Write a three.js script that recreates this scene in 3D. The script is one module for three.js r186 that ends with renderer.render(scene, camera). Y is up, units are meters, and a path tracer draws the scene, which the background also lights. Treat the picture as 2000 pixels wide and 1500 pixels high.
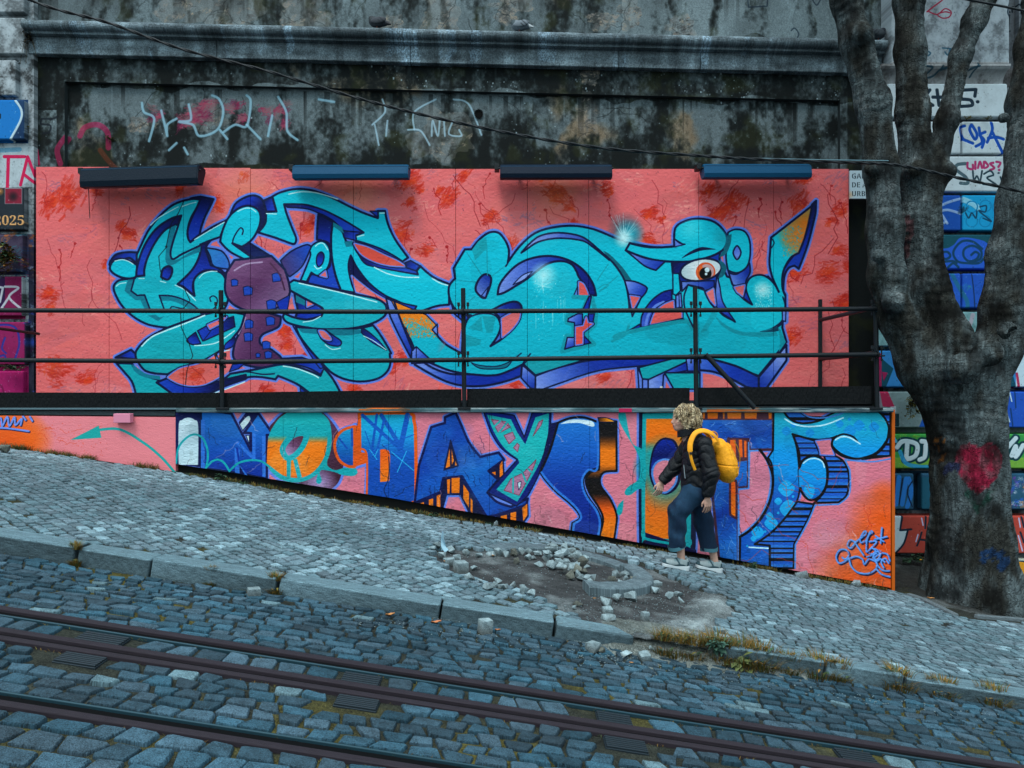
import * as THREE from 'three';
import { ConvexGeometry } from 'three/addons/geometries/ConvexGeometry.js';
import { RoundedBoxGeometry } from 'three/addons/geometries/RoundedBoxGeometry.js';
import { mergeGeometries } from 'three/addons/utils/BufferGeometryUtils.js';

// ---------------------------------------------------------------- camera, sky, sun, exposure
const F = 1450, CAMZ = 7.75, EYE = 1.55;                 // focal length in photo pixels, camera place in metres
const scene = new THREE.Scene();
const camera = new THREE.PerspectiveCamera(2 * Math.atan(750 / F) * 180 / Math.PI, 4 / 3, 0.1, 400);
camera.position.set(0, EYE, CAMZ);
camera.lookAt(0, EYE, 0);
scene.add(camera);
const renderer = new THREE.WebGLRenderer({ antialias: true });
renderer.toneMapping = THREE.LinearToneMapping;
renderer.toneMappingExposure = 1.5;
renderer.shadowMap.enabled = true;
{ // an even blue-grey overcast sky, brighter overhead
  const w = 256, h = 128, d = new Float32Array(w * h * 4);
  for (let j = 0; j < h; j++) for (let i = 0; i < w; i++) {
    const el = ((j + 0.5) / h - 0.5) * Math.PI, s = Math.sin(el), k = (j * w + i) * 4;
    const L = s > 0 ? 0.42 + 1.15 * s : 0.20;
    const soft = 1 + 0.06 * Math.sin(i / w * Math.PI * 2 * 3 + j * 0.2) * (s > 0 ? 1 : 0);
    d[k] = L * 0.77 * soft; d[k + 1] = L * 1.0 * soft; d[k + 2] = L * 1.09 * soft; d[k + 3] = 1;
  }
  const sky = new THREE.DataTexture(d, w, h, THREE.RGBAFormat, THREE.FloatType);
  sky.mapping = THREE.EquirectangularReflectionMapping;
  sky.magFilter = THREE.LinearFilter; sky.wrapS = THREE.RepeatWrapping; sky.needsUpdate = true;
  scene.background = sky; scene.environment = sky;
}
const sun = new THREE.DirectionalLight(new THREE.Color(1, 0.97, 0.93), 1.35);
sun.position.set(-3.5, 15, 7.5);
sun.castShadow = true; sun.shadow.radius = 34; sun.shadow.mapSize.set(2048, 2048);
Object.assign(sun.shadow.camera, { left: -12, right: 12, top: 12, bottom: -12, near: 0.5, far: 50 });
scene.add(sun); scene.add(sun.target);

// ---------------------------------------------------------------- small helpers
function rng(seed) { let s = seed >>> 0; return () => { s = (s + 0x6d2b79f5) | 0; let t = Math.imul(s ^ (s >>> 15), 1 | s); t = (t + Math.imul(t ^ (t >>> 7), 61 | t)) ^ t; return ((t ^ (t >>> 14)) >>> 0) / 4294967296; }; }
const R0 = rng(7);
const rr = (r, a, b) => a + (b - a) * r();
const clamp = (x, a = 0, b = 1) => Math.min(b, Math.max(a, x));
const lerp = (a, b, t) => a + (b - a) * t;
const sstep = (a, b, x) => { const t = clamp((x - a) / (b - a)); return t * t * (3 - 2 * t); };
const V = (x, y, z) => new THREE.Vector3(x, y, z);
function hash3(x, y, z) { let h = Math.imul(x, 374761393) ^ Math.imul(y, 668265263) ^ Math.imul(z, 2147483647 ^ 0x5bd1e995); h = Math.imul(h ^ (h >>> 13), 1274126177); return ((h ^ (h >>> 16)) >>> 0) / 4294967296; }
function vnoise(x, y, z = 0) {
  const i = Math.floor(x), j = Math.floor(y), k = Math.floor(z); let u = x - i, v = y - j, w = z - k;
  u = u * u * (3 - 2 * u); v = v * v * (3 - 2 * v); w = w * w * (3 - 2 * w);
  const a = lerp(lerp(hash3(i, j, k), hash3(i + 1, j, k), u), lerp(hash3(i, j + 1, k), hash3(i + 1, j + 1, k), u), v);
  if (w === 0) return a;
  const b = lerp(lerp(hash3(i, j, k + 1), hash3(i + 1, j, k + 1), u), lerp(hash3(i, j + 1, k + 1), hash3(i + 1, j + 1, k + 1), u), v);
  return lerp(a, b, w);
}
function fbm(x, y, z = 0, o = 4) { let s = 0, a = 0.5, t = 0; for (let i = 0; i < o; i++) { s += a * vnoise(x, y, z); t += a; a *= 0.5; x = x * 2.03 + 17.1; y = y * 2.03 + 9.2; z *= 2.03; } return s / t; }
const sets = new Map();
function numbered(name) { const n = sets.get(name) || 0; sets.set(name, n + 1); return n ? name + '_' + String(n).padStart(3, '0') : name; }
function tag(o, label, category, group) { o.userData.label = label; o.userData.category = category; if (group) o.userData.group = group; return o; }
function shade(o) { o.castShadow = true; o.receiveShadow = true; return o; }
function thing(name, label, category, pos = [0, 0, 0], turn = 0, group) {
  const g = new THREE.Group(); g.name = numbered(name); g.position.set(...pos); g.rotation.y = turn; scene.add(g);
  return tag(g, label, category, group);
}
function part(name, geo, mat, parent, label) {
  const m = shade(new THREE.Mesh(Array.isArray(geo) ? merge(geo) : geo, mat)); m.name = name; parent.add(m);
  if (label) m.userData.label = label;
  return m;
}
function struct(name, geo, mat, parent = scene) { const m = part(name, geo, mat, parent); if (parent === scene) { m.name = numbered(name); m.userData.kind = 'structure'; } return m; }
function merge(list) {
  const gs = list.map((g) => { const c = g.index ? g.toNonIndexed() : g.clone(); for (const k of Object.keys(c.attributes)) if (!['position', 'normal', 'uv'].includes(k)) c.deleteAttribute(k); if (!c.attributes.uv) c.setAttribute('uv', new THREE.BufferAttribute(new Float32Array(c.attributes.position.count * 2), 2)); if (!c.attributes.normal) c.computeVertexNormals(); return c; });
  return mergeGeometries(gs);
}
// a point on the line of sight through photo pixel (px, py) at depth Z in front of the lens: used once, to survey the place
const at = (px, py, Z) => V((px - 1000) * Z / F, EYE - (py - 750) * Z / F, CAMZ - Z);
const mx = (px, Z) => (px - 1000) * Z / F, my = (py, Z) => EYE - (py - 750) * Z / F;
const SLOPE = 0.156;
function G(x, z) {                                            // height of the sloping street
  const base = -SLOPE * x;
  if (z > 3.08) return base + (0.008 * Math.sin(x * 1.7 + z) + 0.006 * Math.sin(z * 3.1 - x * 0.6)) * (1 - sstep(3.4, 3.85, z));
  const offW = lerp(0.085, 0.03, clamp((x + 3.5) / 7.5)), t = clamp((3.08 - z) / 3.08);
  let o = lerp(0.090, offW, t) + 0.010 * Math.sin(x * 1.3 + 0.8 * z) * t;
  if (z < 0) o += -z * 0.12 * sstep(3.9, 4.4, x);
  return base + o;
}
function ground(px, py) {                                     // where the line of sight through a pixel meets the street
  let a = 1.5, b = 12;
  for (let i = 0; i < 40; i++) { const m = (a + b) / 2, p = at(px, py, m); if (p.y > G(p.x, p.z)) a = m; else b = m; }
  const p = at(px, py, a); p.y = G(p.x, p.z); p.Z = a; return p;
}
// ---------------------------------------------------------------- textures and materials
const sRGB = (c) => new THREE.Color(c);
function canvasTex(c, color = true) { const t = new THREE.CanvasTexture(c); if (color) t.colorSpace = THREE.SRGBColorSpace; t.anisotropy = 8; return t; }
function mkCanvas(w, h) { const c = document.createElement('canvas'); c.width = w; c.height = h; return c; }
function pixels(w, h, f) { const c = mkCanvas(w, h), x = c.getContext('2d'), im = x.createImageData(w, h), o = [0, 0, 0]; for (let j = 0; j < h; j++) for (let i = 0; i < w; i++) { f(i, j, o); const k = (j * w + i) * 4; im.data[k] = o[0]; im.data[k + 1] = o[1]; im.data[k + 2] = o[2]; im.data[k + 3] = 255; } x.putImageData(im, 0, 0); return c; }
function tnoise(u, v, n, oct, seed) { // periodic value noise on the unit square
  let s = 0, a = 0.5, t = 0;
  for (let o = 0; o < oct; o++) {
    const x = u * n, y = v * n, i = Math.floor(x), j = Math.floor(y); let p = x - i, q = y - j; p = p * p * (3 - 2 * p); q = q * q * (3 - 2 * q);
    const H = (a, b) => hash3(((a % n) + n) % n, ((b % n) + n) % n, seed + o);
    s += a * lerp(lerp(H(i, j), H(i + 1, j), p), lerp(H(i, j + 1), H(i + 1, j + 1), p), q); t += a; a *= 0.55; n *= 2;
  }
  return s / t;
}
function repeatTex(c, color) { const t = canvasTex(c, color); t.wrapS = t.wrapT = THREE.RepeatWrapping; return t; }
function rep(t, x, y = x) { const c = t.clone(); c.repeat.set(x, y); c.needsUpdate = true; return c; }
const grainC = pixels(512, 512, (i, j, o) => { const u = i / 512, v = j / 512; const n = 0.55 * tnoise(u, v, 16, 4, 3) + 0.45 * tnoise(u, v, 96, 2, 9); o[0] = o[1] = o[2] = 255 * clamp((n - 0.25) * 1.9); });
const plasterC = pixels(512, 512, (i, j, o) => { const u = i / 512, v = j / 512; const n = 0.5 * tnoise(u, v, 8, 5, 31) + 0.5 * tnoise(u, v, 64, 3, 41); o[0] = o[1] = o[2] = 255 * clamp((n - 0.2) * 1.7); });
// speckled stone colour (multiplied with the vertex colour of each stone)
const speckC = pixels(512, 512, (i, j, o) => { const u = i / 512, v = j / 512; const n = tnoise(u, v, 10, 4, 5), s = tnoise(u, v, 128, 2, 15); const k = 0.62 + 0.42 * n + (s > 0.68 ? 0.2 : s < 0.33 ? -0.2 : 0); o[0] = 255 * clamp(k * 0.98); o[1] = 255 * clamp(k); o[2] = 255 * clamp(k); });
// bark: fine grain, upright cracks, sideways wrinkles and pale lichen
const barkC = pixels(1024, 1024, (i, j, o) => { const u = i / 1024, v = j / 1024, w = u + 0.03 * tnoise(u, v, 6, 3, 71); const g = tnoise(u, v, 90, 3, 61), cr = Math.abs(tnoise(w, v * 0.5, 26, 4, 63) - 0.5) * 2, wr = Math.abs(tnoise(u * 0.5, v + 0.02 * tnoise(u, v, 9, 2, 5), 44, 3, 65) - 0.5) * 2, m = tnoise(u, v, 5, 5, 67), sp = tnoise(u, v, 60, 2, 69); const st = tnoise(u + 0.02 * tnoise(u, v, 7, 2, 3), v * 0.25, 36, 3, 81); let k = 0.34 + 0.16 * g + 0.42 * st; k *= 0.86 + 0.14 * sstep(0.02, 0.16, cr); k *= 0.70 + 0.30 * sstep(0.015, 0.12, wr); k *= lerp(0.62, 1.18, sstep(0.30, 0.58, m)); if (sp > 0.74) k += 0.18 * sstep(0.74, 0.84, sp); k = clamp(k); o[0] = 255 * clamp(k * 0.99 + 0.01); o[1] = 255 * k; o[2] = 255 * k * 0.985; });
const grainT = repeatTex(grainC, false), plasterT = repeatTex(plasterC, false), speckT = repeatTex(speckC, true), barkT = repeatTex(barkC, true);
const std = (o) => new THREE.MeshPhysicalMaterial({ specularIntensity: 0.45, ...o });
const M = {
  stone: std({ vertexColors: true, map: rep(speckT, 2.2), bumpMap: rep(grainT, 3), bumpScale: 0.006, roughness: 0.86 }),
  pave: std({ vertexColors: true, map: rep(speckT, 2.8), bumpMap: rep(grainT, 4), bumpScale: 0.004, roughness: 0.8 }),
  kerb: std({ vertexColors: true, map: rep(speckT, 1.6), bumpMap: rep(grainT, 2), bumpScale: 0.006, roughness: 0.9 }),
  rubble: std({ vertexColors: true, map: rep(speckT, 3), bumpMap: rep(grainT, 4), bumpScale: 0.005, roughness: 0.9 }),
  steel: std({ color: new THREE.Color(0.006, 0.009, 0.012), roughness: 0.45, metalness: 0.0, specularIntensity: 0.5, bumpMap: rep(grainT, 2), bumpScale: 0.001 }),
  rail: std({ color: new THREE.Color(0.026, 0.020, 0.026), roughness: 0.7, metalness: 0.0, specularIntensity: 0.25, bumpMap: rep(grainT, 2), bumpScale: 0.001 }),
  railShade: std({ color: new THREE.Color(0.0035, 0.0035, 0.004), roughness: 0.9, specularIntensity: 0.1 }),  // near black, paints in the shade inside the grooves and the slot
  railLip: std({ color: new THREE.Color(0.016, 0.046, 0.062), roughness: 0.5, metalness: 0.3 }),
  plate: std({ color: new THREE.Color(0.022, 0.032, 0.040), roughness: 0.5, metalness: 0.5 }),
  white: std({ color: new THREE.Color(0.62, 0.66, 0.68), roughness: 0.6 }),
};
// ---------------------------------------------------------------- flat paint: a small drawing kit for the two painted walls
function trace(ctx, str, open) {                              // "x,y" smooth point, "x,y!" corner
  const p = str.trim().split(/\s+/).map((t) => { const c = t.endsWith('!'), [x, y] = t.replace('!', '').split(',').map(Number); return { x, y, c }; }), n = p.length;
  ctx.beginPath(); ctx.moveTo(p[0].x, p[0].y);
  for (let i = 0; i < (open ? n - 1 : n); i++) {
    const a = p[i], b = p[(i + 1) % n], o = open && i === 0 ? a : p[(i + n - 1) % n], q = open && i === n - 2 ? b : p[(i + 2) % n];
    const c1 = a.c ? a : { x: a.x + (b.x - o.x) / 6, y: a.y + (b.y - o.y) / 6 }, c2 = b.c ? b : { x: b.x - (q.x - a.x) / 6, y: b.y - (q.y - a.y) / 6 };
    ctx.bezierCurveTo(c1.x, c1.y, c2.x, c2.y, b.x, b.y);
  }
  if (!open) ctx.closePath();
}
const INK = '#04113a', PERI = '#5f7edc', CYAN = '#02bdd2', TEALD = '#07778c', TEAL2 = '#0aa3ad', BLU = '#0b2fa6', BLULT = '#5f82dc';
function painter(ctx) {
  const P = { list: [], ox: 0, oy: 0, ctx };
  P.origin = (x, y) => { P.ox = x; P.oy = y; };
  P.shape = (s, fill, o = {}) => P.list.push({ s, fill, ox: P.ox, oy: P.oy, ...o });
  P.line = (s, color, w) => P.list.push({ s, open: true, stroke: color, lw: w, ox: P.ox, oy: P.oy, noglow: true });
  P.run = (bg, glow = 58) => {
    const into = (it) => { ctx.save(); ctx.translate(it.ox, it.oy); ctx.scale(0.2, 0.2); };
    ctx.lineJoin = 'round'; ctx.lineCap = 'round';
    if (glow) for (const it of P.list) if (!it.open && !it.noglow && !it.hole && !it.fn) { into(it); trace(ctx, it.s); ctx.strokeStyle = PERI; ctx.lineWidth = glow; ctx.stroke(); ctx.restore(); }
    for (const it of P.list) {
      into(it);
      if (it.fn) { it.fn(ctx); ctx.restore(); continue; }
      trace(ctx, it.s, it.open);
      if (it.open) { ctx.strokeStyle = it.stroke; ctx.lineWidth = it.lw; ctx.stroke(); }
      else if (it.hole) {                                       // the ground colour shows through
        ctx.strokeStyle = INK; ctx.lineWidth = 44; ctx.stroke(); ctx.strokeStyle = PERI; ctx.lineWidth = 24; ctx.stroke(); ctx.clip();
        ctx.setTransform(bg.k, 0, 0, bg.k, 0, 0); ctx.drawImage(bg.c, 0, 0, bg.c.width / bg.k, bg.c.height / bg.k);
        if (it.tint) { ctx.fillStyle = it.tint; ctx.fillRect(0, 0, 4000, 4000); }
      } else {
        let f = it.fill;
        if (Array.isArray(f)) { const [x0, y0, x1, y1, ...st] = f, g = ctx.createLinearGradient(x0, y0, x1, y1); st.forEach((c, i) => g.addColorStop(i / (st.length - 1), c)); f = g; }
        ctx.fillStyle = f; ctx.fill();
        const lw = it.lw === undefined ? 22 : it.lw;
        if (lw) { ctx.strokeStyle = it.ink || INK; ctx.lineWidth = lw; ctx.stroke(); }
      }
      ctx.restore();
    }
  };
  P.fn = (fn) => P.list.push({ fn, ox: P.ox, oy: P.oy });
  return P;
}
function blot(ctx, r, x, y, rad, col, n = 26) {                // dabbed brush patch with a ragged rim
  ctx.save(); ctx.translate(x, y); ctx.rotate(rr(r, -1.2, 0.5)); ctx.strokeStyle = col; ctx.fillStyle = col; ctx.lineCap = 'round'; const ox = rr(r, -9, 9), sq = rr(r, 0.5, 0.9);
  for (let i = 0; i < n * 5; i++) { const a = r() * 6.283, q = Math.pow(r(), 0.6) * rad * (0.35 + 0.95 * vnoise(ox + 1.6 * Math.cos(a), 1.6 * Math.sin(a))), X = q * Math.cos(a), Y = q * Math.sin(a) * sq, l = rad * rr(r, 0.04, 0.28), b = rr(r, -0.5, 0.5); ctx.globalAlpha = rr(r, 0.14, 0.62); ctx.lineWidth = rr(r, 0.8, Math.max(1.2, rad * 0.13)); ctx.beginPath(); ctx.moveTo(X - l * Math.cos(b), Y - l * Math.sin(b)); ctx.quadraticCurveTo(X, Y + rr(r, -2, 2), X + l * Math.cos(b), Y + l * Math.sin(b)); ctx.stroke(); }
  ctx.restore();
}
function crack(ctx, r, x, y, len, dir, col, w) {               // thin flung-paint line that wanders
  ctx.strokeStyle = col; ctx.lineCap = 'round'; let a = dir; ctx.beginPath(); ctx.moveTo(x, y); const n = 7;
  for (let i = 0; i < n; i++) { a = dir + rr(r, -0.7, 0.7); x += Math.cos(a) * len / n; y += Math.sin(a) * len / n; ctx.lineTo(x, y); if (i === 3 && r() < 0.4) ctx.arc(x, y, w * 0.9, 0, 6.3); }
  ctx.lineWidth = w; ctx.stroke();
}
function speckle(ctx, r, x, y, w, h, n, cols, s0, s1, al) { for (let i = 0; i < n; i++) { ctx.globalAlpha = rr(r, al * 0.3, al); ctx.fillStyle = cols[Math.floor(r() * cols.length)]; const s = rr(r, s0, s1); ctx.fillRect(x + r() * w, y + r() * h, s, s * rr(r, 0.5, 1.6)); } ctx.globalAlpha = 1; }
function radial(ctx, x, y, rad, col, a = 1) { const g = ctx.createRadialGradient(x, y, 0, x, y, rad); g.addColorStop(0, col); g.addColorStop(0.5, col + '99'); g.addColorStop(1, col + '00'); ctx.globalAlpha = a; ctx.fillStyle = g; ctx.fillRect(x - rad, y - rad, 2 * rad, 2 * rad); ctx.globalAlpha = 1; }

// ---- upper painted board: photo rectangle 70..1658 x 328..808
const MB = { x0: 70, y0: 328, x1: 1658, y1: 808 };
function paintBoard() {
  const W = 2048, k = W / (MB.x1 - MB.x0), H = Math.round((MB.y1 - MB.y0) * k), c = mkCanvas(W, H), ctx = c.getContext('2d'), r = rng(91);
  const bgc = mkCanvas(W, H), b = bgc.getContext('2d');
  b.setTransform(k, 0, 0, k, -MB.x0 * k, -MB.y0 * k);
  b.fillStyle = '#e5696a'; b.fillRect(MB.x0, MB.y0, 1700, 500);
  for (let i = 0; i < 520; i++) { b.globalAlpha = rr(r, 0.04, 0.16); b.fillStyle = ['#f58d86', '#d9606c', '#f0807a', '#b9697e', '#ee6a62', '#c8707c'][i % 6]; b.save(); b.translate(rr(r, 70, 1660), rr(r, 328, 800)); b.rotate(rr(r, -0.5, 0.5)); b.beginPath(); b.ellipse(0, 0, rr(r, 14, 80), rr(r, 5, 26), 0, 0, 6.3); b.fill(); b.restore(); }
  b.globalAlpha = 1;
  for (let i = 0; i < 190; i++) blot(b, r, rr(r, 70, 1660), rr(r, 335, 780), rr(r, 8, 34), ['#8d6480', '#a86478', '#f79a90', '#b85a70', '#f0625a'][i % 5], 4);
  const spots = [[130, 385, 34], [95, 400, 24], [190, 375, 20], [250, 455, 34], [235, 440, 22], [420, 395, 26], [480, 345, 18], [350, 370, 14], [800, 352, 26], [860, 372, 16], [905, 345, 24], [880, 385, 24], [1085, 380, 34], [1110, 405, 22], [960, 425, 24], [990, 480, 26], [800, 395, 14], [1120, 435, 18], [1185, 370, 18], [1270, 415, 26], [1290, 430, 14], [1270, 472, 24], [1385, 375, 20], [1430, 400, 30], [1400, 420, 24], [1560, 400, 28], [1640, 410, 24], [1625, 430, 20], [1545, 530, 30], [1620, 535, 28], [1650, 590, 26], [1545, 660, 30], [1640, 490, 18], [95, 575, 30], [110, 720, 32], [170, 740, 34], [95, 600, 20], [570, 460, 24], [600, 440, 26], [780, 460, 30], [830, 490, 26], [700, 440, 12], [560, 670, 26], [600, 700, 20], [520, 765, 30], [380, 730, 30], [560, 640, 22], [790, 700, 26], [760, 720, 24], [1180, 735, 34], [1010, 745, 24], [690, 760, 20], [1440, 740, 12], [1660, 520, 30], [820, 370, 8], [1055, 345, 18], [1570, 345, 18], [205, 515, 14]];
  for (let [x, y, s] of spots) { const s0 = s; s = s0 * rr(r, 0.6, 1.25); blot(b, r, x, y, s, '#cc2a1a', 24); blot(b, r, x + rr(r, -9, 9), y + rr(r, -9, 9), s * 0.6, '#e0401c', 14); blot(b, r, x + rr(r, -14, 14), y + rr(r, -14, 14), s * 0.5, '#b8221c', 8); }
  for (let i = 0; i < 120; i++) { const x = rr(r, 75, 1655), y = rr(r, 335, 780); b.globalAlpha = rr(r, 0.45, 0.9); crack(b, r, x, y, rr(r, 30, 130), rr(r, 0.9, 2.3), '#8e1220', rr(r, 0.7, 1.6)); }
  for (let i = 0; i < 26; i++) { b.globalAlpha = 0.85; const x = rr(r, 75, 1655), y = rr(r, 335, 500), d = rr(r, 1.0, 2.1), l = rr(r, 24, 70); crack(b, r, x, y, l, d, '#a5161d', rr(r, 1.1, 1.9)); b.fillStyle = '#a5161d'; b.beginPath(); b.ellipse(x, y, rr(r, 1.5, 3.2), rr(r, 1.5, 4), d, 0, 6.3); b.fill(); for (let j = 0; j < 5; j++) b.fillRect(x + rr(r, -12, 12), y + rr(r, -10, 14), rr(r, 0.6, 1.8), rr(r, 0.6, 1.8)); }
  speckle(b, r, 70, 328, 1590, 480, 2600, ['#5a2a40', '#8e1f28', '#f5a09a', '#6b4a66'], 0.7, 2.2, 0.6);
  // dust dulled strip under each lamp is left to the light; only a little warm overspray stays
  for (const x of [690, 1085, 480]) radial(b, x, 375, 70, '#e08a50', 0.35);
  ctx.drawImage(bgc, 0, 0);
  ctx.setTransform(k, 0, 0, k, -MB.x0 * k, -MB.y0 * k);
  const P = painter(ctx), bl = (x0, y0, x1, y1) => [x0, y0, x1, y1, '#050f45', '#0a2ba0', '#1240b4'], lt = (x0, y0, x1, y1) => [x0, y0, x1, y1, '#7c97e4', '#3c5fc8', '#0b2c9c'];
  // origin helper: everything is measured on enlarged tiles (5 units = 1 photo pixel)
  P.origin(200, 360);
  P.shape('860,140 960,120! 1085,145! 1050,220 1000,320 965,420 950,490! 900,530 860,560 830,540 835,430 880,310 940,170', bl(1000, 140, 880, 560));
  P.shape('75,790 120,695 220,665 345,665! 330,760 250,720', bl(100, 660, 300, 760));
  P.shape('1060,545! 955,595! 950,690 880,830 735,975! 790,1000! 900,1090! 885,980 950,870 1050,840 1220,900! 1150,830 1060,790! 1030,700 1010,620', bl(1000, 560, 850, 1000));
  P.shape('75,830 105,750 190,725 290,760 350,800! 345,900! 260,920 150,895', CYAN);
  P.shape('335,690! 380,590 450,450 560,310 700,195 860,145 955,150! 920,230 865,330 835,430 835,520 860,565! 960,490 1090,410 1215,350! 1150,515! 1060,545 955,590! 950,690 880,830 735,975! 900,1090! 890,950 950,870 1050,840 1150,860 1200,920 1240,1050! 1200,1200 1080,1290 880,1370 640,1400! 450,1370 300,1290 180,1170 110,1020 150,945 240,925! 320,915! 340,860 335,760', [0, 150, 0, 1400, '#0abccf', '#09aebb']);
  P.shape('330,900! 345,780 410,600 520,440 660,340 770,305! 740,390! 620,440 520,560 440,720 410,830 410,890!', bl(700, 310, 380, 900));
  P.shape('670,420! 720,395! 690,560 670,680 690,725 740,730 960,600! 955,660! 800,720 680,790 620,760 620,640 640,520', TEALD, { lw: 0, noglow: true });
  P.line('770,310 735,420 690,560 665,670 690,730 780,680 960,595', INK, 20);
  P.shape('575,890 590,830 640,800 680,820 675,880 640,930 580,910', bl(680, 800, 580, 930), { noglow: true });
  P.shape('250,930! 310,930! 280,1040! 340,1085! 410,1080! 470,1230! 420,1230! 370,1130! 320,1130! 215,1040!', TEALD, { lw: 0, noglow: true });
  P.line('310,930! 280,1040! 340,1085! 412,1080! 470,1235!', INK, 16);
  P.shape('555,1085! 700,1100 850,1160 960,1240! 900,1245! 780,1180 680,1140 570,1140!', TEALD, { lw: 0, noglow: true });
  P.line('610,1240! 555,1085! 700,1095 860,1160 960,1245', INK, 15); P.line('880,1230 760,1210 680,1195 665,1230 720,1242', INK, 11); P.line('1060,1145 1050,1110 1080,1090 1115,1110 1120,1160 1080,1220 960,1265', INK, 12);
  P.shape('440,1280! 520,1275! 560,1300! 610,1285! 545,1335!', TEALD, { lw: 0, noglow: true });
  P.shape('1250,300! 1300,190 1400,125 1490,110 1560,150 1595,240 1590,340 1540,470! 1500,400 1400,250', bl(1500, 300, 1300, 150));
  P.shape('1350,620! 1430,570! 1640,700! 1560,745! 1500,740!', '#07164f');
  P.shape('1215,350! 1270,280 1350,225 1440,210 1520,250 1545,330 1520,440 1450,550 1360,610! 1270,575! 1300,600 1500,740! 1420,745! 1250,660 1150,560! 1165,480 1185,420', CYAN);
  P.line('1365,490 1375,450 1350,425 1310,470 1280,530 1270,580! 1360,612!', INK, 14);
  P.shape('1570,160! 1665,120! 1700,270! 1600,265!', bl(1570, 160, 1700, 260));
  // tall arch and fang
  P.origin(540, 360);
  P.shape('410,285! 555,370! 535,500 540,700 575,880 630,1035! 300,965! 340,880 420,900! 520,800! 530,650 500,570 395,540! 400,400', bl(450, 300, 480, 800));
  P.shape('-105,270! 0,265! -40,120! 50,75 200,45 350,60 520,120 700,210 850,280 990,330! 990,260! 1060,260! 1090,390 1160,540 1285,715! 1230,755! 1130,690 990,620 860,575 775,550! 770,500! 850,470! 740,400 600,320 450,250 280,200 75,195! 100,290 150,420 190,520 185,570 150,580 0,525 -180,470! -110,380', CYAN);
  P.shape('915,262! 990,262! 990,325!', BLU, { noglow: true, lw: 14 });
  P.shape('75,200! 280,200 450,250 600,320 740,400 850,470! 780,490! 650,450! 560,360 480,310 410,280 300,240 110,225!', bl(80, 200, 700, 420), { lw: 14 });
  P.shape('555,370! 650,470! 680,560! 745,570! 800,680 900,760 1050,815 1380,880! 1370,845! 1405,800! 1530,905 1690,975! 1685,1175! 1560,1190 1400,1245! 1340,1220! 1200,1150 1050,1080 900,960 790,820 725,695! 705,780 710,860 740,980 775,1060! 630,1035! 575,880 540,700 535,500', CYAN);
  P.shape('640,450! 720,460! 850,470! 775,495! 780,550! 700,530! 660,520!', bl(640, 450, 780, 560), { lw: 14 });
  P.shape('555,370! 640,420! 660,480! 550,410!', TEALD, { lw: 0, noglow: true }); P.shape('660,560! 740,550! 765,605! 680,612!', TEALD, { lw: 0, noglow: true });
  P.shape('725,700! 790,830 900,960 1050,1080 1200,1150 1370,1190! 1340,1235! 1260,1225! 1100,1140 930,1030 800,930 720,870! 705,800', bl(900, 900, 1200, 1200), { lw: 16 });
  P.shape('775,555! 860,575 990,620 1130,690 1230,755! 1100,720 950,640', bl(800, 560, 1200, 740), { lw: 14 });
  P.shape('1255,805! 1100,800 950,760 830,690 755,590! 850,760 980,810 1380,878! 1365,845!', bl(800, 700, 1300, 850), { lw: 14 });
  P.shape('760,580! 900,620 1050,690 1180,750 1255,800! 1100,790 950,750 830,680', '', { hole: true, tint: 'rgba(214,52,26,.55)' });
  P.shape('1255,765! 1310,745! 1400,795! 1365,845! 1270,815!', bl(1260, 750, 1390, 840), { lw: 16 });
  P.shape('735,895! 800,950 930,1050 1085,1140! 1080,1160! 950,1100 780,1050!', '', { hole: true });
  P.shape('235,940! 330,700 320,640 370,580 450,555 510,610 525,720 490,830 410,890 340,860! 295,950!', CYAN, { lw: 18 });
  P.shape('390,760 400,690 440,660 465,700 450,770 410,805', bl(440, 660, 400, 800), { noglow: true, lw: 14 });
  P.shape('430,890! 478,850! 490,905!', '', { hole: true });
  P.shape('175,1060! 400,1175! 460,1230 430,1290 300,1320 180,1310! 210,1230! 190,1150!', bl(180, 1100, 420, 1300));
  P.shape('190,1080! 290,1140! 290,1190! 190,1150!', TEALD, { lw: 0, noglow: true }); P.shape('300,1140! 370,1165! 300,1195!', '', { hole: true });
  P.shape('95,990 170,935! 400,990 700,1060 950,1110 1050,1160 1075,1230 1040,1300 900,1370 700,1410 450,1415 250,1390 110,1350 65,1300 80,1260! 170,1300 300,1320 440,1285! 455,1220 400,1180! 250,1100 110,1020', [0, 950, 0, 1400, '#09b0c4', '#0aa5b2']);
  P.line('220,965 600,1050 980,1150', '#c8f4f6', 11); P.line('260,1345 350,1330 430,1290', '#c8f4f6', 9);
  P.line('380,605 420,575 460,580 500,640', '#c8f4f6', 9); P.line('370,795 400,825 440,810', '#c8f4f6', 9);
  P.line('120,95 250,72 400,85 600,145', '#c8f4f6', 11); P.line('1010,282 1055,280', '#c8f4f6', 9); P.line('790,512 855,495', '#c8f4f6', 9);
  P.line('955,810 1080,870 1240,905 1390,908', '#c8f4f6', 11); P.line('1520,918 1600,965 1690,990', '#c8f4f6', 11);
  P.origin(200, 360);
  for (const s of ['770,220 850,190 915,175', '945,915 990,870 1060,850 1120,850', '120,750 190,735 250,750 300,780', '355,920 410,920', '135,995 170,970 230,960', '565,945 620,960', '710,985 800,1030 910,1135', '900,540 1050,450 1190,370', '1320,265 1390,235 1450,235 1500,270', '1600,285 1700,290', '470,400 560,320 740,220']) P.line(s, '#c8f4f6', 9);
  // plain purple bubble form with blue patches that fills the middle of the piece
  P.shape('1010,620! 1160,650 1230,740 1240,830! 1090,800 1050,700', [1010, 620, 1240, 800, '#2b86c8', '#2a62bc'], { lw: 16 });
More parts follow.
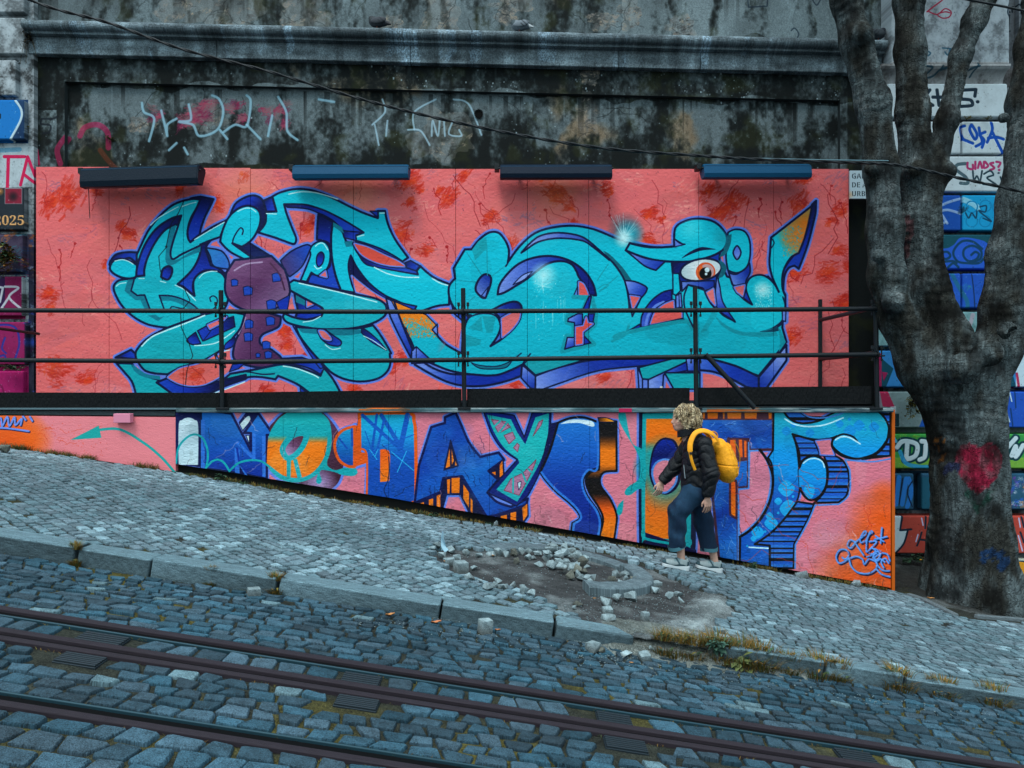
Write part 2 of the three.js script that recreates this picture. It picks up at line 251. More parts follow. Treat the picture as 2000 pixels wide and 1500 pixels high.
  P.shape('1740,745! 1850,650 1990,590 2040,610! 1950,800 1830,900! 1790,860', [1740, 745, 2000, 640, '#3a2a66', '#1848b4'], { lw: 16 });
  P.origin(200, 560);
  P.shape('1390,250! 1560,240! 1740,290! 1720,390 1560,470 1545,560 1660,620 1750,720 1560,790 1300,720 1290,560 1350,420', [1290, 300, 1700, 500, '#8a5a86', '#5b2f5a', '#4a2450']);
  P.shape('1210,-140! 1290,-260! 1650,-300! 1780,-170! 1830,60 1700,210 1500,250 1290,180 1200,50', [1250, -250, 1750, 220, '#7c4c78', '#5a2e58', '#8f6a96']);
  P.shape('1700,150! 1830,80! 1800,240 1740,260!', BLU, { lw: 10, noglow: true });
  for (const [x, y, s] of [[1650, 175, 48], [1430, 365, 44], [1425, 490, 44], [1600, 570, 40], [1620, 665, 36], [1640, 335, 44], [1520, 670, 22], [1420, 40, 46], [1700, -90, 44], [1290, -40, 34]]) P.shape(`${x - s},${y - s * 0.7}! ${x},${y - s} ${x + s},${y - s * 0.6}! ${x + s * 0.9},${y + s * 0.8}! ${x - s * 0.8},${y + s}!`, '#1746b6', { lw: 8, noglow: true });
  P.line('1290,-160 1400,-220 1560,-240', '#a98ab0', 16); P.line('1330,460 1370,380 1400,300', '#a98ab0', 12); P.line('1640,-230 1730,-120 1780,30', '#43203f', 16);
  // lower leaf, tail and ribbon
  P.shape('130,690! 280,615! 330,660! 325,710! 200,695!', bl(140, 690, 320, 640));
  P.shape('135,745! 290,750! 340,830 450,880 560,910! 530,935! 700,1050! 330,1060! 290,930 220,840', TEAL2);
  P.shape('290,755! 340,790 430,850 560,870! 570,910! 400,880 310,820', TEALD, { lw: 0, noglow: true });
  P.shape('1020,1060! 1210,960 1450,880 1690,905! 1715,870! 1900,950 2030,1045! 2330,1045! 2250,900 2160,790! 2130,870! 2000,815 1850,770 1740,760 1480,810 1250,850! 1190,900! 1100,1000', TEAL2);
  P.shape('530,935! 640,890! 750,950 870,970 1000,960 1190,910 1400,860! 1400,900! 1200,970 1020,1060! 700,1060!', bl(1100, 900, 600, 1000));
  P.shape('635,400! 450,500 340,610 325,680 350,740 420,820 540,850! 640,855! 760,790 940,740 1060,680! 1190,600! 1290,480 1350,400 1390,270! 1280,250! 1130,240! 1000,270! 800,340', [0, 300, 0, 850, '#0ab0bf', '#0ca3ac']);
  P.shape('640,885! 760,800 960,750 1100,670! 1140,760! 1140,880! 1000,950 860,965 740,940', '', { hole: true, tint: 'rgba(226,70,40,.25)' });
  P.shape('825,530 850,490 910,445! 960,555! 880,565', bl(900, 450, 850, 560), { lw: 14, noglow: true });
  P.shape('930,430! 1040,370! 1280,290! 1295,390! 1000,525! 980,530!', bl(1280, 300, 950, 520), { lw: 14, noglow: true });
  P.line('990,520 1060,425 1040,372', INK, 9);
  P.shape('1030,375! 1210,295! 1150,360! 1050,410!', '', { hole: true });
  P.shape('1190,590! 1210,550 1290,490! 1300,540! 1260,590 1200,610', bl(1290, 500, 1200, 600), { lw: 12, noglow: true });
  P.line('385,580 500,480 780,370 1000,280', '#c8f4f6', 13); P.line('900,575 1000,570 1130,540 1290,430', '#c8f4f6', 10); P.line('1040,1055 1180,1010 1390,930', '#c8f4f6', 11); P.line('1765,775 1900,800 2060,860 2110,890', '#c8f4f6', 11); P.line('1190,630 1240,618', '#c8f4f6', 8);
  P.shape('1240,830! 1270,760! 1400,740! 1330,800!', BLU, { lw: 12, noglow: true });
  P.line('1250,850 1400,830 1560,855 1680,850', INK, 14);
  P.origin(540, 560);
  P.shape('60,700! 250,690! 380,740! 470,790! 430,855! 300,790 130,750!', bl(60, 700, 430, 840), { lw: 16 });
  P.shape('160,380! 220,470 290,570 400,700 460,790! 430,800! 380,740 270,570! 170,400!', bl(160, 380, 440, 780), { lw: 12 });
  P.shape('190,390! 330,410 560,415 800,405 940,375! 1000,450 1070,560 1120,650! 1105,655! 1110,760 1070,840 980,900 820,925 660,900 540,840 420,720 290,570 220,470', [0, 400, 0, 900, '#0bb0bf', '#0ba6b4']);
  P.shape('210,405! 400,415 800,420 850,450! 700,475 500,470 250,450!', TEALD, { lw: 0, noglow: true });
  P.shape('830,400! 900,440 1000,530 1075,620! 930,540 830,450!', bl(830, 400, 1070, 620), { lw: 12, noglow: true });
  P.shape('400,420! 480,420! 560,480! 630,530 625,570 580,580 500,560 430,500!', bl(450, 430, 620, 570), { lw: 14, noglow: true });
  P.shape('415,430! 470,440 530,505 510,520 450,495', '', { hole: true });
  P.line('850,480 950,530 1070,615', '#c8f4f6', 9); P.line('475,565 540,610 625,600', '#c8f4f6', 9);
  P.shape('230,985! 320,1050! 240,1050!', BLU, { lw: 10 });
  // long body of the middle and right letters
  P.origin(860, 400);
  P.shape('-530,910! -460,940! -400,1090 -270,1420! -290,1490! -400,1280 -490,1090!', lt(-530, 910, -300, 1480), { lw: 18 });
  P.shape('-220,1500! -60,1600 100,1650 260,1655 450,1650 620,1620 800,1540! 790,1670! 650,1720 450,1765 260,1770 100,1740 -60,1670 -250,1560! -280,1490!', lt(-200, 1500, 300, 1700));
  P.shape('800,1560! 930,1670! 925,1800! 880,1790! 790,1690!', lt(800, 1560, 900, 1800), { lw: 16 });
  P.shape('930,1670! 1150,1590 1450,1520 1800,1490 2400,1480! 2400,1530! 2000,1570 1600,1610 1400,1660 1200,1730 1000,1800! 930,1800!', lt(930, 1790, 1500, 1560), { lw: 16 });
  P.shape('95,900! 100,960 180,1060 300,1090! 250,1160! 130,1060!', lt(90, 900, 260, 1120), { lw: 14 });
  P.shape('130,620! 240,435! 305,435! 380,340 480,270 570,275 640,360 670,450 660,560! 780,400 920,280 1080,225 1300,205 1500,240 1700,320 1850,370 2100,415 2300,405! 2700,500! 2800,700! 3000,760! 3200,700! 3360,880! 3340,1200! 3380,1340! 3110,1670! 2700,1530! 2400,1490! 1800,1500 1450,1520 1150,1590 930,1670! 800,1560! 560,1660 300,1655 100,1620 -60,1560 -220,1490! -340,1200! -470,940! -140,1080! -40,1180! -80,1220! 50,1360 210,1450! 220,1300 250,1150 300,1080! 170,1040 95,930 85,800 145,720!', [0, 250, 0, 1600, '#04c0d6', '#02b8cd', '#06adc2']);
  P.fn((x) => { x.save(); trace(x, '-470,940! -140,1080! -40,1180! -80,1220! 50,1360 -150,1500 -340,1200!'); x.clip(); x.fillStyle = '#f0821c'; trace(x, '-470,940! -140,1080! -40,1180! -80,1220! -60,1260 -180,1180 -290,1140 -350,1220!'); x.fill(); const q = rng(5); speckle(x, q, -370, 1100, 330, 190, 900, ['#f0821c', '#08b4c8', '#e0702a'], 4, 14, 0.9); radial(x, 150, 1420, 190, '#e0707a', 0.8); x.restore(); });
  P.shape('-80,1220! -30,1165! -25,1280!', BLULT, { lw: 14, noglow: true }); P.shape('-280,1430! -235,1385! -120,1490! -60,1540! -280,1550!', lt(-280, 1400, -100, 1540), { lw: 14 }); P.line('-235,1390! -235,1500!', INK, 10);
  P.line('-450,945! -400,1090 -270,1420!', INK, 20);
  P.shape('560,875! 580,780 650,680 760,580 900,520 1080,500 1250,540 1400,640 1490,770 1520,885! 1450,885! 1430,820 1350,700 1330,650 1280,580 1180,550 1050,575 940,650 850,720 740,790 620,860', [560, 800, 1500, 800, '#7c97e4', '#4060c4', '#0a2a96', '#07186a'], { noglow: true });
  P.shape('710,780! 800,690 900,650! 820,730', '#8aa2e8', { lw: 10, noglow: true });
  P.shape('345,830 370,740 430,680 490,700 490,780 440,910! 400,900', [350, 850, 480, 700, '#6f8ade', '#0a2a96'], { noglow: true });
  P.shape('400,890! 470,800! 440,905!', '#5f82dc', { lw: 10, noglow: true });
  P.shape('1355,755! 1400,780 1445,880! 1355,880!', '', { hole: true, tint: 'rgba(230,50,40,.4)' }); P.shape('1300,890! 1340,800! 1342,890!', BLULT, { lw: 12, noglow: true });
  P.shape('790,470! 860,390 960,310 1100,275 1250,280 1400,320 1550,440 1650,540! 1500,420 1400,355 1250,330 1100,330 950,365 850,430', [800, 400, 1600, 400, '#8aa2e8', '#4c6cd0', '#0a2a96'], { noglow: true, lw: 18 });
  P.shape('1590,450! 1650,480 1780,610 1870,740! 1800,740! 1700,600', '#075f72', { lw: 0, noglow: true });
  P.line('1550,440 1700,580 1800,740 1835,900 1845,1010', INK, 18);
  P.shape('500,1030! 620,970 720,945 780,970 795,1030 770,1120 700,1220 600,1310 490,1380! 560,1280 590,1180 570,1090!', [500, 1030, 780, 1000, '#5f82dc', '#0a2a96', '#07186a'], { noglow: true });
  P.shape('600,1110! 700,1060 780,1050! 760,1130 690,1220 605,1290!', '', { hole: true });
  for (const s of ['270,1210! 400,1090! 415,1240!', '410,1085! 540,1095! 510,1250! 450,1250!', '240,1260! 400,1320! 390,1370! 240,1390!']) P.shape(s, '#0a99a8', { lw: 0, noglow: true });
  P.line('250,1150 300,1090 420,1060 540,1085 585,1180 560,1280 490,1380', INK, 15); P.line('210,1450 220,1300 250,1150', INK, 18);
  for (const s of ['460,690! 455,430!', '400,680! 260,470!', '345,755! 190,740!', '500,700! 640,590!', '270,950! 340,890!', '1530,740! 1640,580!', '1550,850! 1730,700!', '1540,820! 1600,780 1640,790 1550,850!']) P.line(s, '#0a97a6', 9);
  P.shape('310,440! 380,350 450,320! 460,420! 340,540!', '#0aa0ae', { lw: 0, noglow: true });
  P.line('640,360 670,450 660,560 640,600', INK, 16);
  P.line('1840,1180 1800,1270 1680,1330', '#0a97a6', 26);
  // notched star in the middle of the body
  P.line('1300,900! 1440,905! 1400,1020! 1240,1090! 1235,1150! 1305,1170! 1300,1280! 1235,1280! 1190,1430! 1500,1360! 1410,1260! 1510,1170! 1520,1060! 1480,910!', '#0a97a6', 44);
  P.shape('1450,895! 1475,895! 1450,1030! 1390,1030!', BLU, { lw: 14, noglow: true });
  P.shape('1250,1110! 1340,1065! 1388,1065! 1388,1180! 1310,1185! 1310,1150! 1245,1140!', lt(1250, 1100, 1390, 1180), { lw: 14, noglow: true });
  P.shape('1445,1065! 1505,1065! 1490,1155! 1450,1145!', BLU, { lw: 14, noglow: true });
  P.shape('1240,1295! 1312,1295! 1315,1380! 1215,1410!', lt(1240, 1300, 1300, 1400), { lw: 14, noglow: true }); P.shape('1395,1270! 1470,1350! 1395,1365!', BLU, { lw: 14, noglow: true });
  P.shape('1325,1195! 1400,1185! 1425,1100! 1440,1155! 1488,1162! 1388,1240! 1388,1355! 1325,1365!', '', { hole: true, tint: 'rgba(235,50,36,.5)' });
  P.fn((x) => { radial(x, 1010, 690, 150, '#b6f2f4', 0.95); radial(x, 1190, 800, 200, '#0a93a4', 0.35); const q = rng(8); x.strokeStyle = '#bdf3f4'; for (let i = 0; i < 16; i++) { x.globalAlpha = 0.7; x.lineWidth = rr(q, 2, 6); const a = rr(q, 0, 6.28), l = rr(q, 40, 150); x.beginPath(); x.moveTo(1000, 795); x.lineTo(1000 + Math.cos(a) * l, 795 + Math.sin(a) * l * 0.7); x.stroke(); } speckle(x, q, 880, 700, 330, 620, 90, ['#c4f4f4'], 3, 9, 0.9); for (let i = 0; i < 9; i++) { const xx = rr(q, 870, 1220), yy = rr(q, 900, 1100); x.globalAlpha = 0.6; x.fillRect(xx, yy, 4, rr(q, 40, 220)); } x.globalAlpha = 1; });
  P.fn((x) => { radial(x, 1810, 250, 190, '#0a5468', 0.75); radial(x, 1850, 290, 160, '#0aa6bc', 0.9); radial(x, 1790, 330, 110, '#d6fbfa', 1); const q = rng(18); x.strokeStyle = '#c6f3f6'; for (let i = 0; i < 22; i++) { x.globalAlpha = 0.6; x.lineWidth = rr(q, 2, 6); const a = rr(q, -2.3, -0.5), l = rr(q, 90, 260); x.beginPath(); x.moveTo(1790, 330); x.lineTo(1790 + Math.cos(a) * l, 330 + Math.sin(a) * l); x.stroke(); } x.globalAlpha = 1; });
  P.shape('300,1540! 400,1570 560,1575 700,1520! 640,1590 500,1605 380,1595', '#0a6b80', { lw: 10, noglow: true });
  P.line('880,1455 820,1530 800,1560', INK, 14); P.line('790,1450 740,1490', INK, 12);
  P.shape('815,1555! 870,1500! 1400,1515! 1150,1590 930,1660!', '#0b9aa6', { lw: 12, noglow: true });
  // eye letters
  P.origin(1200, 380);
  P.shape('1930,100! 1970,60! 1965,180! 1890,480 1800,725! 1760,695! 1700,720 1660,800 1650,930! 1635,850 1660,720 1770,570! 1800,570! 1870,380', bl(1950, 100, 1700, 800));
  P.shape('1530,420! 1700,290 1930,110! 1870,380 1800,570! 1720,620 1650,750 1640,900 1670,980! 1670,1150! 1640,1250 1540,1320! 1450,1200! 1500,900! 1605,950! 1540,800 1515,680 1520,560', CYAN);
  P.fn((x) => { x.save(); trace(x, '1530,420! 1700,290 1930,110! 1870,380 1800,570! 1720,620 1600,600 1540,500'); x.clip(); radial(x, 1860, 270, 330, '#f07a1a', 1); radial(x, 1800, 430, 200, '#ef7418', 0.9); const q = rng(44); speckle(x, q, 1640, 300, 190, 320, 500, ['#0aa6bc', '#f07a1a'], 4, 13, 0.8); x.restore(); });
  P.line('1530,420! 1700,290 1930,110! 1870,380 1800,570! 1720,620 1650,750 1640,900 1665,985!', INK, 18); P.line('1530,420 1560,470 1535,520', INK, 12); P.line('1530,420 1520,560 1515,680 1540,800 1605,950', INK, 16);
  P.shape('1115,760! 1200,775 1320,670! 1325,760 1290,830 1280,870! 1200,890 1150,880!', lt(1130, 880, 1300, 760), { lw: 16 });
  P.shape('1110,370! 1180,340 1270,360 1320,450 1325,600 1290,710 1200,765 1110,740! 1090,600', CYAN, { lw: 18 });
  P.shape('1160,568 1198,500 1236,568 1198,635', [1160, 500, 1230, 640, '#3c62cc', '#7c97e4'], { lw: 16, noglow: true });
  P.shape('1290,900! 1320,820 1400,785 1480,800 1560,870 1605,950! 1640,1100 1600,1260 1500,1320 1350,1300 1340,1080! 1300,980', CYAN, { lw: 0, noglow: true });
  P.line('1345,1075! 1300,980 1285,900 1320,820 1400,785 1480,800 1560,870 1605,950', INK, 20);
  P.line('1345,1075! 1250,1010 1160,890 1110,740', INK, 18); P.line('1645,1000 1670,1080', INK, 14); P.line('1640,1140 1640,1230 1540,1310 1430,1345', INK, 20);
  P.shape('1175,905! 1270,885! 1255,990! 1200,950!', '', { hole: true }); P.shape('1282,930! 1340,1070! 1262,1010!', BLU, { lw: 14, noglow: true });
  P.fn((x) => { const q = rng(3); radial(x, 1450, 930, 110, '#d0fbfa', 0.9); speckle(x, q, 1370, 880, 170, 260, 260, ['#d0fbfa'], 3, 9, 0.8); });
  P.shape('560,655! 760,650 950,600 1030,560! 1020,800! 980,910! 880,930! 720,880! 660,940! 640,840! 570,765!', bl(600, 660, 900, 900), { noglow: true });
  P.shape('655,850! 975,840! 975,920! 880,935! 850,910! 720,880! 662,945!', [655, 850, 975, 900, '#6a8ae0', '#3658c4', '#0a2a96'], { lw: 14, noglow: true });
  P.shape('570,770! 630,770! 645,940! 600,985! 572,970!', CYAN, { lw: 14, noglow: true }); P.shape('600,990! 650,960! 662,1100! 600,1110!', BLULT, { lw: 14, noglow: true }); P.line('630,975 635,1100', INK, 10);
  P.shape('585,490! 595,330 690,260 830,235 980,270 1080,370 1100,450 1060,540 950,600 760,650 560,655 400,640 250,600 110,545! 150,475! 350,515 600,505!', CYAN);
  P.shape('1100,400! 1145,385! 1135,480 1090,580 1020,615! 1060,540 1095,450', '#075f72', { lw: 0, noglow: true });
  P.shape('585,430! 680,490! 590,510!', BLULT, { lw: 10, noglow: true });
  P.fn((x) => { x.save(); trace(x, '600,430 595,330 690,260 830,235 980,270 1080,370 1100,450 1040,520 900,480 700,500'); x.clip(); radial(x, 1060, 420, 120, '#0a93a4', 0.7); radial(x, 740, 330, 150, '#6fe6ec', 0.5); x.restore(); });
  P.line('110,545! 250,600 400,640 560,655 760,650 950,600 1060,540', INK, 18); P.line('585,430 640,475 690,485', INK, 14);
  P.shape('660,620! 740,560 850,515 985,535! 850,545 760,575', INK, { lw: 4, noglow: true });
  P.shape('110,545! 300,620 500,650! 405,740! 300,700 200,620', lt(130, 550, 480, 700), { lw: 16, noglow: true });
  P.fn((x) => {
    x.save(); x.translate(845, 735); x.rotate(-0.17); x.fillStyle = INK; x.beginPath(); x.ellipse(0, 0, 214, 116, 0, 0, 6.3); x.fill(); const g = x.createLinearGradient(-200, 0, 200, 0); g.addColorStop(0, '#b8d4dc'); g.addColorStop(0.4, '#e4eef0'); g.addColorStop(1, '#cfe0e6'); x.fillStyle = g; x.beginPath(); x.ellipse(0, 0, 192, 95, 0, 0, 6.3); x.fill(); x.clip();
    x.translate(42, 30); x.rotate(0.17); x.fillStyle = '#ee5a2a'; x.beginPath(); x.arc(0, 0, 96, 0, 6.3); x.fill(); x.fillStyle = '#c9a0a0'; x.beginPath(); x.arc(8, -6, 72, 0, 6.3); x.fill(); x.fillStyle = '#f06a2c'; x.beginPath(); x.arc(-12, 6, 72, 1.2, 4.4); x.fill(); x.fillStyle = '#04060c'; x.beginPath(); x.arc(-2, 14, 60, 0, 6.3); x.fill(); x.fillStyle = '#d6eef4'; x.beginPath(); x.arc(14, -22, 24, 0, 6.3); x.fill(); x.beginPath(); x.arc(4, 18, 13, 0, 6.3); x.fill(); x.restore();
  });
  P.shape('1010,640! 1060,660 1095,720 1060,800 1010,815! 1045,720', '#075f72', { lw: 0, noglow: true });
  P.shape('100,840! 200,850 310,900 310,950 260,1010! 140,980!', lt(110, 860, 300, 980), { lw: 16, noglow: true }); P.shape('155,990! 245,1005! 180,1115!', '', { hole: true, tint: 'rgba(230,50,40,.3)' }); P.line('100,840! 135,980! 175,1190! 260,1010!', INK, 16);
  P.shape('260,1300! 270,1180 350,1050 460,960 560,930! 562,1040! 460,1080 380,1160 340,1285!', [260, 1250, 560, 950, '#3c5fc8', '#0a2596', '#081c80'], { lw: 16, noglow: true });
  P.line('305,1290 330,1180 400,1090 480,1050', BLULT, 26);
  P.shape('355,1265! 400,1150 480,1080 575,1040! 580,1115! 655,1155! 655,1205!', '', { hole: true, tint: 'rgba(230,60,46,.35)' });
  P.shape('140,1330! 250,1265! 255,1300!', BLU, { lw: 14, noglow: true }); P.line('140,1332! 340,1285! 660,1212! 770,1295!', INK, 20);
  P.line('0,1390 110,1350 660,1240 760,1300', '#0a97a6', 40);
  P.shape('1000,780! 1030,900 1060,1050 1180,1240! 1060,1180 1000,1100 985,1000', lt(1000, 800, 1150, 1220), { lw: 14, noglow: true }); P.shape('900,960! 965,920! 985,1080! 930,1020!', '', { hole: true }); P.line('870,920 930,1050 1010,1130 1180,1245', INK, 16);
  P.line('700,930 680,1000 690,1120 770,1295', INK, 16); P.line('880,940! 860,910! 720,882! 700,930!', INK, 14);
  P.shape('840,1350! 960,1130! 1010,1160! 900,1330!', '#0a9fb0', { lw: 0, noglow: true });
  P.origin(1200, 560);
  P.shape('980,280! 1100,380 1250,440 1430,440! 1560,400! 1600,480! 1400,490 1200,465 1050,380', '#0a93a4', { lw: 0, noglow: true });
  P.shape('1430,440! 1520,420 1585,385! 1625,425! 1560,440', '#073f58', { lw: 0, noglow: true }); P.shape('1600,390! 1675,540! 1605,640! 1620,530!', '#0a93a4', { lw: 0, noglow: true });
  P.shape('1640,220! 1675,220! 1672,340! 1640,330!', BLULT, { lw: 12 });
  P.shape('1000,720! 1200,780 1410,880! 1410,1010! 1280,975! 1100,880 960,830 830,815! 820,690!', [850, 750, 1400, 950, '#3c66cc', '#1038ac', '#0a2a96']);
  P.shape('1410,880! 1680,570! 1680,720! 1490,985! 1410,1010!', lt(1600, 700, 1400, 950));
  P.shape('330,905! 715,730! 715,820! 480,860! 470,1000! 330,1000!', lt(350, 900, 700, 800), { lw: 16 }); P.shape('240,790! 560,705! 700,700! 712,730! 335,905! 270,900!', TEAL2, { lw: 16 });
  P.shape('490,840! 835,840! 835,1000! 580,1000!', TEAL2, { lw: 16 }); P.shape('225,780! 275,900! 275,1000! 240,1000!', BLULT, { lw: 14 });
  P.shape('700,700! 830,690! 835,825! 715,825!', lt(700, 700, 830, 820), { lw: 14 });
  P.run({ c: bgc, k: 1 });
  // weathering of the painted boards: fine roller grain, scratches and small chips
  ctx.setTransform(k, 0, 0, k, -MB.x0 * k, -MB.y0 * k);
  for (let i = 0; i < 700; i++) { ctx.globalAlpha = rr(r, 0.05, 0.16); ctx.strokeStyle = ['#06303a', '#d6f4f4', '#20102a'][i % 3]; ctx.lineWidth = rr(r, 0.5, 1.1); const x = rr(r, 70, 1658), y = rr(r, 330, 800), a = rr(r, -0.4, 0.4), l = rr(r, 3, 22); ctx.beginPath(); ctx.moveTo(x, y); ctx.lineTo(x + l * Math.cos(a), y + l * Math.sin(a)); ctx.stroke(); }
  speckle(ctx, r, 70, 328, 1590, 480, 5200, ['#062028', '#caf0f0', '#301018', '#ffd9d0'], 0.6, 1.6, 0.28);
  for (let i = 0; i < 90; i++) { ctx.globalAlpha = rr(r, 0.02, 0.06); ctx.fillStyle = i % 2 ? '#ffffff' : '#001018'; ctx.beginPath(); ctx.ellipse(rr(r, 70, 1658), rr(r, 328, 800), rr(r, 15, 90), rr(r, 10, 40), 0, 0, 6.3); ctx.fill(); }
  ctx.globalAlpha = 0.9; for (const [x, y0, y1] of [[358, 395, 560], [358, 560, 768]]) { crack(ctx, r, x, y0, y1 - y0, 1.5708, '#05141c', 1.6); }
  ctx.globalAlpha = 1;
  return canvasTex(c);
}
// keep the hole fill simple: the ground canvas has the same size as the finished one
// ---- lower painted wall: photo rectangle 343..1740 x 796..1156
const ML = { x0: 343, y0: 796, x1: 1740, y1: 1160 };
function paintLow() {
  const W = 2048, k = W / (ML.x1 - ML.x0), H = Math.round((ML.y1 - ML.y0) * k), c = mkCanvas(W, H), ctx = c.getContext('2d'), r = rng(191);
  const bgc = mkCanvas(W, H), b = bgc.getContext('2d');
  b.setTransform(k, 0, 0, k, -ML.x0 * k, -ML.y0 * k); b.fillStyle = '#da7486'; b.fillRect(340, 790, 1410, 400);
  for (let i = 0; i < 260; i++) { b.globalAlpha = rr(r, 0.03, 0.12); b.fillStyle = ['#f09aa0', '#cc6a80', '#e88a98', '#b86a86'][i % 4]; b.beginPath(); b.ellipse(rr(r, 340, 1740), rr(r, 796, 1160), rr(r, 10, 70), rr(r, 5, 30), 0, 0, 6.3); b.fill(); }
  b.globalAlpha = 1;
  for (const [x, y, s, a] of [[1738, 1115, 130, 1], [1725, 1015, 78, 1], [1655, 1135, 85, 0.9], [1728, 965, 34, 0.7], [1700, 1070, 60, 0.7]]) if (s) radial(b, x, y, s, '#ee5410', a);
  for (const [x, y, s] of [[1738, 1140, 90], [1740, 1080, 60]]) radial(b, x, y, s, '#e0480c', 0.8);
  speckle(b, r, 1520, 960, 220, 190, 700, ['#ee5410', '#e27c8c', '#d83a10'], 0.6, 2, 0.7);
  ctx.drawImage(bgc, 0, 0); ctx.setTransform(k, 0, 0, k, -ML.x0 * k, -ML.y0 * k);
  const P = painter(ctx), MAR = '#43202f', OR = '#f3760f', OR2 = '#e9560f', TEA = '#0d9fa6', NAVY = '#060f45';
  const BG = (y0, y1) => [0, y0, 0, y1, '#1a6fc8', '#1056b0', '#0a2f92'];
  P.origin(330, 780);
  P.shape('65,100! 312,100! 312,665! 65,632!', NAVY, { lw: 0 });
  P.shape('95,640! 95,260 130,200 190,178 250,200 285,260 285,640!', [95, 200, 285, 640, '#cfe4ea', '#b4ced8', '#c2d8de'], { lw: 0, noglow: true });
  P.shape('312,100! 610,140! 660,235 800,500! 800,330! 735,328! 870,135! 1020,348! 955,348! 955,775! 640,715! 312,670!', BG(140, 700));
  for (const s of ['640,470! 690,490! 695,725! 645,715!', '690,640! 770,745! 700,725!', '312,200! 350,200! 350,675! 312,670!', '910,360! 945,360! 945,760! 912,755!']) P.shape(s, '#2a6ccc', { lw: 0, noglow: true });
  P.line('665,420! 830,580! 830,345!', '#2a6ccc', 30); P.line('690,640! 665,480!', '#0a2f92', 20);
  P.shape('690,650! 690,725! 740,735!', NAVY, { lw: 0, noglow: true });
  P.shape('680,225! 750,130! 870,130! 720,315!', NAVY, { lw: 0 }); P.shape('690,245! 750,175 785,160 798,195 775,235! 720,302!', '#c2d8de', { lw: 6, noglow: true }); P.shape('752,352! 785,352! 785,440!', '#c2d8de', { lw: 8, noglow: true });
  P.line('610,135! 660,235 800,500! 800,330! 733,328! 870,132! 1022,348! 956,348! 956,780!', NAVY, 24);
  P.shape('985,260! 1080,165 1180,115! 1490,115! 1600,230 1690,400 1705,620 1660,800 1580,880! 1300,830! 1000,710!', [1000, 200, 1600, 850, '#3f1c2c', '#54304e', '#3d1a2a'], { lw: 0 });
  P.fn((x) => radial(x, 1470, 830, 190, '#b394c8', 0.95));
  P.shape('1540,590 1550,650 1620,690 1720,668 1810,668 1842,710 1805,748 1700,742 1620,712 1500,690 1472,720 1492,790 1470,826 1440,812 1442,770 1455,725!', TEA, { lw: 0, noglow: true });
  P.shape('985,330 1040,215 1130,125! 1480,125! 1565,215 1590,390 1565,550 1490,690 1385,775 1250,812 1100,785 990,700! 955,640! 965,420', [0, 140, 0, 780, '#0fb0ae', '#0fa8aa', '#0d9fa6', '#0d9fa6', '#ee7a1c', OR, OR, OR, OR, OR2], { lw: 0 });
  P.fn((x) => { x.save(); trace(x, '985,330 1040,215 1130,125! 1480,125! 1565,215 1590,390 1565,550 1490,690 1385,775 1250,812 1100,785 990,700! 955,640! 965,420'); x.clip(); trace(x, '1500,100 1570,215 1570,390 1545,550 1470,680 1365,765 1250,790 1110,765 990,680', true); x.strokeStyle = TEA; x.lineWidth = 46; x.stroke(); x.restore(); });
  for (const s of ['1150,595! 1192,595! 1188,765! 1150,765!', '1212,590! 1250,578! 1298,760! 1255,770!']) P.shape(s, TEA, { lw: 0, noglow: true });
  P.shape('1110,480 1200,360 1310,330 1340,370 1300,470 1220,555 1150,570', [1110, 560, 1330, 340, '#b9a0cc', '#6c4064', '#46202f'], { lw: 56, ink: TEA, noglow: true });
  P.line('70,630 90,480 160,385 250,342 330,380 372,475 380,570 362,665', TEA, 20); P.line('362,668 420,608 480,590 540,622 590,700', TEA, 20); P.line('590,700 680,622 790,595 900,605 985,660', TEA, 20);
  P.line('985,300 1060,190 1150,120', MAR, 18);
  P.shape('1812,265! 1700,300 1632,380 1620,480 1660,590 1740,650 1812,658!', [0, 280, 0, 650, '#14a0cc', '#0c6cbc', '#0a3e9a'], { lw: 28, ink: OR2 });
  P.line('1660,380 1740,480', '#0c4cac', 18); P.line('1785,290 1790,450', '#0c4cac', 22);
  P.shape('1815,255! 1862,255! 1862,490 1925,530 1938,620! 1815,660!', OR2, { lw: 0 });
  P.origin(690, 780);
  P.shape('65,145! 530,140! 590,215 602,330 606,760 585,1010! 130,940! 135,560 65,495!', [0, 150, 0, 700, '#10a4c4', '#149cd6', '#0a5cb8', '#0a46a4'], { lw: 0 });
  P.line('62,500! 58,140! 530,135 595,215 610,400 612,950 580,1010', OR2, 34); P.line('62,490! 130,540 132,935', OR2, 20);
  for (const [s, w] of [['90,155! 500,525!', 34], ['230,150! 185,480! 210,540! 240,470! 300,200!', 24], ['275,155! 470,480!', 40], ['530,155! 455,500!', 50], ['590,345! 350,440! 260,480!', 10], ['115,310! 175,480!', 8], ['415,310! 390,460!', 9]]) P.line(s, '#0b54b4', w);
  P.shape('262,490! 318,490 358,540 352,800! 262,808!', [262, 490, 350, 800, OR2, OR], { lw: 0, noglow: true });
  for (const s of ['160,490! 230,585!', '370,510! 590,695!', '520,505! 430,710!', '210,560! 240,490!']) P.line(s, '#2ab4e4', 7);
  P.line('345,560 352,680 335,800 300,890 345,980', '#0a2450', 9); P.line('400,950 480,910 500,870 590,840', '#0a2c64', 8);
  P.shape('885,770! 1060,750! 1300,1140! 1420,1180! 1150,1150! 1050,930! 910,930! 870,1075! 620,1020! 850,900!', '#0a0e34', { lw: 14 });
  P.shape('1400,1125! 1700,1000! 1708,1140! 1660,1210! 1400,1170!', '#0a0e34', { lw: 14 });
  P.shape('1320,700! 1462,580! 1472,740! 1415,790!', '#0a0e34', { lw: 14 });
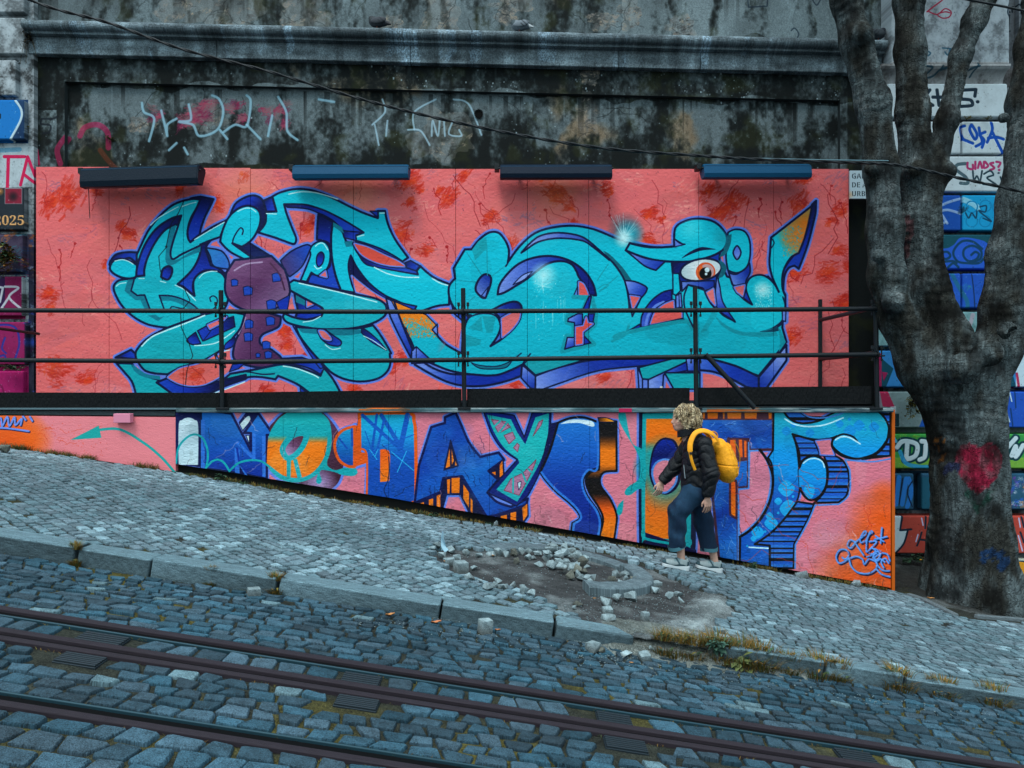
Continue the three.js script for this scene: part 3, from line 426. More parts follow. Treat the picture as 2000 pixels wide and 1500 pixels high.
  P.shape('1000,130! 1050,240 1130,420 1240,562! 1420,520! 1472,588! 1320,700! 1415,785! 1310,910! 1400,1000 1540,1050! 1705,970! 1690,1030! 1400,1130 1300,1145! 1062,750! 880,770! 850,905! 600,1010! 640,650! 762,270! 895,230! 895,175!', [600, 200, 1400, 1100, '#0f58b8', '#0a3c9c', '#1264c0', '#0a3ea0'], { ink: NAVY, lw: 24 });
  P.fn((x) => { const q = rng(31); for (let i = 0; i < 40; i++) radial(x, rr(q, 700, 1300), rr(q, 300, 1000), rr(q, 40, 110), i % 2 ? '#1a74cc' : '#07277c', 0.16); for (let i = 0; i < 26; i++) { x.globalAlpha = 0.7; crack(x, q, rr(q, 660, 1300), rr(q, 300, 950), rr(q, 60, 170), rr(q, 1.1, 2), '#04143c', 5); } x.globalAlpha = 1; });
  P.shape('950,400! 1025,650! 885,692!', '#0a0e34', { lw: 12, noglow: true });
  for (const s of ['942,480! 945,655! 902,672!', '960,485! 982,600! 962,640!', '995,600! 1012,642! 995,648!', '915,785! 946,780! 940,920! 920,920!', '960,770! 1040,765! 1036,915! 960,915!', '1075,830! 1130,910! 1130,1060! 1075,970!', '1145,960! 1165,990! 1165,1115! 1145,1090!', '815,940! 850,930! 850,1075! 815,1050!', '738,980! 780,968! 780,1045! 738,1035!', '660,1012! 690,1005! 690,1035! 640,1022!', '1430,640! 1456,600! 1462,738! 1430,762!', '1352,715! 1390,705! 1390,742!', '1440,1140! 1500,1128! 1500,1175! 1440,1165!', '1535,1110! 1590,1098! 1590,1190! 1535,1185!', '1650,1060! 1700,1020! 1700,1130! 1660,1190!']) P.shape(s, OR, { lw: 0, noglow: true });
  P.shape('1270,105! 1570,155! 1670,370! 1755,105! 1930,105! 1912,400 1825,700 1705,940! 1595,1042! 1308,912! 1602,590! 1450,480 1350,330', [1300, 100, 1800, 1000, '#0b2384', '#071864', '#0a1c70'], { lw: 14 });
  P.shape('1305,150! 1540,195! 1600,320! 1680,440! 1780,175! 1910,135! 1892,400 1805,650 1602,1000! 1398,882! 1622,620! 1608,580! 1480,480 1380,330', [1300, 150, 1700, 1000, '#14a4a4', '#18b0b0', '#0f9aa0'], { lw: 0, noglow: true });
  for (const s of ['1348,195! 1500,220! 1535,270! 1420,332!', '1472,352! 1555,318! 1582,380! 1522,436!', '1565,472! 1602,428! 1622,450! 1604,512!', '1755,360! 1812,222! 1852,198! 1835,250!', '1472,890! 1540,775! 1660,718! 1785,590! 1745,700 1620,938!']) P.shape(s, '#a9708f', { lw: 7, ink: '#7a3048', noglow: true });
  for (const s of ['1432,215! 1372,268!', '1500,225! 1422,330!', '1562,770! 1560,910!', '1655,720! 1685,805!', '1708,680! 1740,712!']) P.line(s, '#16a8a8', 18);
  P.shape('1605,815! 1640,800! 1635,850! 1615,885!', '#c2d8de', { lw: 6, noglow: true });
  P.origin(1000, 790);
  P.shape('380,190! 452,172! 440,260 370,440 300,655! 268,662!', NAVY, { lw: 10 });
  P.shape('850,150! 1020,165! 1022,650! 900,662 860,722 872,805 962,930 1022,1080 1015,1200 995,1330! 845,1320! 890,1130 850,1010 760,870 720,750 760,670 850,640!', [0, 160, 0, 1300, '#0c0c10', '#120e10', OR, OR, '#0e0c0e', '#140e0c', OR2, OR, OR], { ink: '#0a0a10', lw: 20 });
  P.shape('450,178! 560,135 700,126 850,178! 850,622! 760,652 700,722 700,802 740,902 832,1032 872,1150 850,1310! 575,1270! 590,1160! 662,1112 642,1050 560,962 430,852 330,742 275,662! 370,450', [0, 150, 0, 1150, '#1a72c8', '#1258b8', '#0a2f90', '#0a2684'], { ink: '#0a0a14', lw: 22 });
  P.line('835,170! 835,610 745,640 690,715 688,800 728,905 822,1035 858,1150 838,1300', '#2a72d0', 22); P.line('290,665 340,735 440,842 570,950 655,1045 672,1115 605,1165! 595,1250', '#2a72d0', 22);
  P.shape('470,192! 560,152 680,148 780,165 806,202 775,216 650,180', '#d4eaf2', { lw: 0, noglow: true });
  P.shape('838,128! 930,132 1012,170! 850,172!', [838, 0, 1010, 0, '#2a1408', '#f0850f', '#ffae20'], { lw: 8, noglow: true });
  P.shape('1245,60! 1760,60! 1790,200 1790,1350 1750,1480! 1290,1400 1245,1300', '#0a0d2e', { lw: 10 });
  P.shape('1275,90! 1730,90 1745,200 1745,1340 1700,1385 1320,1325 1268,1260', TEA, { lw: 0, noglow: true });
  P.shape('1312,140! 1690,140! 1690,1330! 1340,1290 1302,1250', [0, 140, 0, 1300, OR, OR2, OR], { lw: 0, noglow: true });
  P.fn((x) => { for (const [px, py, s] of [[1500, 600, 330], [1330, 620, 160], [1500, 780, 280], [1340, 480, 120]]) radial(x, px, py, s, TEA, 0.9); });
  P.shape('1340,640 1370,450 1440,345 1520,325 1610,380 1660,620 1620,800 1520,880 1420,850 1360,760', '#070c30', { lw: 0, noglow: true }); P.shape('1358,640 1385,460 1450,360 1520,345 1590,390 1640,600 1560,540 1480,535 1400,580', [0, 345, 0, 640, '#0b2a98', '#06145c', '#0d35a8'], { lw: 0, noglow: true });
  P.shape('1370,680 1400,580 1480,538 1560,560 1610,660 1590,780 1500,860 1420,820', '#dc7a8c', { lw: 20, ink: '#4a86d8', noglow: true });
  P.shape('1040,90 1072,52 1108,85 1140,260 1180,385 1262,432 1302,500 1302,780 1225,832 1160,882 1112,884 1102,850 1140,800 1240,722 1252,560 1200,430 1120,300 1050,170', TEA, { lw: 0, noglow: true }); P.shape('1090,930! 1080,1040 1052,1082 1022,1050 1042,980', TEA, { lw: 0, noglow: true });
  P.shape('1300,1250! 1310,1400! 1800,1490! 1800,1420!', '#0a0d3a', { lw: 0, noglow: true }); P.line('1275,1240 1320,1315 1700,1375 1742,1330', TEA, 26);
  P.origin(1360, 790);
  P.shape('45,60! 750,60! 750,440! 520,445! 505,340! 310,338! 310,560! 510,535! 505,805! 405,815! 410,1600! 230,1600! 160,900! 45,900!', [50, 150, 500, 1300, '#1a62c0', '#0d3a98', '#1c6cc8', '#0b3494', '#1a66c4'], { ink: MAR, lw: 26 });
  P.fn((x) => { const q = rng(77); for (let i = 0; i < 40; i++) radial(x, rr(q, 60, 740), rr(q, 170, 430), rr(q, 30, 80), i % 2 ? '#2a86dc' : '#08267c', 0.14); for (let i = 0; i < 30; i++) radial(x, rr(q, 170, 390), rr(q, 560, 1450), rr(q, 30, 80), i % 2 ? '#2a86dc' : '#08267c', 0.16); x.strokeStyle = '#9ec8ea'; for (let i = 0; i < 26; i++) { x.globalAlpha = 0.5; crack(x, q, rr(q, 60, 730), rr(q, 180, 400), rr(q, 40, 160), rr(q, -0.8, 0.6), i % 2 ? '#a8d0f0' : '#061a50', 4); } for (let i = 0; i < 22; i++) { x.globalAlpha = 0.6; crack(x, q, rr(q, 190, 360), rr(q, 600, 1400), rr(q, 50, 150), rr(q, 0.5, 2), i % 3 ? '#8cbce8' : '#06184a', 4); } x.globalAlpha = 1; });
  P.shape('45,55! 750,55! 750,152! 45,152!', MAR, { lw: 0, noglow: true });
  for (const [a, bq] of [[60, 85], [108, 212], [258, 278], [302, 440], [470, 592], [704, 738]]) P.shape(`${a},62! ${bq},62! ${bq - 4},138! ${a + 4},138!`, [0, 62, 0, 138, '#f4860f', '#ee5c10'], { lw: 0, noglow: true });
  P.shape('305,335 340,325 480,335 520,370! 505,535! 310,535!', MAR, { lw: 0, noglow: true });
  for (const s of ['330,348! 382,345! 388,520! 330,500!', '415,345! 446,345! 452,515! 420,515!', '466,352! 490,356! 490,516! 470,516!']) P.shape(s, OR2, { lw: 0, noglow: true });
  P.line('512,370! 512,820! 410,826! 408,1600', '#3f7fd4', 12);
  P.shape('330,740! 370,742 392,785 392,1112! 345,1085 330,1040', [0, 740, 0, 1110, OR2, OR], { lw: 22, ink: MAR, noglow: true });
  P.shape('755,45! 840,45! 900,130 1000,180 1150,172 1300,100 1420,45! 1750,45! 1845,140 1882,250 1852,380 1762,480 1600,530 1450,500 1350,430 1322,370 1370,310! 1250,342 1100,332 938,288! 980,420 1002,600! 1012,800! 980,950 850,1130 720,1262 570,1365! 715,1378! 715,1600! 425,1600! 430,1290! 560,1200 680,1040 745,800 740,600 700,520! 750,445!', [0, 60, 0, 1300, '#1aa2b4', '#12a0cc', '#0a92dc', '#0a8cdc', '#0a50b4', '#0a4aac', '#0c54b8'], { ink: '#07090e', lw: 18 });
  for (const [x, y, s] of [[880, 820, 82], [800, 945, 38], [905, 1020, 92], [715, 1090, 38], [730, 1160, 66], [600, 1250, 62], [560, 1310, 30], [945, 900, 13], [800, 1060, 14], [672, 1240, 14], [497, 1382, 11]]) P.shape(`${x - s},${y} ${x},${y - s} ${x + s},${y} ${x},${y + s}`, '#12a0e2', { lw: 0, noglow: true });
  for (const [x, y, s] of [[1590, 205, 56], [1735, 220, 52], [1110, 280, 45], [1495, 145, 18], [880, 260, 46], [1400, 190, 40], [1650, 245, 14], [1500, 260, 60], [950, 200, 30]]) P.shape(`${x - s},${y} ${x},${y - s} ${x + s},${y} ${x},${y + s}`, '#0e8cd4', { lw: 0, noglow: true });
  const ladder = (s, seed, y0, y1) => P.fn((x) => { const q = rng(seed); x.save(); trace(x, s); x.fillStyle = '#07090f'; x.fill(); x.save(); x.clip(); for (let y = y0; y < y1;) { const h = rr(q, 14, 66); x.fillStyle = '#1a56bc'; x.fillRect(500, y, 1500, h); x.fillStyle = '#2f86d8'; x.globalAlpha = 0.5; x.fillRect(500, y + h * 0.55, 1500, h * 0.45); x.globalAlpha = 1; y += h + rr(q, 10, 34); } x.restore(); x.strokeStyle = '#07090f'; x.lineWidth = 20; x.stroke(); x.restore(); });
  ladder('940,290! 1150,350! 1212,492! 1010,560! 1000,450', 3, 320, 560);
  ladder('1240,490! 1350,500 1440,560 1485,660 1490,780 1465,890 1390,955! 1150,962! 1250,850 1285,700 1275,590', 14, 505, 960);
  ladder('985,950! 1150,975! 1080,1140 955,1365! 950,1600! 720,1600! 718,1378! 570,1365! 720,1262 850,1130', 25, 960, 1600);
  ladder('840,40! 985,40! 1080,115 1250,130 1150,172 1000,180 900,130', 36, 60, 175); ladder('1750,40! 1895,40! 1895,500! 1620,535! 1762,480 1852,380 1882,250 1845,140', 49, 50, 540);
  P.line('985,40 1080,112 1200,132 1350,112 1480,60', '#4a86d8', 14); P.line('1500,640 1505,800 1480,900 1390,975! 1160,985! 1090,1150 968,1370! 965,1600', '#4a86d8', 16); P.line('1455,545 1500,640', '#4a86d8', 16); P.line('1450,540! 1700,560 1895,530', '#4a86d8', 14);
  P.shape('1170,360! 1310,345! 1320,430 1342,492! 1215,487! 1200,420', '', { hole: true });
  P.shape('1010,640 1030,560 1100,510 1160,502 1230,535 1275,620 1272,780 1212,890 1130,935 1060,900 1015,810', [0, 500, 0, 930, '#0c98dc', '#0a90dc', '#0b5cba'], { lw: 24, ink: '#07090f', noglow: true });
  P.shape('1000,640! 1030,600! 1040,800! 1005,810!', '#0a90dc', { lw: 0, noglow: true });
  P.shape('1050,850 1070,790 1120,780 1155,820 1140,900 1100,920', '#12a0e2', { lw: 0, noglow: true });
  P.line('1370,310 1330,350 1330,420 1400,490 1500,525 1620,525 1760,470 1860,350 1880,250', '#07090f', 22); P.line('1372,312 1440,290 1530,315 1570,360', '#07090f', 18);
  P.line('1045,575 1100,535 1170,530 1230,560 1250,615', '#bfeaf6', 12); P.line('865,140 950,190 1080,215 1250,200 1435,130', '#bfeaf6', 14); P.line('1360,345 1420,315 1500,325 1600,385', '#bfeaf6', 14); P.line('515,1395 700,1405', '#bfeaf6', 14);
  P.shape('520,455! 620,450! 690,560 728,720 700,920 620,1100 500,1220 418,1280! 412,830! 512,820!', '#d97a92', { lw: 16, ink: '#4a86d8', noglow: true }); P.line('620,442 700,560 748,720 722,930 632,1112 520,1232 425,1295', '#07090f', 26);
  P.origin(1360, 900);
  const sig = ['1545,790 1500,775 1475,830 1510,852 1560,790', '1545,795 1590,860 1635,925', '1560,790 1620,745 1660,705 1640,690 1600,760 1610,800 1650,780', '1650,790 1690,720 1720,700 1700,690 1665,780 1660,890', '1690,790 1760,790 1700,860 1670,890', '1740,770 1860,742', '1812,655 1800,805', '1750,735 1830,790', '1710,850 1750,880 1720,910 1690,905', '1740,860 1800,890 1775,960 1725,950 1760,890 1790,900', '1665,940 1760,905', '1485,960 1400,1002 1365,940 1400,872 1465,872 1488,922 1455,962 1425,945', '1490,950 1512,1030 1580,1092 1680,1102 1750,1060 1762,1000 1720,970 1680,962 1640,1012 1620,960 1560,935 1495,955', '1740,950 1770,1020 1820,1070 1885,1075', '1880,1000 1842,955 1805,990 1830,1045', '1740,945 1800,905 1865,915 1890,980', '1760,1060 1810,1110 1890,1135', '1730,940 1760,980 1800,960 1840,990'];
  P.fn((x) => { x.lineCap = 'round'; for (const [dx, dy, col, w] of [[14, 14, '#0c1230', 17], [0, 0, '#4583e0', 17], [-2, -3, '#6aa2ec', 7]]) for (const s of sig) { x.save(); x.translate(dx, dy); trace(x, s, true); x.strokeStyle = col; x.lineWidth = w; x.stroke(); x.restore(); } });
  P.run({ c: bgc, k: 1 }, 52);
  for (let i = 0; i < 160; i++) { ctx.globalAlpha = rr(r, 0.35, 0.75); crack(ctx, r, rr(r, 345, 1740), rr(r, 800, 1150), rr(r, 12, 60), rr(r, 0.6, 2.4), ['#2a1420', '#101828', '#f2b8bc'][i % 3], rr(r, 0.6, 1.2)); }
  for (let i = 0; i < 24; i++) { ctx.globalAlpha = 0.7; crack(ctx, r, rr(r, 1420, 1735), rr(r, 900, 1100), rr(r, 30, 90), rr(r, -0.4, 1.8), '#c83420', 1); }
  speckle(ctx, r, 343, 796, 1400, 360, 4600, ['#082030', '#e8f0f4', '#301018', '#ffd9d0'], 0.6, 1.7, 0.3);
  for (let i = 0; i < 110; i++) { ctx.globalAlpha = rr(r, 0.02, 0.07); ctx.fillStyle = i % 2 ? '#ffffff' : '#001018'; ctx.beginPath(); ctx.ellipse(rr(r, 343, 1740), rr(r, 796, 1156), rr(r, 10, 70), rr(r, 10, 40), 0, 0, 6.3); ctx.fill(); }
  // splashed dirt along the foot of the wall
  for (let i = 0; i < 500; i++) { const x = rr(r, 343, 1740), f = x < 760 ? lerp(906, 972, (x - 343) / 417) : lerp(972, 1148, (x - 760) / 980); ctx.globalAlpha = rr(r, 0.04, 0.14); ctx.fillStyle = '#1a1c18'; ctx.fillRect(x, f - Math.pow(r(), 2.5) * 42, rr(r, 1, 8), rr(r, 2, 12)); }
  ctx.globalAlpha = 1;
  return canvasTex(c);
}
// ---- low pink end wall with the arrow: photo rectangle -300..343 x 796..930
const MP = { x0: -300, y0: 796, x1: 343, y1: 930 };
function paintPink() {
  const k = 2, c = mkCanvas((MP.x1 - MP.x0) * k, (MP.y1 - MP.y0) * k), x = c.getContext('2d'), r = rng(61);
  x.setTransform(k, 0, 0, k, -MP.x0 * k, -MP.y0 * k); x.fillStyle = '#ea8088'; x.fillRect(-300, 790, 660, 150);
  for (let i = 0; i < 260; i++) { x.globalAlpha = rr(r, 0.04, 0.12); x.fillStyle = ['#f4969c', '#d66c7c', '#f08c90'][i % 3]; x.fillRect(rr(r, -300, 343), rr(r, 796, 930), rr(r, 10, 90), rr(r, 0.6, 2.4)); }
  x.globalAlpha = 1; for (const [a, b, s] of [[30, 845, 62], [-20, 850, 90], [-120, 850, 120], [58, 860, 50]]) radial(x, a, b, s, '#f2600e', 1); radial(x, 10, 880, 60, '#e8500c', 0.9);
  speckle(x, r, 60, 820, 150, 70, 160, ['#e8380f', '#c83020'], 0.6, 1.8, 0.8);
  for (let i = 0; i < 16; i++) { x.globalAlpha = 0.6; crack(x, r, rr(r, 70, 190), rr(r, 830, 870), rr(r, 8, 26), rr(r, -0.6, 1), '#d8380f', 0.9); }
  x.globalAlpha = 1; x.lineCap = 'round';
  for (const [dx, col, w] of [[1.5, '#101840', 5], [0, '#6f8ee4', 3.6]]) for (const s of ['-20,840 0,816 4,832 14,814 18,832 28,815 30,830 42,818 40,830', '-40,835 10,836 56,842', '44,812 50,820', '58,814 63,822']) { x.save(); x.translate(dx, dx); trace(x, s, true); x.strokeStyle = col; x.lineWidth = w; x.stroke(); x.restore(); }
  x.strokeStyle = '#14a09c'; x.lineWidth = 5; trace(x, '190,840 235,839 285,868 318,896 343,925', true); x.stroke();
  x.fillStyle = '#14a09c'; trace(x, '138,859! 193,831! 198,855!'); x.fill();
  speckle(x, r, -300, 796, 643, 134, 700, ['#7a3038', '#ffd0d0'], 0.5, 1.3, 0.35);
  return canvasTex(c);
}
// ---- old rendered wall behind: photo rectangle 0..1760 x -160..800, soot, lichen and rain streaks
const MW = { x0: -60, y0: -200, x1: 1760, y1: 800 };
function paintOldWall() {
  const W = 2048, k = W / (MW.x1 - MW.x0), H = Math.round((MW.y1 - MW.y0) * k), r = rng(301);
  const c = pixels(W, H, (i, j, o) => {
    const px = MW.x0 + i / k, py = MW.y0 + j / k, wx = px + 26 * (fbm(px * 0.02, py * 0.02, 3, 3) - 0.5), wy = py + 40 * (fbm(px * 0.015, py * 0.015, 9, 3) - 0.5);
    const tilt = (px - 1000) * 0.0237, ry = wy - tilt;                        // courses fall a little to the right
    const fine = fbm(px * 0.16, py * 0.13, 1, 3), mid = fbm(wx * 0.022, wy * 0.016, 5, 5), streak = fbm(wx * 0.055, wy * 0.006, 7, 4), grit = vnoise(px * 0.8, py * 0.8, 2);
    let d;                                                                     // 0 clean plaster .. 1 black soot
    if (ry < 66) d = 0.33 + 1.7 * (streak - 0.52) + 0.8 * (mid - 0.5) - 0.20 * sstep(1050, 1400, px);
    else if (ry < 124) d = 0.46 + 1.1 * (streak - 0.5) + 0.5 * (mid - 0.5);
    else if (ry < 182) d = 0.74 + 0.9 * (mid - 0.5) + 0.7 * (streak - 0.5);
    else { const h = clamp((ry - 182) / 150), l = 0.5 + 0.5 * Math.sin(px * 0.0105 + 5.2) * Math.sin(px * 0.0043 + 1.0); d = 0.50 + 0.40 * h * h - 0.20 * l * (1 - h) + 2.1 * (mid - 0.5) + 1.0 * (streak - 0.5); if (ry > 330) d = 0.9; }
    if (px > 1655) d += 0.3; if (px < 125) d += 0.08 * Math.sin(py * 0.05) - (px < 110 && py > 215 ? 0.42 * sstep(0.4, 0.6, mid + 0.15) : 0);
    d = clamp(d + 0.70 * (fine - 0.5)); d = sstep(0.08, 0.98, d);
    const pale = 0.75 + 0.5 * mid, g = 0.85 + 0.3 * grit;
    const up = ry < 66 ? 0.92 + 0.14 * sstep(1050, 1400, px) : 1; o[0] = lerp(104 * pale * up, 17, d) * g; o[1] = lerp(117 * pale * up, 22, d) * g; o[2] = lerp(121 * pale * up, 22, d) * g;
    const rust = sstep(0.62, 0.75, fbm(wx * 0.012 + 40, wy * 0.012, 11, 4)) * (1 - d); o[0] += 26 * rust; o[2] -= 22 * rust;
    const moss = sstep(0.5, 0.7, fbm(px * 0.03, py * 0.03, 21, 4)) * d; o[0] += 14 * moss; o[1] += 13 * moss;
  });
  const x = c.getContext('2d'); x.setTransform(k, 0, 0, k, -MW.x0 * k, -MW.y0 * k); x.lineCap = 'round'; x.lineJoin = 'round';
  // bird lime and white flecks on the frieze
  for (let i = 0; i < 2600; i++) { const px = rr(r, 60, 1640), t = (px - 1000) * 0.0237; x.globalAlpha = rr(r, 0.2, 0.9); x.fillStyle = '#a9bcc4'; const py = r() < 0.6 ? rr(r, 126, 186) + t : rr(r, 195, 325); if (fbm(px * 0.02, py * 0.03, 77, 3) < 0.47 + 0.2 * r()) continue; const q = 0.7 + 2.2 * Math.pow(r(), 3); x.fillRect(px, py, q, q * rr(r, 0.8, 1.7)); }
  for (let i = 0; i < 60; i++) { const px = rr(r, 60, 1640), t = (px - 1000) * 0.0237; x.globalAlpha = rr(r, 0.05, 0.2); x.fillStyle = '#9cb4c4'; x.fillRect(px, rr(r, 96, 104) + t, rr(r, 3, 14), rr(r, 8, 26)); }
  // spalled render: pale bare patches with a cracked rim
  for (const [px, py, a, bq] of [[420, 20, 80, 40], [590, 30, 60, 38], [860, 40, 40, 50], [760, 50, 30, 26], [1180, 40, 36, 20], [1330, 55, 26, 26], [1230, 20, 24, 34], [990, 35, 22, 14], [395, 222, 44, 34], [270, 240, 30, 16], [870, 262, 66, 52], [1150, 225, 22, 40], [1155, 150, 18, 24], [340, 15, 40, 30], [1000, 10, 40, 20]]) {
    x.save(); x.translate(px, py); x.beginPath(); const n = 60; for (let i = 0; i <= n; i++) { const t = i / n * 6.283, q = 0.35 + 1.2 * fbm(Math.cos(t) * 2.2 + px, Math.sin(t) * 2.2 + py, 1, 4); x.lineTo(Math.cos(t) * a * q, Math.sin(t) * bq * q); }
    x.globalAlpha = 0.22; x.fillStyle = '#a39a92'; x.fill(); x.clip(); for (let i = 0; i < 40; i++) blot(x, r, rr(r, -a, a), rr(r, -bq, bq), rr(r, 4, 12), ['#8a8078', '#5c5a58', '#9a8a78', '#3a3c3c'][i % 4], 4); x.restore(); x.save(); x.translate(px, py); x.globalAlpha = 0.5; for (let i = 0; i < 3; i++) crack(x, r, rr(r, -a, a * 0.6), rr(r, -bq, bq), a * 0.9, rr(r, -0.7, 0.7), '#15191a', 1); x.restore();
  }
  for (let i = 0; i < 150; i++) { const px = rr(r, 130, 1640), t = (px - 1000) * 0.0237, top = [66, 124, 184][i % 3] + t, l = rr(r, 20, i % 3 === 2 ? 120 : 50), w = rr(r, 2, 14), g = x.createLinearGradient(0, top, 0, top + l); const c = i % 4 === 3 ? '150,168,176' : '14,17,17'; g.addColorStop(0, `rgba(${c},${i % 4 === 3 ? 0.22 : 0.55})`); g.addColorStop(1, `rgba(${c},0)`); x.globalAlpha = 1; x.fillStyle = g; x.fillRect(px, top, w, l); }
  for (let i = 0; i < 60; i++) { const px = rr(r, 0, 1740), w = rr(r, 4, 26), l = rr(r, 40, 110), g = x.createLinearGradient(0, -40, 0, -40 + l); g.addColorStop(0, 'rgba(16,19,19,.5)'); g.addColorStop(1, 'rgba(16,19,19,0)'); x.globalAlpha = 1; x.fillStyle = g; x.fillRect(px, -40, w, l); }
  for (let i = 0; i < 50; i++) { x.globalAlpha = rr(r, 0.4, 0.8); crack(x, r, rr(r, 0, 1740), rr(r, -60, 320), rr(r, 20, 90), rr(r, 0, 3), '#0c1012', 1); }
  // faded tags on the recessed panel
  for (const [a, b, s] of [[385, 225, 40], [395, 205, 34], [360, 240, 26], [455, 205, 24], [462, 225, 22], [550, 205, 22], [545, 230, 22], [300, 215, 20], [520, 220, 20]]) { for (let i = 0; i < 4; i++) blot(x, r, a + rr(r, -12, 12), b + rr(r, -12, 12), s * 0.62, ['#8c2848', '#6c2040', '#9c4458', '#7c5a60'][i % 4], 14); }
  const wl = (s, w = 5, col = '#9fd0e2', al = 0.85) => { x.globalAlpha = al; trace(x, s, true); x.strokeStyle = col; x.lineWidth = w; x.stroke(); };
  for (const s of ['272,197 276,215 296,228 286,272', '310,212 322,262! 322,240 340,228', '364,200 368,230 345,234 372,240 385,262 420,250 432,215 424,190 410,182', '425,250 440,268', '432,255 455,240 478,242 486,195 478,182', '478,240 505,268', '528,222 520,262', '540,185 556,215 558,252 578,270', '325,290 340,276', '355,285 362,298', '620,190 650,195']) { wl(s, 6.5, '#5a8496', 0.35); wl(s, 4.4, '#98c6d8', 0.68); }
  for (const s of ['725,240 750,215 745,190', '730,240 738,280', '755,232 752,262', '808,250 808,215 850,190', '795,250 820,252 838,280', '885,190 915,200 940,260', '842,262 844,232 854,262 858,230', '866,228 868,262', '884,232 876,258 900,262 896,250']) wl(s, 3.6, '#a8cadb', 0.7);
  for (const s of ['150,262 160,245 185,240 204,255 206,285', '118,320 112,292 128,268']) wl(s, 11, '#b01c50', 0.6); wl('190,290 205,310 230,335', 10, '#8c3018', 0.4);
  for (const [a, b] of [[112, 65], [128, 70], [155, 75], [178, 72]]) { x.globalAlpha = 0.6; blot(x, r, a, b, 8, '#b0662c', 8); }
  x.globalAlpha = 0.85; x.strokeStyle = '#161c26'; for (const s of ['100,232! 82,232! 80,242 98,245 96,258 84,260', '112,228 98,234']) wl(s, 4, '#141a22', 0.8);
  for (const s of ['1460,-5! 1462,14! 1498,12! 1500,-6', '1585,-4 1595,10 1605,-6', '1545,60 1552,55 1560,66 1555,78']) wl(s, 2.4, '#1b2a38', 0.8);
  for (const s of ['0,302 -40,303', '-6,302! 40,302! 8,302! 6,365!', '32,358! 46,302! 68,360! 40,338! 65,337!', '72,294 75,320']) wl(s, 6.5, '#c8184e', 0.9);
  x.globalAlpha = 1; return c;
}
// ---------------------------------------------------------------- walls
function planarUV(geo, rect, Z) {                             // uv from the wall's own plane (x, y), for a picture that covers rect
  const p = geo.attributes.position, uv = new Float32Array(p.count * 2), x0 = mx(rect.x0, Z), x1 = mx(rect.x1, Z), y0 = my(rect.y1, Z), y1 = my(rect.y0, Z);
  for (let i = 0; i < p.count; i++) { uv[2 * i] = (p.getX(i) - x0) / (x1 - x0); uv[2 * i + 1] = (p.getY(i) - y0) / (y1 - y0); }
  geo.setAttribute('uv', new THREE.BufferAttribute(uv, 2)); return geo;
}
function slab(pts, Z0, Z1, holes = []) {                      // polygon given at depth Z0 (photo pixels), thick to Z1
  const sh = new THREE.Shape(pts.map(([a, b]) => new THREE.Vector2(mx(a, Z0), my(b, Z0))));
  for (const h of holes) sh.holes.push(new THREE.Path(h.map(([a, b]) => new THREE.Vector2(mx(a, Z0), my(b, Z0)))));
  const g = new THREE.ExtrudeGeometry(sh, { depth: Z1 - Z0, bevelEnabled: false, curveSegments: 4 }); g.translate(0, 0, CAMZ - Z1); return g;
}
const box = (x0, x1, y0, y1, z0, z1, r = 0) => { const w = Math.abs(x1 - x0), h = Math.abs(y1 - y0), d = Math.abs(z1 - z0), g = r ? new RoundedBoxGeometry(w, h, d, 2, Math.min(r, w / 2.1, h / 2.1, d / 2.1)) : new THREE.BoxGeometry(w, h, d); g.translate((x0 + x1) / 2, (y0 + y1) / 2, (z0 + z1) / 2); return g; };
const pbox = (px0, px1, py0, py1, Z0, Z1, r = 0) => box(mx(px0, Z0), mx(px1, Z0), my(py1, Z0), my(py0, Z0), CAMZ - Z1, CAMZ - Z0, r);

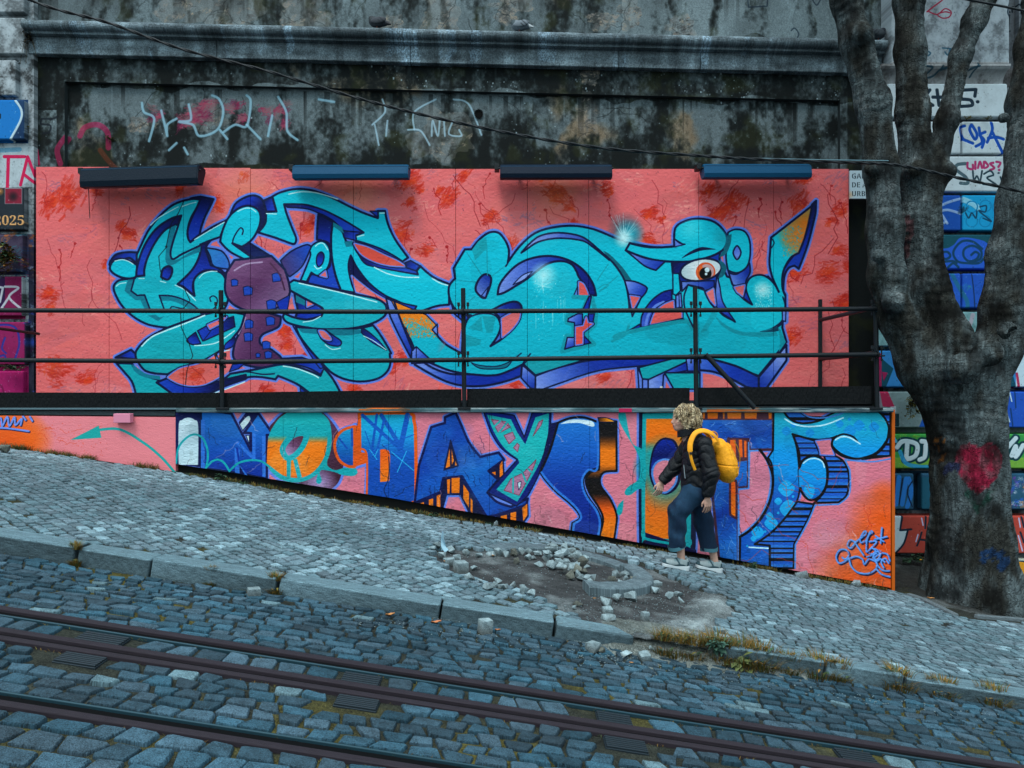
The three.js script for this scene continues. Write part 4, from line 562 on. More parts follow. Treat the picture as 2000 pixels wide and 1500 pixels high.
// ---- old wall with cornice and recessed panel
{
  const c = paintOldWall(), t = canvasTex(c), bump = repeatTex(plasterC, false);
  const m = std({ map: t, bumpMap: t, bumpScale: 0.012, roughness: 0.95 });
  const wall = thing('old_wall', 'tall soot stained rendered wall with cornice and sunken panel behind the pink mural', 'wall');
  const zw = 9.3, rect = MW;
  const face = slab([[-900, -420], [1745, -420], [1745, 1010], [-900, 1010]], zw, zw + 0.07, [[[126, 159], [1641, 196], [1641, 870], [126, 870]]]);
  part('wall_face', planarUV(face, rect, zw), [m, std({ color: sRGB('#2b3234'), roughness: 0.95, bumpMap: rep(plasterT, 1), bumpScale: 0.01 })], wall);
  part('sunken_panel', planarUV(pbox(60, 1700, 120, 900, zw + 0.068, zw + 0.3), rect, zw), m, wall);
  part('wall_core', pbox(-900, 1745, -420, 1010, zw + 0.34, zw + 0.9), std({ color: sRGB('#3a4042'), roughness: 0.95 }), wall);
  // cornice: a half round roll, a fillet and a plain band, falling slightly to the right like the street
  const prof = [[0, 0.02], [0.12, 0.012]]; for (let i = 0; i <= 10; i++) { const a = Math.PI / 2 - i / 10 * Math.PI; prof.push([0.19 + 0.056 * Math.cos(a), -0.05 + 0.056 * Math.sin(a)]); }
  prof.push([0.165, -0.112], [0.165, -0.142], [0.10, -0.150]);
  const band = [[0, -0.153], [0.095, -0.153], [0.095, -0.355], [0.085, -0.362], [0, -0.362]];
  const run = (pr, px0, px1) => { const sh = new THREE.Shape(pr.map(([d, y]) => new THREE.Vector2(d, y))); const L = mx(px1, 9.15) - mx(px0, 9.15), g = new THREE.ExtrudeGeometry(sh, { depth: L, steps: 60, bevelEnabled: false }); g.rotateY(-Math.PI / 2); g.translate(mx(px1, 9.15), 0, 0); // profile d -> z, length -> x
    const p = g.attributes.position; const y0 = my(62, 9.1), q = rng(5); for (let i = 0; i < p.count; i++) { const x = p.getX(i); p.setXYZ(i, x, p.getY(i) + y0 - x * 0.0237 + 0.004 * (vnoise(x * 3, 2, 4) - 0.5), p.getZ(i) + CAMZ - zw + 0.002 + 0.004 * (vnoise(x * 2, 3, 8) - 0.5)); } g.computeVertexNormals(); return g; };
  const mc = std({ map: t, bumpMap: rep(bump, 4, 3), bumpScale: 0.006, roughness: 0.95 });
  const cornC = pixels(2048, 128, (i, j, o) => { const n = fbm(i * 0.02, j * 0.08, 3, 5), s = fbm(i * 0.05, j * 0.012, 6, 3), g = vnoise(i * 0.7, j * 0.7, 2), w = sstep(0.60, 0.74, fbm(i * 0.035, j * 0.02, 9, 3)); const k = (0.45 + 0.75 * n) * (0.7 + 0.5 * g) * (0.6 + 0.8 * s); o[0] = 128 * k + 46 * w * g; o[1] = 144 * k + 60 * w * g; o[2] = 152 * k + 72 * w * g; });
  const cornT = canvasTex(cornC), cornUV = (g) => { const p = g.attributes.position, uv = new Float32Array(p.count * 2); for (let i = 0; i < p.count; i++) { uv[2 * i] = (p.getX(i) + 6.2) / 11.2; uv[2 * i + 1] = 0.9 + ((p.getY(i) + p.getX(i) * 0.0237 - my(62, 9.1)) - (p.getZ(i) + 1.55) * 0.8) * 1.1; } g.setAttribute('uv', new THREE.BufferAttribute(uv, 2)); return g; };
  cornT.wrapS = cornT.wrapT = THREE.RepeatWrapping; mc.map = cornT;
  part('cornice', cornUV(run([...prof, [0, -0.150]], 50, 1728)), mc, wall);
  const segs = [50, 420, 800, 1210, 1370, 1728];
  for (let i = 0; i + 1 < segs.length; i++) part('band_slab', cornUV(run(band, segs[i] + 0.8, segs[i + 1] - 0.8)), mc, wall);
  part('drain_hole', (() => { const g = new THREE.CylinderGeometry(0.058, 0.05, 0.05, 20, 1, true); g.rotateX(Math.PI / 2); g.translate(mx(935, 9.36), my(223, 9.36), CAMZ - 9.375); return g; })(), std({ color: sRGB('#2a2422'), roughness: 0.9 }), wall);
  part('drain_hole', (() => { const g = new THREE.CircleGeometry(0.05, 20); g.translate(mx(935, 9.36), my(223, 9.36), CAMZ - 9.364); return g; })(), std({ color: sRGB('#050505'), roughness: 1 }), wall);
}
// ---- rusticated stone piers left and right, every block a piece of its own
function pierPaint(x0, y0, x1, y1, seed, draw) {
  const k = 1.5, r = rng(seed), c = pixels(Math.round((x1 - x0) * k), Math.round((y1 - y0) * k), (i, j, o) => { const px = x0 + i / k, py = y0 + j / k, n = fbm(px * 0.05, py * 0.05, 2, 5), g = fbm(px * 0.3, py * 0.3, 4, 3), s = fbm(px * 0.08, py * 0.015, 8, 3); const d = sstep(0.45, 0.78, 0.5 * n + 0.3 * g + 0.3 * s); const v = lerp(172, 42, d) * (0.8 + 0.4 * g); o[0] = v * 0.97; o[1] = v * 1.02; o[2] = v * 1.05; });
  const x = c.getContext('2d'); x.setTransform(k, 0, 0, k, -x0 * k, -y0 * k); x.lineCap = 'round'; x.lineJoin = 'round'; draw(x, r);
  x.globalAlpha = 1; speckle(x, r, x0, y0, x1 - x0, y1 - y0, 5000, ['#1c2224', '#0c1012', '#dfeaf0'], 0.6, 2, 0.4);
  return { t: canvasTex(c), rect: { x0, y0, x1, y1 } };
}
const pen = (x, s, col, w, al = 1) => { x.globalAlpha = al; trace(x, s, true); x.strokeStyle = col; x.lineWidth = w; x.stroke(); x.globalAlpha = 1; };
const fillR = (x, a, b, c, d, col, al = 1) => { x.globalAlpha = al; x.fillStyle = col; x.fillRect(a, b, c - a, d - b); x.globalAlpha = 1; };
{
  const Z = 9.14, paint = pierPaint(-160, -160, 75, 1000, 11, (x, r) => {
    fillR(x, -160, -160, 75, 110, '#aeb9c0', 0.35); fillR(x, -160, 282, 75, 362, '#b8c4ca', 0.55);
    fillR(x, -160, 190, 47, 276, '#0c2f56', 0.9); x.fillStyle = '#1672bc'; trace(x, '-160,190! 30,190! 43,215 40,235 20,275! -160,275!'); x.fill(); pen(x, '30,196 42,215 40,236 20,273', '#b9cdd6', 4.5); fillR(x, -4, 222, 2, 232, '#101820');
    pen(x, '-60,292 30,288', '#2a7ca6', 9, 0.5);
    fillR(x, -160, 364, 47, 450, '#171f26', 0.92); fillR(x, 10, 368, 43, 398, '#8e1d34', 0.9); radial(x, 26, 384, 12, '#101418', 0.9); pen(x, '10,368! 43,368! 43,398! 10,398! 10,368!', '#9aa4a8', 1.4, 0.6);
    x.fillStyle = '#d9a066'; x.font = 'bold 27px serif'; x.fillText('2025', -12, 440); radial(x, 0, 374, 9, '#e08a3a', 0.8);
    fillR(x, -160, 455, 75, 535, '#2a1c34', 0.8); for (let i = 0; i < 60; i++) blot(x, r, rr(r, -150, 70), rr(r, 455, 540), rr(r, 6, 18), ['#b4561c', '#173a6c', '#5c1c44', '#2c6470', '#c06a28'][i % 5], 8);
    fillR(x, -160, 538, 42, 622, '#7e1046', 0.95); fillR(x, -160, 538, 10, 600, '#1a1440', 0.8); for (const s of ['-10,560 6,562! 0,590', '10,560 36,562 18,580 40,602', '18,580 2,604']) pen(x, s, '#c9cfd4', 4.5, 0.9);
    fillR(x, -160, 628, 50, 712, '#8c1250', 0.95); for (const s of ['10,660 4,680 12,690', '-20,650 0,635 30,640 38,670 30,700', '-10,700 8,694 12,704']) pen(x, s, '#27308c', 4, 0.9); fillR(x, -160, 715, 48, 820, '#a01058', 0.95); pen(x, '-30,760 0,752 8,770', '#7c0c48', 4);
    fillR(x, 48, 480, 75, 820, '#16182c', 0.8); for (let i = 0; i < 40; i++) blot(x, r, rr(r, 50, 74), rr(r, 490, 810), 8, ['#2c3f9c', '#7d8fb0', '#101830', '#3c1440'][i % 4], 6); pen(x, '62,590 70,620 66,660', '#9fb0d0', 5, 0.7); radial(x, 56, 668, 12, '#2c4cb0', 0.9);
    pen(x, '0,302! 40,302!', '#c8184e', 6.5); pen(x, '8,302 6,364', '#c8184e', 6.5); pen(x, '32,358! 46,302! 68,360! 40,338!', '#c8184e', 6); pen(x, '-30,300 -30,362', '#c8184e', 6.5);
  });
  const m = std({ map: paint.t, bumpMap: paint.t, bumpScale: 0.008, roughness: 0.9 });
  const pier = thing('stone_pier', 'painted rusticated stone pier with magenta and blue blocks, left of the pink mural', 'pier');
  part('pier_core', planarUV(pbox(-520, 66, -400, 1000, 9.22, 9.299), paint.rect, Z), m, pier);
  for (const [y0, y1, x1] of [[-150, 24, 47], [34, 105, 47], [117, 186, 30], [195, 272, 47], [366, 449, 47], [458, 531, 44], [540, 617, 43], [629, 712, 50], [725, 815, 45]]) for (const [a, b] of [[-330, -160 + 20], [-134, x1]]) part('stone_block', planarUV(pbox(a, b, y0, y1, Z, 9.225, 0.018), paint.rect, Z), m, pier);
}
{
  const Z = 9.08, paint = pierPaint(1690, -160, 2120, 1200, 12, (x, r) => {
    fillR(x, 1690, -160, 2120, 125, '#aebac2', 0.45); fillR(x, 1690, 125, 2120, 162, '#c0b4b0', 0.4);
    for (const [a, b] of [[163, 228], [236, 300], [304, 375]]) fillR(x, 1690, a, 2120, b, '#d6e2e8', 0.86);
    pen(x, '1805,28 1815,20 1840,0 1846,-20', '#9c1c3a', 2.6); pen(x, '1808,27 1825,33 1840,22 1852,28 1848,38 1835,40 1826,33 1840,28 1850,30', '#9c1c3a', 2.4);
    for (const s of ['1968,2 1962,28 1968,40', '1985,14 1975,12 1972,26 1978,50 1985,52', '1984,20 1982,50', '2000,8 1990,4 1990,14']) pen(x, s, '#1a2c3c', 3.2, 0.9);
    for (const s of ['1806,104 1812,108 1808,113', '1835,98 1855,100', '1840,106 1846,112 1850,100']) pen(x, s, '#1f4f66', 3, 0.8); for (const s of ['1802,134 1815,136 1812,142 1802,140', '1835,134 1826,146 1810,150', '1835,138 1846,136', '1890,138 1906,134', '1898,148 1904,128']) pen(x, s, '#23485a', 3.4, 0.8);
    for (const s of ['1800,198 1816,176', '1800,192 1822,206', '1830,176 1834,206', '1822,190 1840,190', '1882,176 1906,175! 1904,188', '1880,194 1896,196 1898,206 1876,208', '1909,199 1910,199']) pen(x, s, '#203240', 6.4);
    for (const s of ['1884,246 1876,250 1880,270 1890,276 1900,280', '1897,244 1894,254 1904,272 1908,262 1898,244', '1912,250 1914,262 1918,278 1906,286', '1924,258 1914,264 1922,274 1918,288', '1936,240 1938,254 1928,278', '1938,258 1958,298', '1930,270 1946,268 1960,272']) pen(x, s, '#1150b4', 5.6); pen(x, '1805,260 1815,256 1810,275', '#2a4a5c', 4, 0.6);
    for (const s of ['1840,322 1856,326 1852,340 1842,338 1850,352 1838,356', '1888,320 1870,322 1868,332 1886,346 1890,358 1876,358']) pen(x, s, '#3a5560', 6.2, 0.85);
    for (const s of ['1890,318 1890,328 1900,330 1900,322', '1905,316 1905,330', '1910,328 1914,316 1918,328', '1922,316 1922,328 1930,324 1924,316', '1940,318 1934,320 1942,328 1934,332', '1946,316 1954,318 1950,326', '1951,332 1952,332']) pen(x, s, '#b8346c', 4.4); for (const s of ['1900,334 1902,352 1908,344 1914,354 1918,334', '1922,340 1934,334 1940,342 1928,348 1946,362 1920,360', '1950,338 1951,338', '1954,346 1958,358']) pen(x, s, '#27404c', 3.4);
    fillR(x, 1690, 379, 1880, 451, '#1452b2', 0.96); fillR(x, 1880, 379, 2120, 451, '#12a2da', 0.96); for (const s of ['1826,408 1850,396 1876,388', '1826,416 1850,410 1878,418', '1840,420 1850,436', '1830,440 1848,434', '1826,392 1834,396']) pen(x, s, '#b4c8e4', 5, 0.75); pen(x, '1882,390 1900,398 1910,406', '#c0e4ee', 11, 0.7); for (const [a, b] of [[1898, 432], [1924, 432], [1925, 402], [1950, 405], [1898, 404]]) { x.strokeStyle = '#0d86bc'; x.lineWidth = 2.4; x.beginPath(); x.arc(a, b, 11, 0, 6.3); x.stroke(); } for (const s of ['1886,416 1892,426 1898,416 1906,426 1908,412', '1914,404 1926,402 1924,414 1912,412 1936,432 1920,426']) pen(x, s, '#0c4464', 3); blot(x, r, 1880, 410, 12, '#18384a', 14);
    fillR(x, 1690, 456, 2120, 527, '#11505f', 0.96); x.fillStyle = '#2a62d4'; trace(x, '1690,486! 1830,486 1860,480 1878,464 1920,470 1935,484! 2120,500! 2120,527! 1690,527!'); x.fill(); for (const s of ['1897,498 1905,492 1912,497 1906,507 1892,510 1882,500 1884,486 1900,480 1916,490 1914,506 1895,513', '1930,488 1915,512 1890,514 1870,510 1862,492 1878,472 1900,472 1918,486', '1836,494 1850,492 1856,500 1848,506 1838,502', '1838,512 1860,510 1868,514', '1852,522 1862,514 1872,522']) pen(x, s, '#0f4468', 4.6);
    fillR(x, 1690, 532, 2120, 603, '#1d58c8', 0.95); for (let i = 0; i < 24; i++) blot(x, r, rr(r, 1830, 1990), rr(r, 535, 600), rr(r, 6, 14), ['#164aa8', '#2e70da', '#2a8ca0'][i % 3], 6); pen(x, '1860,536 1870,556 1888,586 1890,602', '#1f7486', 8, 0.7); pen(x, '1898,536 1902,570 1904,600', '#122a48', 2.4, 0.8);
    fillR(x, 1690, 606, 2120, 680, '#6fb0b4', 0.6); pen(x, '1872,612 1890,640 1900,615', '#c8a4b4', 8, 0.6);
    fillR(x, 1690, 680, 2120, 758, '#2b86d0', 0.9); x.fillStyle = '#0d4c60'; trace(x, '1722,700! 1745,720! 1730,757! 1722,757!'); x.fill(); trace(x, '1970,700! 1985,757! 1960,757!'); x.fill(); x.fillStyle = '#a22456'; trace(x, '1722,726! 1734,728! 1726,745!'); x.fill(); fillR(x, 1716, 690, 1722, 800, '#a22456'); fillR(x, 1984, 690, 2120, 757, '#d6e4ea', 0.9); pen(x, '1992,700 2000,690 2010,720', '#1c2c38', 3); pen(x, '1986,730 1990,756', '#b83058', 5);
    fillR(x, 1690, 762, 1800, 850, '#7d9494', 0.8); x.fillStyle = '#b02a50'; trace(x, '1718,762! 1733,762! 1748,796! 1724,794!'); x.fill(); fillR(x, 1739, 808, 1756, 833, '#16383e'); fillR(x, 1739, 794, 1750, 806, '#cfdce4', 0.8); x.fillStyle = '#1c58b4'; trace(x, '1795,834! 1804,812! 1810,834!'); x.fill(); fillR(x, 1940, 762, 2120, 836, '#1a52c0', 0.95); for (const s of ['1972,766 1976,784', '1966,806 1972,824', '1953,820 1954,834']) pen(x, s, '#c8e0ee', 2.6); for (const s of ['1982,764 1984,796', '1974,798 1978,832', '1958,812 1960,834']) pen(x, s, '#123a6c', 2.6);
    fillR(x, 1690, 846, 2120, 918, '#3a9c44', 0.96); for (let i = 0; i < 30; i++) blot(x, r, rr(r, 1740, 2000), rr(r, 850, 915), rr(r, 6, 14), ['#8cb83a', '#2c8a50', '#58a83c'][i % 3], 6); fillR(x, 1690, 894, 2120, 916, '#9cb83c', 0.6); for (const [w, col] of [[17, '#0c3c44'], [9, '#cfe0e6']]) for (const s of ['1752,874 1764,862 1790,868 1788,890 1768,898', '1772,866 1770,894', '1808,870 1806,892 1796,898', '1800,862 1816,864', '1956,862 1966,866 1960,884', '1966,876 1984,856', '1976,890 1984,872 1984,892 1998,870']) pen(x, s, col, w); pen(x, '1758,882 1770,905 1800,912 1830,910', '#2f9cd4', 8, 0.9); pen(x, '1742,850 1750,862', '#4cb4d8', 6);
    fillR(x, 1690, 922, 2120, 1000, '#164a6a', 0.85); for (const s of ['1742,930 1742,985', '1756,932 1750,985', '1770,935 1762,985', '1775,935 1780,960 1772,990']) pen(x, s, '#2a7cd0', 9); for (const s of ['1749,932 1746,985', '1763,935 1756,985', '1782,940 1772,960 1782,990']) pen(x, s, '#0a1c3c', 2.4); fillR(x, 1800, 932, 1820, 995, '#1d5a70', 0.9); for (let i = 0; i < 40; i++) blot(x, r, rr(r, 1960, 2010), rr(r, 930, 995), rr(r, 4, 11), ['#6a3c9c', '#2a5cc0', '#cf8a5c', '#1d4a88', '#b8c8dc'][i % 5], 6);
    fillR(x, 1690, 1006, 2120, 1084, '#c24638', 0.95); x.fillStyle = '#cfdde4'; trace(x, '1741,1008! 1762,1008! 1758,1036! 1772,1034 1765,1060 1745,1082! 1741,1082!'); x.fill(); for (const s of ['1762,1008 1758,1036! 1780,1034', '1773,1036 1765,1062 1748,1082', '1808,1010 1807,1032', '1800,1040 1796,1054! 1815,1056', '1796,1054 1791,1066', '1995,1010 2000,1030', '1993,1040 2000,1060']) pen(x, s, '#14283a', 3.6); for (const s of ['1800,1012 1803,1026', '1793,1044 1789,1058', '1810,1044 1810,1070', '1990,1012 1993,1030', '1989,1046 1997,1076']) pen(x, s, '#c8c4e8', 2.6);
    fillR(x, 1690, 1092, 2120, 1200, '#e2961c', 0.97); for (const s of ['1984,1100 1986,1118', '1984,1094 2010,1098']) pen(x, s, '#16282c', 4); fillR(x, 1976, 1088, 2120, 1096, '#a8b8bc', 0.8);
  });
  const m = std({ map: paint.t, bumpMap: paint.t, bumpScale: 0.008, roughness: 0.9 });
  const pier = thing('stone_pier', 'rusticated stone pier with graffiti on every block, behind the tree on the right', 'pier');
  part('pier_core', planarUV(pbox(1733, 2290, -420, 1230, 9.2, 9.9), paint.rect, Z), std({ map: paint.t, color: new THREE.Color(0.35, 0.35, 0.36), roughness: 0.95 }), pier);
  part('pier_head', planarUV(pbox(1742, 1972, -420, 125, 9.02, 9.3, 0.02), paint.rect, Z), m, pier);
  { const pr = [[0, 0], [0.20, 0], [0.20, -0.025]]; for (let i = 0; i <= 8; i++) { const a = i / 8 * Math.PI / 2; pr.push([0.175 - 0.13 * Math.sin(a), -0.03 - 0.17 * (1 - Math.cos(a)) - 0.02]); } pr.push([0.04, -0.235], [0, -0.235]);
    const L = mx(1974, 9.0) - mx(1722, 9.0), g = new THREE.ExtrudeGeometry(new THREE.Shape(pr.map(([d, y]) => new THREE.Vector2(d, y))), { depth: L, bevelEnabled: false }); g.rotateY(-Math.PI / 2); g.translate(mx(1974, 9.0), my(124, 9.0) - 0.003, CAMZ - 9.198); part('pier_moulding', planarUV(g, paint.rect, Z), m, pier); }
  const rows = [[163, 228], [237, 300], [305, 374], [381, 450], [458, 525], [534, 601], [609, 676], [685, 756], [765, 835], [848, 915], [925, 995], [1008, 1081], [1092, 1170]];
  rows.forEach(([y0, y1], i) => { const cuts = i < 6 ? (i % 2 ? [[1734, 1877], [1880, 1968]] : [[1734, 1968]]) : i === 10 ? [[1716, 1785], [1800, 1950], [1953, 2130]] : [[1716, i % 2 ? 1860 : 1930], [i % 2 ? 1863 : 1933, 2130]]; for (const [a, b] of cuts) part('stone_block', planarUV(pbox(a, b, y0, y1, Z, 9.19, 0.018), paint.rect, Z), m, pier); });
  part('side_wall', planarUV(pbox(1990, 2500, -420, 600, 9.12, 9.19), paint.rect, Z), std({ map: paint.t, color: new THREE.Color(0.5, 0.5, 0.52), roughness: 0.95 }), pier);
}
// ---- the painted boards
const boardBump = rep(plasterT, 5, 2);
{
  const t = paintBoard(), m = std({ map: t, bumpMap: boardBump, bumpScale: 0.005, roughness: 0.75, specularIntensity: 0.3 }), back = std({ color: sRGB('#3b3a38'), roughness: 0.9 });
  const g = thing('mural_board', 'long salmon pink mural board with turquoise graffiti letters behind the black railing', 'mural');
  const seams = [70, 213, 358, 489, 690, 890, 1030, 1150, 1365, 1511, 1658];
  for (let i = 0; i + 1 < seams.length; i++) part('mural_panel', planarUV(pbox(seams[i] + 0.35, seams[i + 1] - 0.35, i === 0 ? 326 : i < 3 ? 328 : 330, 806, 9.15, 9.17, 0.004), MB, 9.15), m, g);
  part('backing_frame', pbox(76, 1652, 336, 806, 9.175, 9.29), back, g);
}
const wallFoot = (px) => px < 760 ? lerp(906, 972, (px - 343) / 417) : lerp(972, 1148, (px - 760) / 980);
const groundLine = (px, Z = 7.75) => { const X = mx(px, Z); return 750 + (EYE - G(X, CAMZ - Z)) * F / Z; };
{
  const t = paintLow(), m = std({ map: t, bumpMap: boardBump, bumpScale: 0.006, roughness: 0.7, specularIntensity: 0.3 }), dark = std({ color: new THREE.Color(0.012, 0.012, 0.011), roughness: 1 });
  const w = thing('low_painted_wall', 'low wall with blue, teal and orange letters on pink under the walkway', 'wall');
  const seams = [343, 553, 759, 956, 1152, 1332, 1511, 1740];
  for (let i = 0; i + 1 < seams.length; i++) { const a = seams[i] + (i ? 0.3 : 0), b = seams[i + 1] - 0.3; part('mural_panel', planarUV(slab([[a, 806], [b, 806], [b, Math.min(wallFoot(b), groundLine(b) + 4)], [(a + b) / 2, Math.min(wallFoot((a + b) / 2), groundLine((a + b) / 2) + 4)], [a, Math.min(wallFoot(a), groundLine(a) + 4)]], 7.75, 7.775), ML, 7.75), m, w); }
  part('wall_core', slab([[345, 806], [1738, 806], [1738, 1180], [345, 950]], 7.82, 8.2), dark, w);
  part('end_post', slab([[1742, 800], [1748, 800], [1748, 1158], [1742, 1156]], 7.76, 7.82), std({ color: sRGB('#c05a10'), roughness: 0.6 }), w);
  const cc = pixels(1024, 32, (i, j, o) => { const px = 343 + i * 1.37, n = fbm(px * 0.03, j * 0.2, 3, 4), h = fbm(px * 0.02 + 9, 1, 5, 3); let A = [70, 104, 112], B = [150, 165, 168]; if ((px > 700 && px < 800) || (px > 1380 && px < 1500)) B = [226, 104, 30]; if (px > 1560) A = [20, 52, 66]; const q = sstep(0.35, 0.7, n); for (let k = 0; k < 3; k++) o[k] = lerp(A[k], B[k], q) * (0.55 + 0.75 * h); });
  const cg = pbox(343, 1746, 797, 805.5, 7.71, 8.22, 0.008); planarUV(cg, { x0: 343, x1: 1746, y0: 796, y1: 806 }, 7.71);
  part('coping', cg, std({ map: canvasTex(cc), roughness: 0.7, bumpMap: rep(grainT, 20, 1), bumpScale: 0.003 }), w);
  const st = part('sticker', pbox(1209, 1234, 797.5, 805, 7.7, 7.709), std({ color: sRGB('#b01c4c'), roughness: 0.5 }), w, 'dark red sticker on the coping');
}
{
  const t = paintPink(), m = std({ map: t, bumpMap: boardBump, bumpScale: 0.003, roughness: 0.55 });
  const w = thing('low_pink_wall', 'low smooth pink wall with teal arrow and orange spray at the left', 'wall');
  part('wall_face', planarUV(slab([[-420, 808], [343, 815], [343, 930], [-420, 830]], 7.76, 8.1), MP, 7.76), m, w);
  part('coping', slab([[-420, 801], [342, 803], [342, 812], [-420, 806]], 7.80, 8.15), std({ color: sRGB('#4b5f62'), roughness: 0.9, bumpMap: rep(plasterT, 6, 1), bumpScale: 0.01 }), w);
  const b = part('bracket_box', pbox(221, 254, 808, 826, 7.68, 7.755, 0.006), std({ color: sRGB('#d8849c'), roughness: 0.6 }), w);
}
// ---------------------------------------------------------------- walkway railing, lamps, sign, cables
const tube = (a, b, r, seg = 14) => { const d = b.clone().sub(a), g = new THREE.CylinderGeometry(r, r, d.length(), seg); g.applyQuaternion(new THREE.Quaternion().setFromUnitVectors(V(0, 1, 0), d.clone().normalize())); g.translate((a.x + b.x) / 2, (a.y + b.y) / 2, (a.z + b.z) / 2); return g; };
const sweep = (pts, r, seg = 60, rad = 8) => new THREE.TubeGeometry(new THREE.CatmullRomCurve3(pts), seg, r, rad);
{
  const g = thing('scaffold_walkway', 'black scaffold tube railing and walkway in front of the pink mural board', 'scaffold'), Z = 7.74, R = 0.0242;
  const P = (px, py, z = Z) => at(px, py, z);
  for (const [px, top, bot] of [[432, 567, 801], [905, 563, 800], [1358, 560, 799], [1711, 592, 798]]) part('post', [tube(P(px - 0.5, top), P(px + 2, bot), R), tube(P(px, top - 0, Z), P(px, top + 60, Z), R * 0.78)], M.steel, g);
  part('post', tube(P(1602, 585, 9.06), P(1602, 800, 9.06), R), M.steel, g);
  part('top_rail', [tube(P(-460, 604.5, Z - 0.05), P(432, 607.5, Z - 0.05), R), tube(P(420, 608.5, Z - 0.05), P(905, 609, Z - 0.05), R), tube(P(895, 608, Z - 0.05), P(1358, 606, Z - 0.05), R), tube(P(1345, 606, Z - 0.05), P(1712, 603, Z - 0.05), R)], M.steel, g);
  part('middle_rail', [tube(P(-460, 701, Z - 0.05), P(440, 706, Z - 0.05), R), tube(P(425, 707, Z - 0.05), P(905, 703, Z - 0.05), R), tube(P(895, 702.5, Z - 0.05), P(1358, 697, Z - 0.05), R), tube(P(1345, 696.5, Z - 0.05), P(1716, 692, Z - 0.05), R)], M.steel, g);
  part('end_rail', tube(P(1706, 601, Z), P(1602, 625, 9.06), R), M.steel, g); part('end_rail', tube(P(1708, 690, Z), P(1602, 701, 9.06), R), M.steel, g);
  part('end_rail', tube(P(-60, 634, 7.9), P(76, 652, 9.0), R * 0.7), M.steel, g);
  part('brace', [tube(P(1378, 692, 7.66), P(1474, 797, 7.60), R * 1.06)], M.steel, g);
  // couplers with their bolts and wing nuts at every crossing
  for (const [px, ys] of [[432, [607, 706]], [905, [608, 703]], [1358, [606, 697]], [1711, [603, 692]]]) for (const py of ys) {
    const c = P(px, py, Z - 0.02), q = [];
    q.push(new THREE.TorusGeometry(R * 1.35, 0.009, 6, 18).rotateX(Math.PI / 2).translate(c.x, c.y, c.z), new THREE.TorusGeometry(R * 1.35, 0.009, 6, 18).rotateY(Math.PI / 2).translate(c.x, c.y, c.z + 0.03));
    for (const s of [-1, 1]) { q.push(tube(V(c.x + s * 0.048, c.y - 0.06, c.z + 0.02), V(c.x + s * 0.048, c.y + 0.075, c.z + 0.02), 0.007, 8), box(c.x + s * 0.048 - 0.014, c.x + s * 0.048 + 0.014, c.y + 0.05, c.y + 0.09, c.z + 0.012, c.z + 0.03, 0.004), tube(V(c.x + s * 0.02, c.y - 0.02, c.z + 0.03), V(c.x + s * 0.075, c.y - 0.016, c.z + 0.03), 0.008, 8), box(c.x + s * 0.04, c.x + s * 0.058, c.y - 0.07, c.y - 0.045, c.z + 0.01, c.z + 0.03, 0.003)); }
    part('coupler', q, M.steel, g);
  }
  const wood = std({ color: new THREE.Color(0.006, 0.007, 0.008), roughness: 0.75, specularIntensity: 0.25, bumpMap: rep(plasterT, 1.2, 0.5), bumpScale: 0.012 });
  for (const [a, b, y0, y1, y2, y3] of [[-460, 428, 766, 767, 797, 796], [438, 901, 767, 760, 798, 799], [912, 1347, 759, 757.5, 794, 795], [1364, 1702, 757, 754, 791, 789]]) part('toe_board', slab([[a, y0], [b, y1], [b, y3], [a, y2]], 7.78, 7.815), wood, g);
  part('deck_beam', [pbox(-460, 1708, 793, 799.5, 7.79, 7.86, 0.006)], M.steel, g);
  part('edge_strip', pbox(-460, 430, 796.8, 800.6, 7.745, 7.785, 0.004), std({ color: new THREE.Color(0.12, 0.19, 0.22), roughness: 0.4, metalness: 0.6 }), g);
  for (let i = 0; i < 5; i++) part('deck_board', box(mx(-460, 7.8), mx(1712, 7.8), 1.315, 1.35, -0.12 - i * 0.255, -0.12 - i * 0.255 - 0.248, 0.006), wood, g);
  for (const px of [432, 905, 1358, 1711]) part('base_plate', pbox(px - 11, px + 14, 796, 800.5, 7.69, 7.83, 0.004), M.steel, g);
  part('end_board', box(mx(1704, 7.8), mx(1704, 7.8) + 0.035, my(789, 7.8), my(757, 7.8), -0.1, -1.35), wood, g);
}
